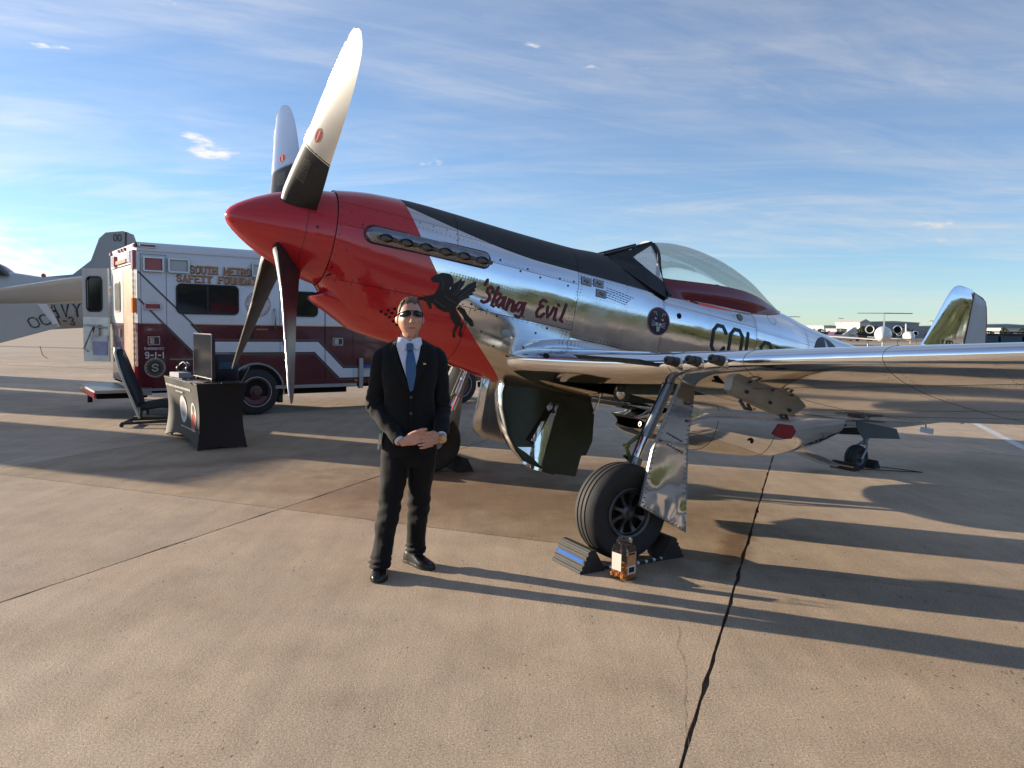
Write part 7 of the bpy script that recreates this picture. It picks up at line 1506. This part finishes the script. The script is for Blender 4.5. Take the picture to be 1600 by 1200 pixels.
tmp = body.build('tmp', SK); md = tmp.modifiers.new('r', 'REMESH'); md.mode = 'VOXEL'; md.voxel_size = .0032; md.use_smooth_shade = True
sm_ = tmp.modifiers.new('s', 'SMOOTH'); sm_.iterations = 2; sm_.factor = .5
dg = bpy.context.evaluated_depsgraph_get(); me = bpy.data.meshes.new_from_object(tmp.evaluated_get(dg)); me.name = 'person'
bpy.data.objects.remove(tmp)
me.materials.clear(); me.materials.append(SK); me.materials.append(LIP); inv = HT.inverted()
for pl_ in me.polygons:
    pl_.use_smooth = True; c_ = inv @ pl_.center
    if c_.y < -.06 and abs(c_.x) < .027 and abs(c_.z + .072 - .12 * c_.x ** 2 * 10) < .0075 * (1 - (c_.x / .03) ** 2): pl_.material_index = 1
man = bpy.data.objects.new('person', me); COL.objects.link(man); man.location = (PX, PY, 0); man.rotation_euler = (0, 0, R(8))
tag(man, 'man in a black suit and blue tie with dark wraparound sunglasses, hands clasped', 'person')
# --- hair, brows, sunglasses
def cap(name, m, test, off, parent, seed=0, nla=70, nlo=96):
    V, F, ids = [], [], {}
    for i in range(nla + 1):
        for k in range(nlo):
            lon = R(-180 + 360 * k / nlo); lat = R(-30 + 119.5 * i / nla); p = head_pt(lon, lat); q = inv @ p
            n1_ = noise.noise(Vector((q.x * 60, q.y * 60, q.z * 25 + seed))) * .0025
            edge = test(q, lon); o_ = off(q, lon) + n1_
            V.append(head_pt(lon, lat, o_ if edge > 0 else -.003))
            ids[i, k] = edge
    for i in range(nla):
        for k in range(nlo):
            k2 = (k + 1) % nlo
            if max(ids[i, k], ids[i, k2], ids[i + 1, k], ids[i + 1, k2]) > 0: F.append((i * nlo + k, i * nlo + k2, (i + 1) * nlo + k2, (i + 1) * nlo + k))
    return mk(name, V, F, m, parent, 70)
def hairtest(q, lon):
    a = abs(lon)
    hl_ = .097 - .016 * (abs(q.x) / .03) ** 2 * (1 if abs(q.x) < .03 else 0) + (0 if abs(q.x) < .03 else .018) - max(0, (abs(q.x) - .045)) * 2.2 + .006 * noise.noise(Vector((q.x * 80, 3, 1)))
    if q.y < -.035: return q.z - min(hl_, .11)
    if q.y < .005: return q.z - (.030 - (q.y + .035) * 1.4)
    return q.z + .055
hr = cap('hair', HAIR, hairtest, lambda q, lon: .0045 + .008 * max(0, q.z / .12) + (.004 if q.y < -.02 and q.z > .08 else 0), man)
mb = MB()
for s_ in (-1, 1):
    mb.tube([HT @ Vector((s_ * x_, y_, z_)) for x_, y_, z_ in ((.014, -.101, .036), (.028, -.098, .041), (.044, -.088, .038), (.054, -.077, .030))], [.002, .003, .0028, .0015], 6)
mb.build('eyebrows', HAIR, man, 60)
GLS = mat('sunglass_lens', (.004, .004, .005), .12, spec=.35); FRM = mat('glasses_frame', (.010, .010, .011), .25)
mb = MB()
for s_ in (-1, 1):
    V = []; nx, nz = 14, 8
    for i in range(nx + 1):
        t = i / nx; x_ = .007 + .067 * t; y_ = -.112 + .085 * (x_ / .08) ** 2.4; hh_ = .0170 * (math.sin(math.pi * min(1, .14 + t * .78)) ** .5); zc3 = .018 - .004 * t
        for j in range(nz + 1): v = j / nz * 2 - 1; V.append(HT @ Vector((s_ * x_, y_ + .004 * v * v - .002, zc3 + hh_ * v * (1 if v > 0 else (.75 + .35 * t)))))
    mb.add(V, [(i * (nz + 1) + j, i * (nz + 1) + j + 1, (i + 1) * (nz + 1) + j + 1, (i + 1) * (nz + 1) + j) for i in range(nx) for j in range(nz)])
gl_ = mb.build('sunglasses', GLS, man, 60)
mb = MB()
top_ = [HT @ Vector((x_, -.113 + .085 * (abs(x_) / .08) ** 2.4, .036 - .05 * abs(x_))) for x_ in [(-.074 + .148 * i / 20) for i in range(21)]]; mb.tube(top_, .0028, 6)
for s_ in (-1, 1): mb.tube([HT @ Vector((s_ * .074, -.042, .026)), HT @ Vector((s_ * .0815, -.02, .022)), HT @ Vector((s_ * .083, .012, .018)), HT @ Vector((s_ * .081, .03, .004))], [.0055, .005, .004, .003], 6)
mb.build('glasses_frame', FRM, gl_, 60)
# --- clothes
def wr(p, a, f=9.0, s=0.0): return noise.noise(Vector((p.x * f + s, p.y * f, p.z * f * .8))) * a
def zmap(z): t = max(0, min(1, (z - 1.18) / .28)); return z + .024 * t * t * (3 - 2 * t)
JK = [(.795,.036,.184,.145,.012),(.83,.035,.186,.145,.010),(.93,.034,.180,.137,.005),(1.03,.033,.168,.128,.002),(1.12,.032,.164,.125,.0),(1.22,.031,.174,.131,-.004),(1.32,.03,.190,.135,-.004),(1.40,.03,.200,.128,.002),(1.445,.03,.201,.113,.008),(1.475,.03,.190,.098,.012),(1.500,.03,.166,.090,.014),(1.520,.031,.126,.084,.014),(1.538,.032,.092,.078,.012)]
def jpt(z, a, off=0.0):
    cx, rx, ry, cy = lerp_tab(JK, z) if True else 0
    c, s = math.cos(a), math.sin(a); e = 2 / 2.5
    x = cx + (rx + off) * math.copysign(abs(c) ** e, c); y = cy + (ry + off) * math.copysign(abs(s) ** e, s)
    p = Vector((x, y, z)); return p
def jfront(x, z, off=0.0):
    cx, rx, ry, cy = lerp_tab(JK, z); u_ = min(.995, abs((x - cx) / (rx + .0))); return Vector((x, cy - (ry + off) * (1 - u_ ** 2.5) ** (1 / 2.5) - off * .3, z))
mb = MB(); rg = []
for i in range(59):
    z = .795 + (1.538 - .795) * i / 58; row = []
    for k in range(72):
        p = jpt(z, 2 * math.pi * k / 72); nn = Vector((p.x - .03, p.y, 0)).normalized(); fr_ = 1 if z < 1.42 else max(0, (1.5 - z) / .08)
        drag = .006 * math.sin((p.x * 18 + (z - 1.18) * 26)) * math.exp(-((z - 1.12) / .13) ** 2) * (1 if p.y < 0 else .3)
        p.z = zmap(p.z); row.append(p + nn * (wr(p, .010, 8) + wr(p, .004, 22, 5) + drag) * fr_)
    rg.append(row)
mb.loft(rg, cap0=True, cap1=False); jk = mb.build('suit_jacket', SUIT, man, 60)
def sleeve(A, B, C, s_):
    pts = []; rad = []
    P = [A + Vector((-s_ * .085, 0, .012)), A + Vector((-s_ * .01, 0, -.006)), A.lerp(B, .3), A.lerp(B, .6), A.lerp(B, .88), B, B.lerp(C, .12), B.lerp(C, .4), B.lerp(C, .7), B.lerp(C, .93)]
    Rr_ = [.052, .067, .066, .060, .058, .060, .059, .053, .048, .044]
    N = 44; T = [(i, *p, r_) for i, (p, r_) in enumerate(zip(P, Rr_))]
    for i in range(N + 1): q = smooth_tab(T, (len(P) - 1) * i / N); pts.append(Vector(q[:3])); rad.append(q[3])
    mb = MB(); mb.tube(pts, rad, 26); 
    n = 26
    for idx in range(len(mb.V)):
        i = min(N, idx // n); c_ = pts[i]; v = mb.V[idx]; nn = (v - c_); L_ = nn.length or 1; nn = nn / L_
        elb = math.exp(-((i / N - .52) / .16) ** 2); fold = math.sin(i * 1.15 + 2.5 * math.atan2(nn.y, nn.x)) * .0055 * (elb * 1.4 + .25) + wr(v, .009, 12, s_ * 3) + wr(v, .004, 30)
        mb.V[idx] = v + nn * fold * (0 if i < 2 else 1)
    return mb.build('sleeve', SUIT, jk, 60)
sleeve(SHL + Vector((-.012, 0, 0)), ELL + Vector((-.004, .005, -.01)), WRL, -1); sleeve(SHR + Vector((.012, 0, 0)), ELR + Vector((.002, .005, -.01)), WRR, 1)
for W_, E_ in ((WRL, ELL), (WRR, ELR)):
    d = (W_ - E_).normalized(); mb = MB(); mb.tube([W_ - d * .03, W_ - d * .006], [.034, .0315], 20); mb.build('shirt_cuff', SHIRT, jk, 40)
d = (WRR - ELR).normalized(); mb = MB(); mb.tube([WRR + d * .012, WRR + d * .024], [.0335, .0335], 20); mb.lathe([(0, -.004), (.019, -.004), (.019, .004), (0, .005)], 20, Matrix.Translation(WRR + d * .018 + Vector((.012, -.031, .010))) @ Matrix.Rotation(R(20), 4, 'Z'), axis='y'); tag(mb.build('wrist_watch', mat('watch_gold', (.55, .45, .28), .25, .9), man, 40))
def fabric(name, poly, off, th, m, par, cut=.022, bulge=None):
    bm = bmesh.new(); vs = [bm.verts.new((a, b_, 0)) for a, b_ in poly]
    for t in tessellate_polygon([[Vector((p[0], p[1], 0)) for p in poly]]):
        try: bm.faces.new([vs[i] for i in t])
        except ValueError: pass
    xs_ = [p[0] for p in poly]; zs_ = [p[1] for p in poly]
    for ax, lo, hi in ((0, min(xs_), max(xs_)), (1, min(zs_), max(zs_))):
        c_ = lo + cut
        while c_ < hi: bmesh.ops.bisect_plane(bm, geom=bm.verts[:] + bm.edges[:] + bm.faces[:], plane_co=(c_, 0, 0) if ax == 0 else (0, c_, 0), plane_no=(1, 0, 0) if ax == 0 else (0, 1, 0)); c_ += cut
    ge = bmesh.ops.extrude_face_region(bm, geom=bm.faces[:])['geom']; mv = set(v for v in ge if isinstance(v, bmesh.types.BMVert))
    for v in bm.verts:
        x_, z_ = v.co.x, v.co.y; o_ = off + (bulge(x_, z_) if bulge else 0); v.co = jfront(x_, min(1.555, z_), (o_ + th) if v in mv else o_); v.co.z = zmap(z_)
    bmesh.ops.recalc_face_normals(bm, faces=bm.faces); me = bpy.data.meshes.new(name); bm.to_mesh(me); bm.free(); me.materials.append(m); o = bpy.data.objects.new(name, me); COL.objects.link(o); o.parent = par
    me.polygons.foreach_set('use_smooth', [True] * len(me.polygons)); me.set_sharp_from_angle(angle=R(40)); return o
VB = (.040, 1.235)
sh_ = fabric('shirt', [(-.052, 1.535), (-.055, 1.50), (-.030, 1.42), (.0, 1.34), VB, (.062, 1.34), (.088, 1.42), (.104, 1.50), (.104, 1.535), (.085, 1.55), (.034, 1.530), (-.02, 1.55)], .006, .006, SHIRT, man)
mb = MB(); rg = []
for z_, r_, ry_, dy in ((1.515, .066, .070, .0), (1.55, .0635, .068, .004), (1.585, .061, .066, .014)): rg.append([Vector((.033 + r_ * math.cos(R(10*k)), .002 + ry_ * math.sin(R(10*k)), z_ + (dy if math.sin(R(10*k)) > 0 else dy * 1.3 * math.sin(R(10*k))))) for k in range(36)])
mb.loft(rg, cap0=False, cap1=False); mb.build('collar_band', SHIRT, sh_, 60)
for s_, P in ((-1, [(.030, 1.528), (-.012, 1.552), (-.044, 1.553), (-.050, 1.515), (-.030, 1.475), (-.008, 1.468), (.012, 1.490)]), (1, [(.036, 1.528), (.078, 1.552), (.106, 1.551), (.112, 1.512), (.088, 1.478), (.072, 1.478), (.052, 1.492)])):
    fabric('collar_wing', P, .021, .006, SHIRT, sh_)
fabric('necktie', [(.014, 1.480), (.050, 1.480), (.062, 1.44), (.074, 1.38), (.072, 1.32), (VB[0] + .014, 1.235), (VB[0], 1.225), (VB[0] - .008, 1.235), (.008, 1.33), (.006, 1.40), (.016, 1.45)], .015, .006, TIE, sh_, bulge=lambda x, z: .004 * math.sin(z * 60) * .2)
fabric('tie_knot', [(.014, 1.515), (.052, 1.515), (.058, 1.497), (.045, 1.470), (.021, 1.470), (.008, 1.497)], .025, .010, TIE, sh_, cut=.012)
# lapels with notches, front edge, pockets, button
for s_, P in ((-1, [(-.052, 1.545), (-.078, 1.520), (-.104, 1.46), (-.082, 1.452), (-.092, 1.432), (-.070, 1.36), (-.02, 1.28), (VB[0] + .004, 1.215), (VB[0] - .006, 1.26), (-.018, 1.345), (-.046, 1.43), (-.062, 1.50)]), (1, [(.108, 1.545), (.134, 1.520), (.162, 1.46), (.140, 1.452), (.150, 1.432), (.130, 1.36), (.088, 1.28), (VB[0] + .012, 1.215), (VB[0] + .014, 1.26), (.070, 1.345), (.096, 1.43), (.114, 1.50)])):
    fabric('lapel', P, .013, .006, SUIT, jk)
fabric('front_edge', [(.034, 1.225), (.050, 1.225), (.054, 1.05), (.056, .93), (.072, .82), (.066, .80), (.040, .93), (.036, 1.05)], .007, .004, SUIT, jk)
for s_, x0_ in ((-1, -.135), (1, .120)): fabric('pocket_flap', [(x0_, .985), (x0_ + .085, .985), (x0_ + .085, .945), (x0_, .945)], .004, .004, SUIT, jk)
fabric('breast_pocket', [(.115, 1.335), (.185, 1.35), (.185, 1.328), (.115, 1.313)], .005, .003, SUIT, jk)
BTN = mat('button', (.05, .05, .055), .3)
for z_ in (1.19, 1.085):
    p = jfront(.043, z_, .014); mb = MB(); mb.lathe([(0, -.003), (.0095, -.003), (.0105, .001), (0, .001)], 14, Matrix.Translation(p), axis='y'); mb.build('jacket_button', BTN, jk, 40)
p = jfront(.128, 1.408, .024); mb = MB(); mb.box(p.x - .009, p.x + .009, p.y - .002, p.y + .001, p.z - .005, p.z + .005, ); mb.build('lapel_pin', mat('pin_gold', (.6, .5, .3), .3, .8), jk)
mb = MB(); mb.box(-.006, .006, -.03, .03, -.06, .06, Matrix.Translation((-.160, -.055, .90)) @ Matrix.Rotation(R(8), 4, 'Y')); mb.build('pass_card', PW, man, 30); mb = MB(); mb.box(-.007, .007, -.032, .032, .045, .075, Matrix.Translation((-.160, -.055, .90)) @ Matrix.Rotation(R(8), 4, 'Y')); mb.build('green_tab', mat('tab_green', (.05, .30, .18), .5), man)
# trousers
def leg(P, Rr_, seed):
    T = [(i, *p, *r_) for i, (p, r_) in enumerate(zip(P, Rr_))]; N = 60; rg = []
    for i in range(N + 1):
        q = smooth_tab(T, (len(P) - 1) * i / N); c_ = Vector(q[:3]); row = []
        for k in range(32):
            a = 2 * math.pi * k / 32; ca, sa = math.cos(a), math.sin(a); crease = .010 * math.exp(-((a - 1.5 * math.pi) / .22) ** 2)
            v = c_ + Vector((q[3] * ca, q[4] * sa - crease, 0)); nn = Vector((ca, sa, 0)); t = i / N
            brk = math.exp(-((t - .93) / .07) ** 2); kn = math.exp(-((t - .5) / .10) ** 2)
            f = math.sin(i * 1.3 + 3 * a + seed) * (.010 * brk + .0045 * kn) + wr(v, .010, 9, seed) + wr(v, .004, 24, seed)
            row.append(v + nn * f)
        rg.append(row)
    mb = MB(); mb.loft(rg, cap0=False); return mb
mb = MB(); rg = []
for z_, rx, ry in ((.98, .165, .115), (.90, .172, .122), (.82, .176, .125), (.77, .172, .120), (.74, .166, .115), (.72, .155, .105)): rg.append([Vector((.034 + rx * math.cos(R(10*k)), .012 + ry * math.sin(R(10*k)), z_)) for k in range(36)])
mb.loft(rg); tr_ = mb.build('trousers', SUIT, man, 60)
leg([(-.055, .0, .84), (-.062, -.005, .74), (-.072, -.015, .62), (-.086, -.028, .50), (-.105, -.045, .36), (-.128, -.062, .22), (-.142, -.075, .12), (-.146, -.085, .062)], [(.092, .108), (.092, .105), (.086, .096), (.079, .088), (.073, .082), (.068, .078), (.067, .082), (.070, .092)], 1.0).build('trouser_leg', SUIT, tr_, 60)
leg([(.122, .02, .84), (.125, .025, .74), (.118, .045, .62), (.108, .07, .50), (.100, .095, .36), (.092, .125, .22), (.086, .135, .15), (.085, .135, .085)], [(.092, .108), (.090, .103), (.084, .095), (.077, .087), (.071, .080), (.066, .077), (.066, .080), (.069, .088)], 4.0).build('trouser_leg', SUIT, tr_, 60)
# shoes
def shoe(loc, rz):
    M_ = Matrix.Translation(loc) @ Matrix.Rotation(rz, 4, 'Z')    # toe towards -y
    tab = [(-.185, .010, .012, .022), (-.178, .030, .010, .036), (-.155, .043, .010, .048), (-.12, .051, .010, .056), (-.08, .052, .010, .066), (-.04, .046, .010, .086), (0, .040, .010, .104), (.04, .038, .010, .108), (.075, .038, .010, .100), (.095, .034, .010, .085), (.105, .020, .012, .06)]
    rg = []
    for y_, w_, z0_, z1_ in tab:
        rg.append([M_ @ Vector((w_ * math.copysign(abs(math.cos(a)) ** .8, math.cos(a)), y_, z0_ + .012 + (z1_ - z0_ - .012) * max(0, math.sin(a)) ** .8 if math.sin(a) > 0 else z0_)) for a in [2 * math.pi * k / 24 for k in range(24)]])
    mb = MB(); mb.loft(rg); s = mb.build('shoe', SHOE, man, 50)
    mb = MB(); sole = [(x_, y_) for y_, x_ in [(-.192, 0), (-.185, .022), (-.16, .046), (-.12, .056), (-.08, .056), (-.03, .046), (.02, .041), (.07, .042), (.10, .034), (.112, 0)]]; poly = sole + [(-x_, y_) for x_, y_ in reversed(sole[1:-1])]
    mb.prism(poly, lambda a, b_: M_ @ Vector((a, b_, 0.001)), lambda a, b_: M_ @ Vector((a, b_, .017))); mb.build('sole', BLK, s, 30)
    mb = MB()
    for k in range(4): y_ = -.07 + .022 * k; z_ = .074 + .011 * k; mb.tube([M_ @ Vector((-.026, y_, z_ - .006)), M_ @ Vector((0, y_ - .004, z_ + .004)), M_ @ Vector((.026, y_, z_ - .006))], .0024, 5)
    for s_ in (-1, 1): mb.tube([M_ @ Vector((0, -.01, .108)), M_ @ Vector((s_ * .022, -.03, .125)), M_ @ Vector((s_ * .040, -.035, .105)), M_ @ Vector((s_ * .020, -.02, .100))], .0022, 5)
    mb.build('laces', BLK, s, 50)
shoe((-.148, -.075, 0), R(-4)); shoe((.085, .125, 0), R(38))

# ---------------------------------------------------------------- separate members that were built in one go
def split_islands(o):
    me = o.data; n = len(me.vertices); par = list(range(n))
    def find(a):
        while par[a] != a: par[a] = par[par[a]]; a = par[a]
        return a
    for e in me.edges:
        a, b_ = find(e.vertices[0]), find(e.vertices[1])
        if a != b_: par[a] = b_
    groups = {}
    for p in me.polygons: groups.setdefault(find(p.vertices[0]), []).append(p.index)
    if len(groups) < 2: return
    isl = list(groups.values())
    for k, fs in enumerate(isl[1:]):
        used = sorted({v for f in fs for v in me.polygons[f].vertices}); ix = {v: i for i, v in enumerate(used)}
        q = mk(o.name.split('.')[0], [me.vertices[v].co for v in used], [[ix[v] for v in me.polygons[f].vertices] for f in fs], me.materials[0], o.parent); q.matrix_local = o.matrix_local
        sm = [me.polygons[f].use_smooth for f in fs]; q.data.polygons.foreach_set('use_smooth', sm)
        if any(sm): q.data.set_sharp_from_angle(angle=R(45))
    fs = isl[0]; used = sorted({v for f in fs for v in me.polygons[f].vertices}); ix = {v: i for i, v in enumerate(used)}; sm = [me.polygons[f].use_smooth for f in fs]
    m2 = bpy.data.meshes.new(me.name); m2.from_pydata([me.vertices[v].co[:] for v in used], [], [[ix[v] for v in me.polygons[f].vertices] for f in fs]); m2.materials.append(me.materials[0]); m2.polygons.foreach_set('use_smooth', sm)
    if any(sm): m2.set_sharp_from_angle(angle=R(45))
    o.data = m2
SPLIT = {'rear_corner_post', 'rear_header', 'table_legs', 'chassis_rail', 'stand', 'landing_wheel', 'gear_leg', 'wing', 'tailplane', 'rack_fitting', 'windshield_frame', 'vent_hole', 'cowl_fastener', 'belly_aerial', 'eyebrows', 'roof_rack', 'victory_rune', 'tail_number', 'wing_number', 'fuselage_lettering_', 'hitch', 'white_strand', 'sunglasses', 'door_frame', 'torque_link_'}
for o in [x for x in bpy.data.objects if x.type == 'MESH' and x.name.split('.')[0] in SPLIT]:
    if o.name.split('.')[0] in ('tail_number', 'wing_number', 'victory_rune'): continue
    split_islands(o)
for o in bpy.data.objects:
    if o.name.split('.')[0] == 'table_legs': o.name = 'leg'
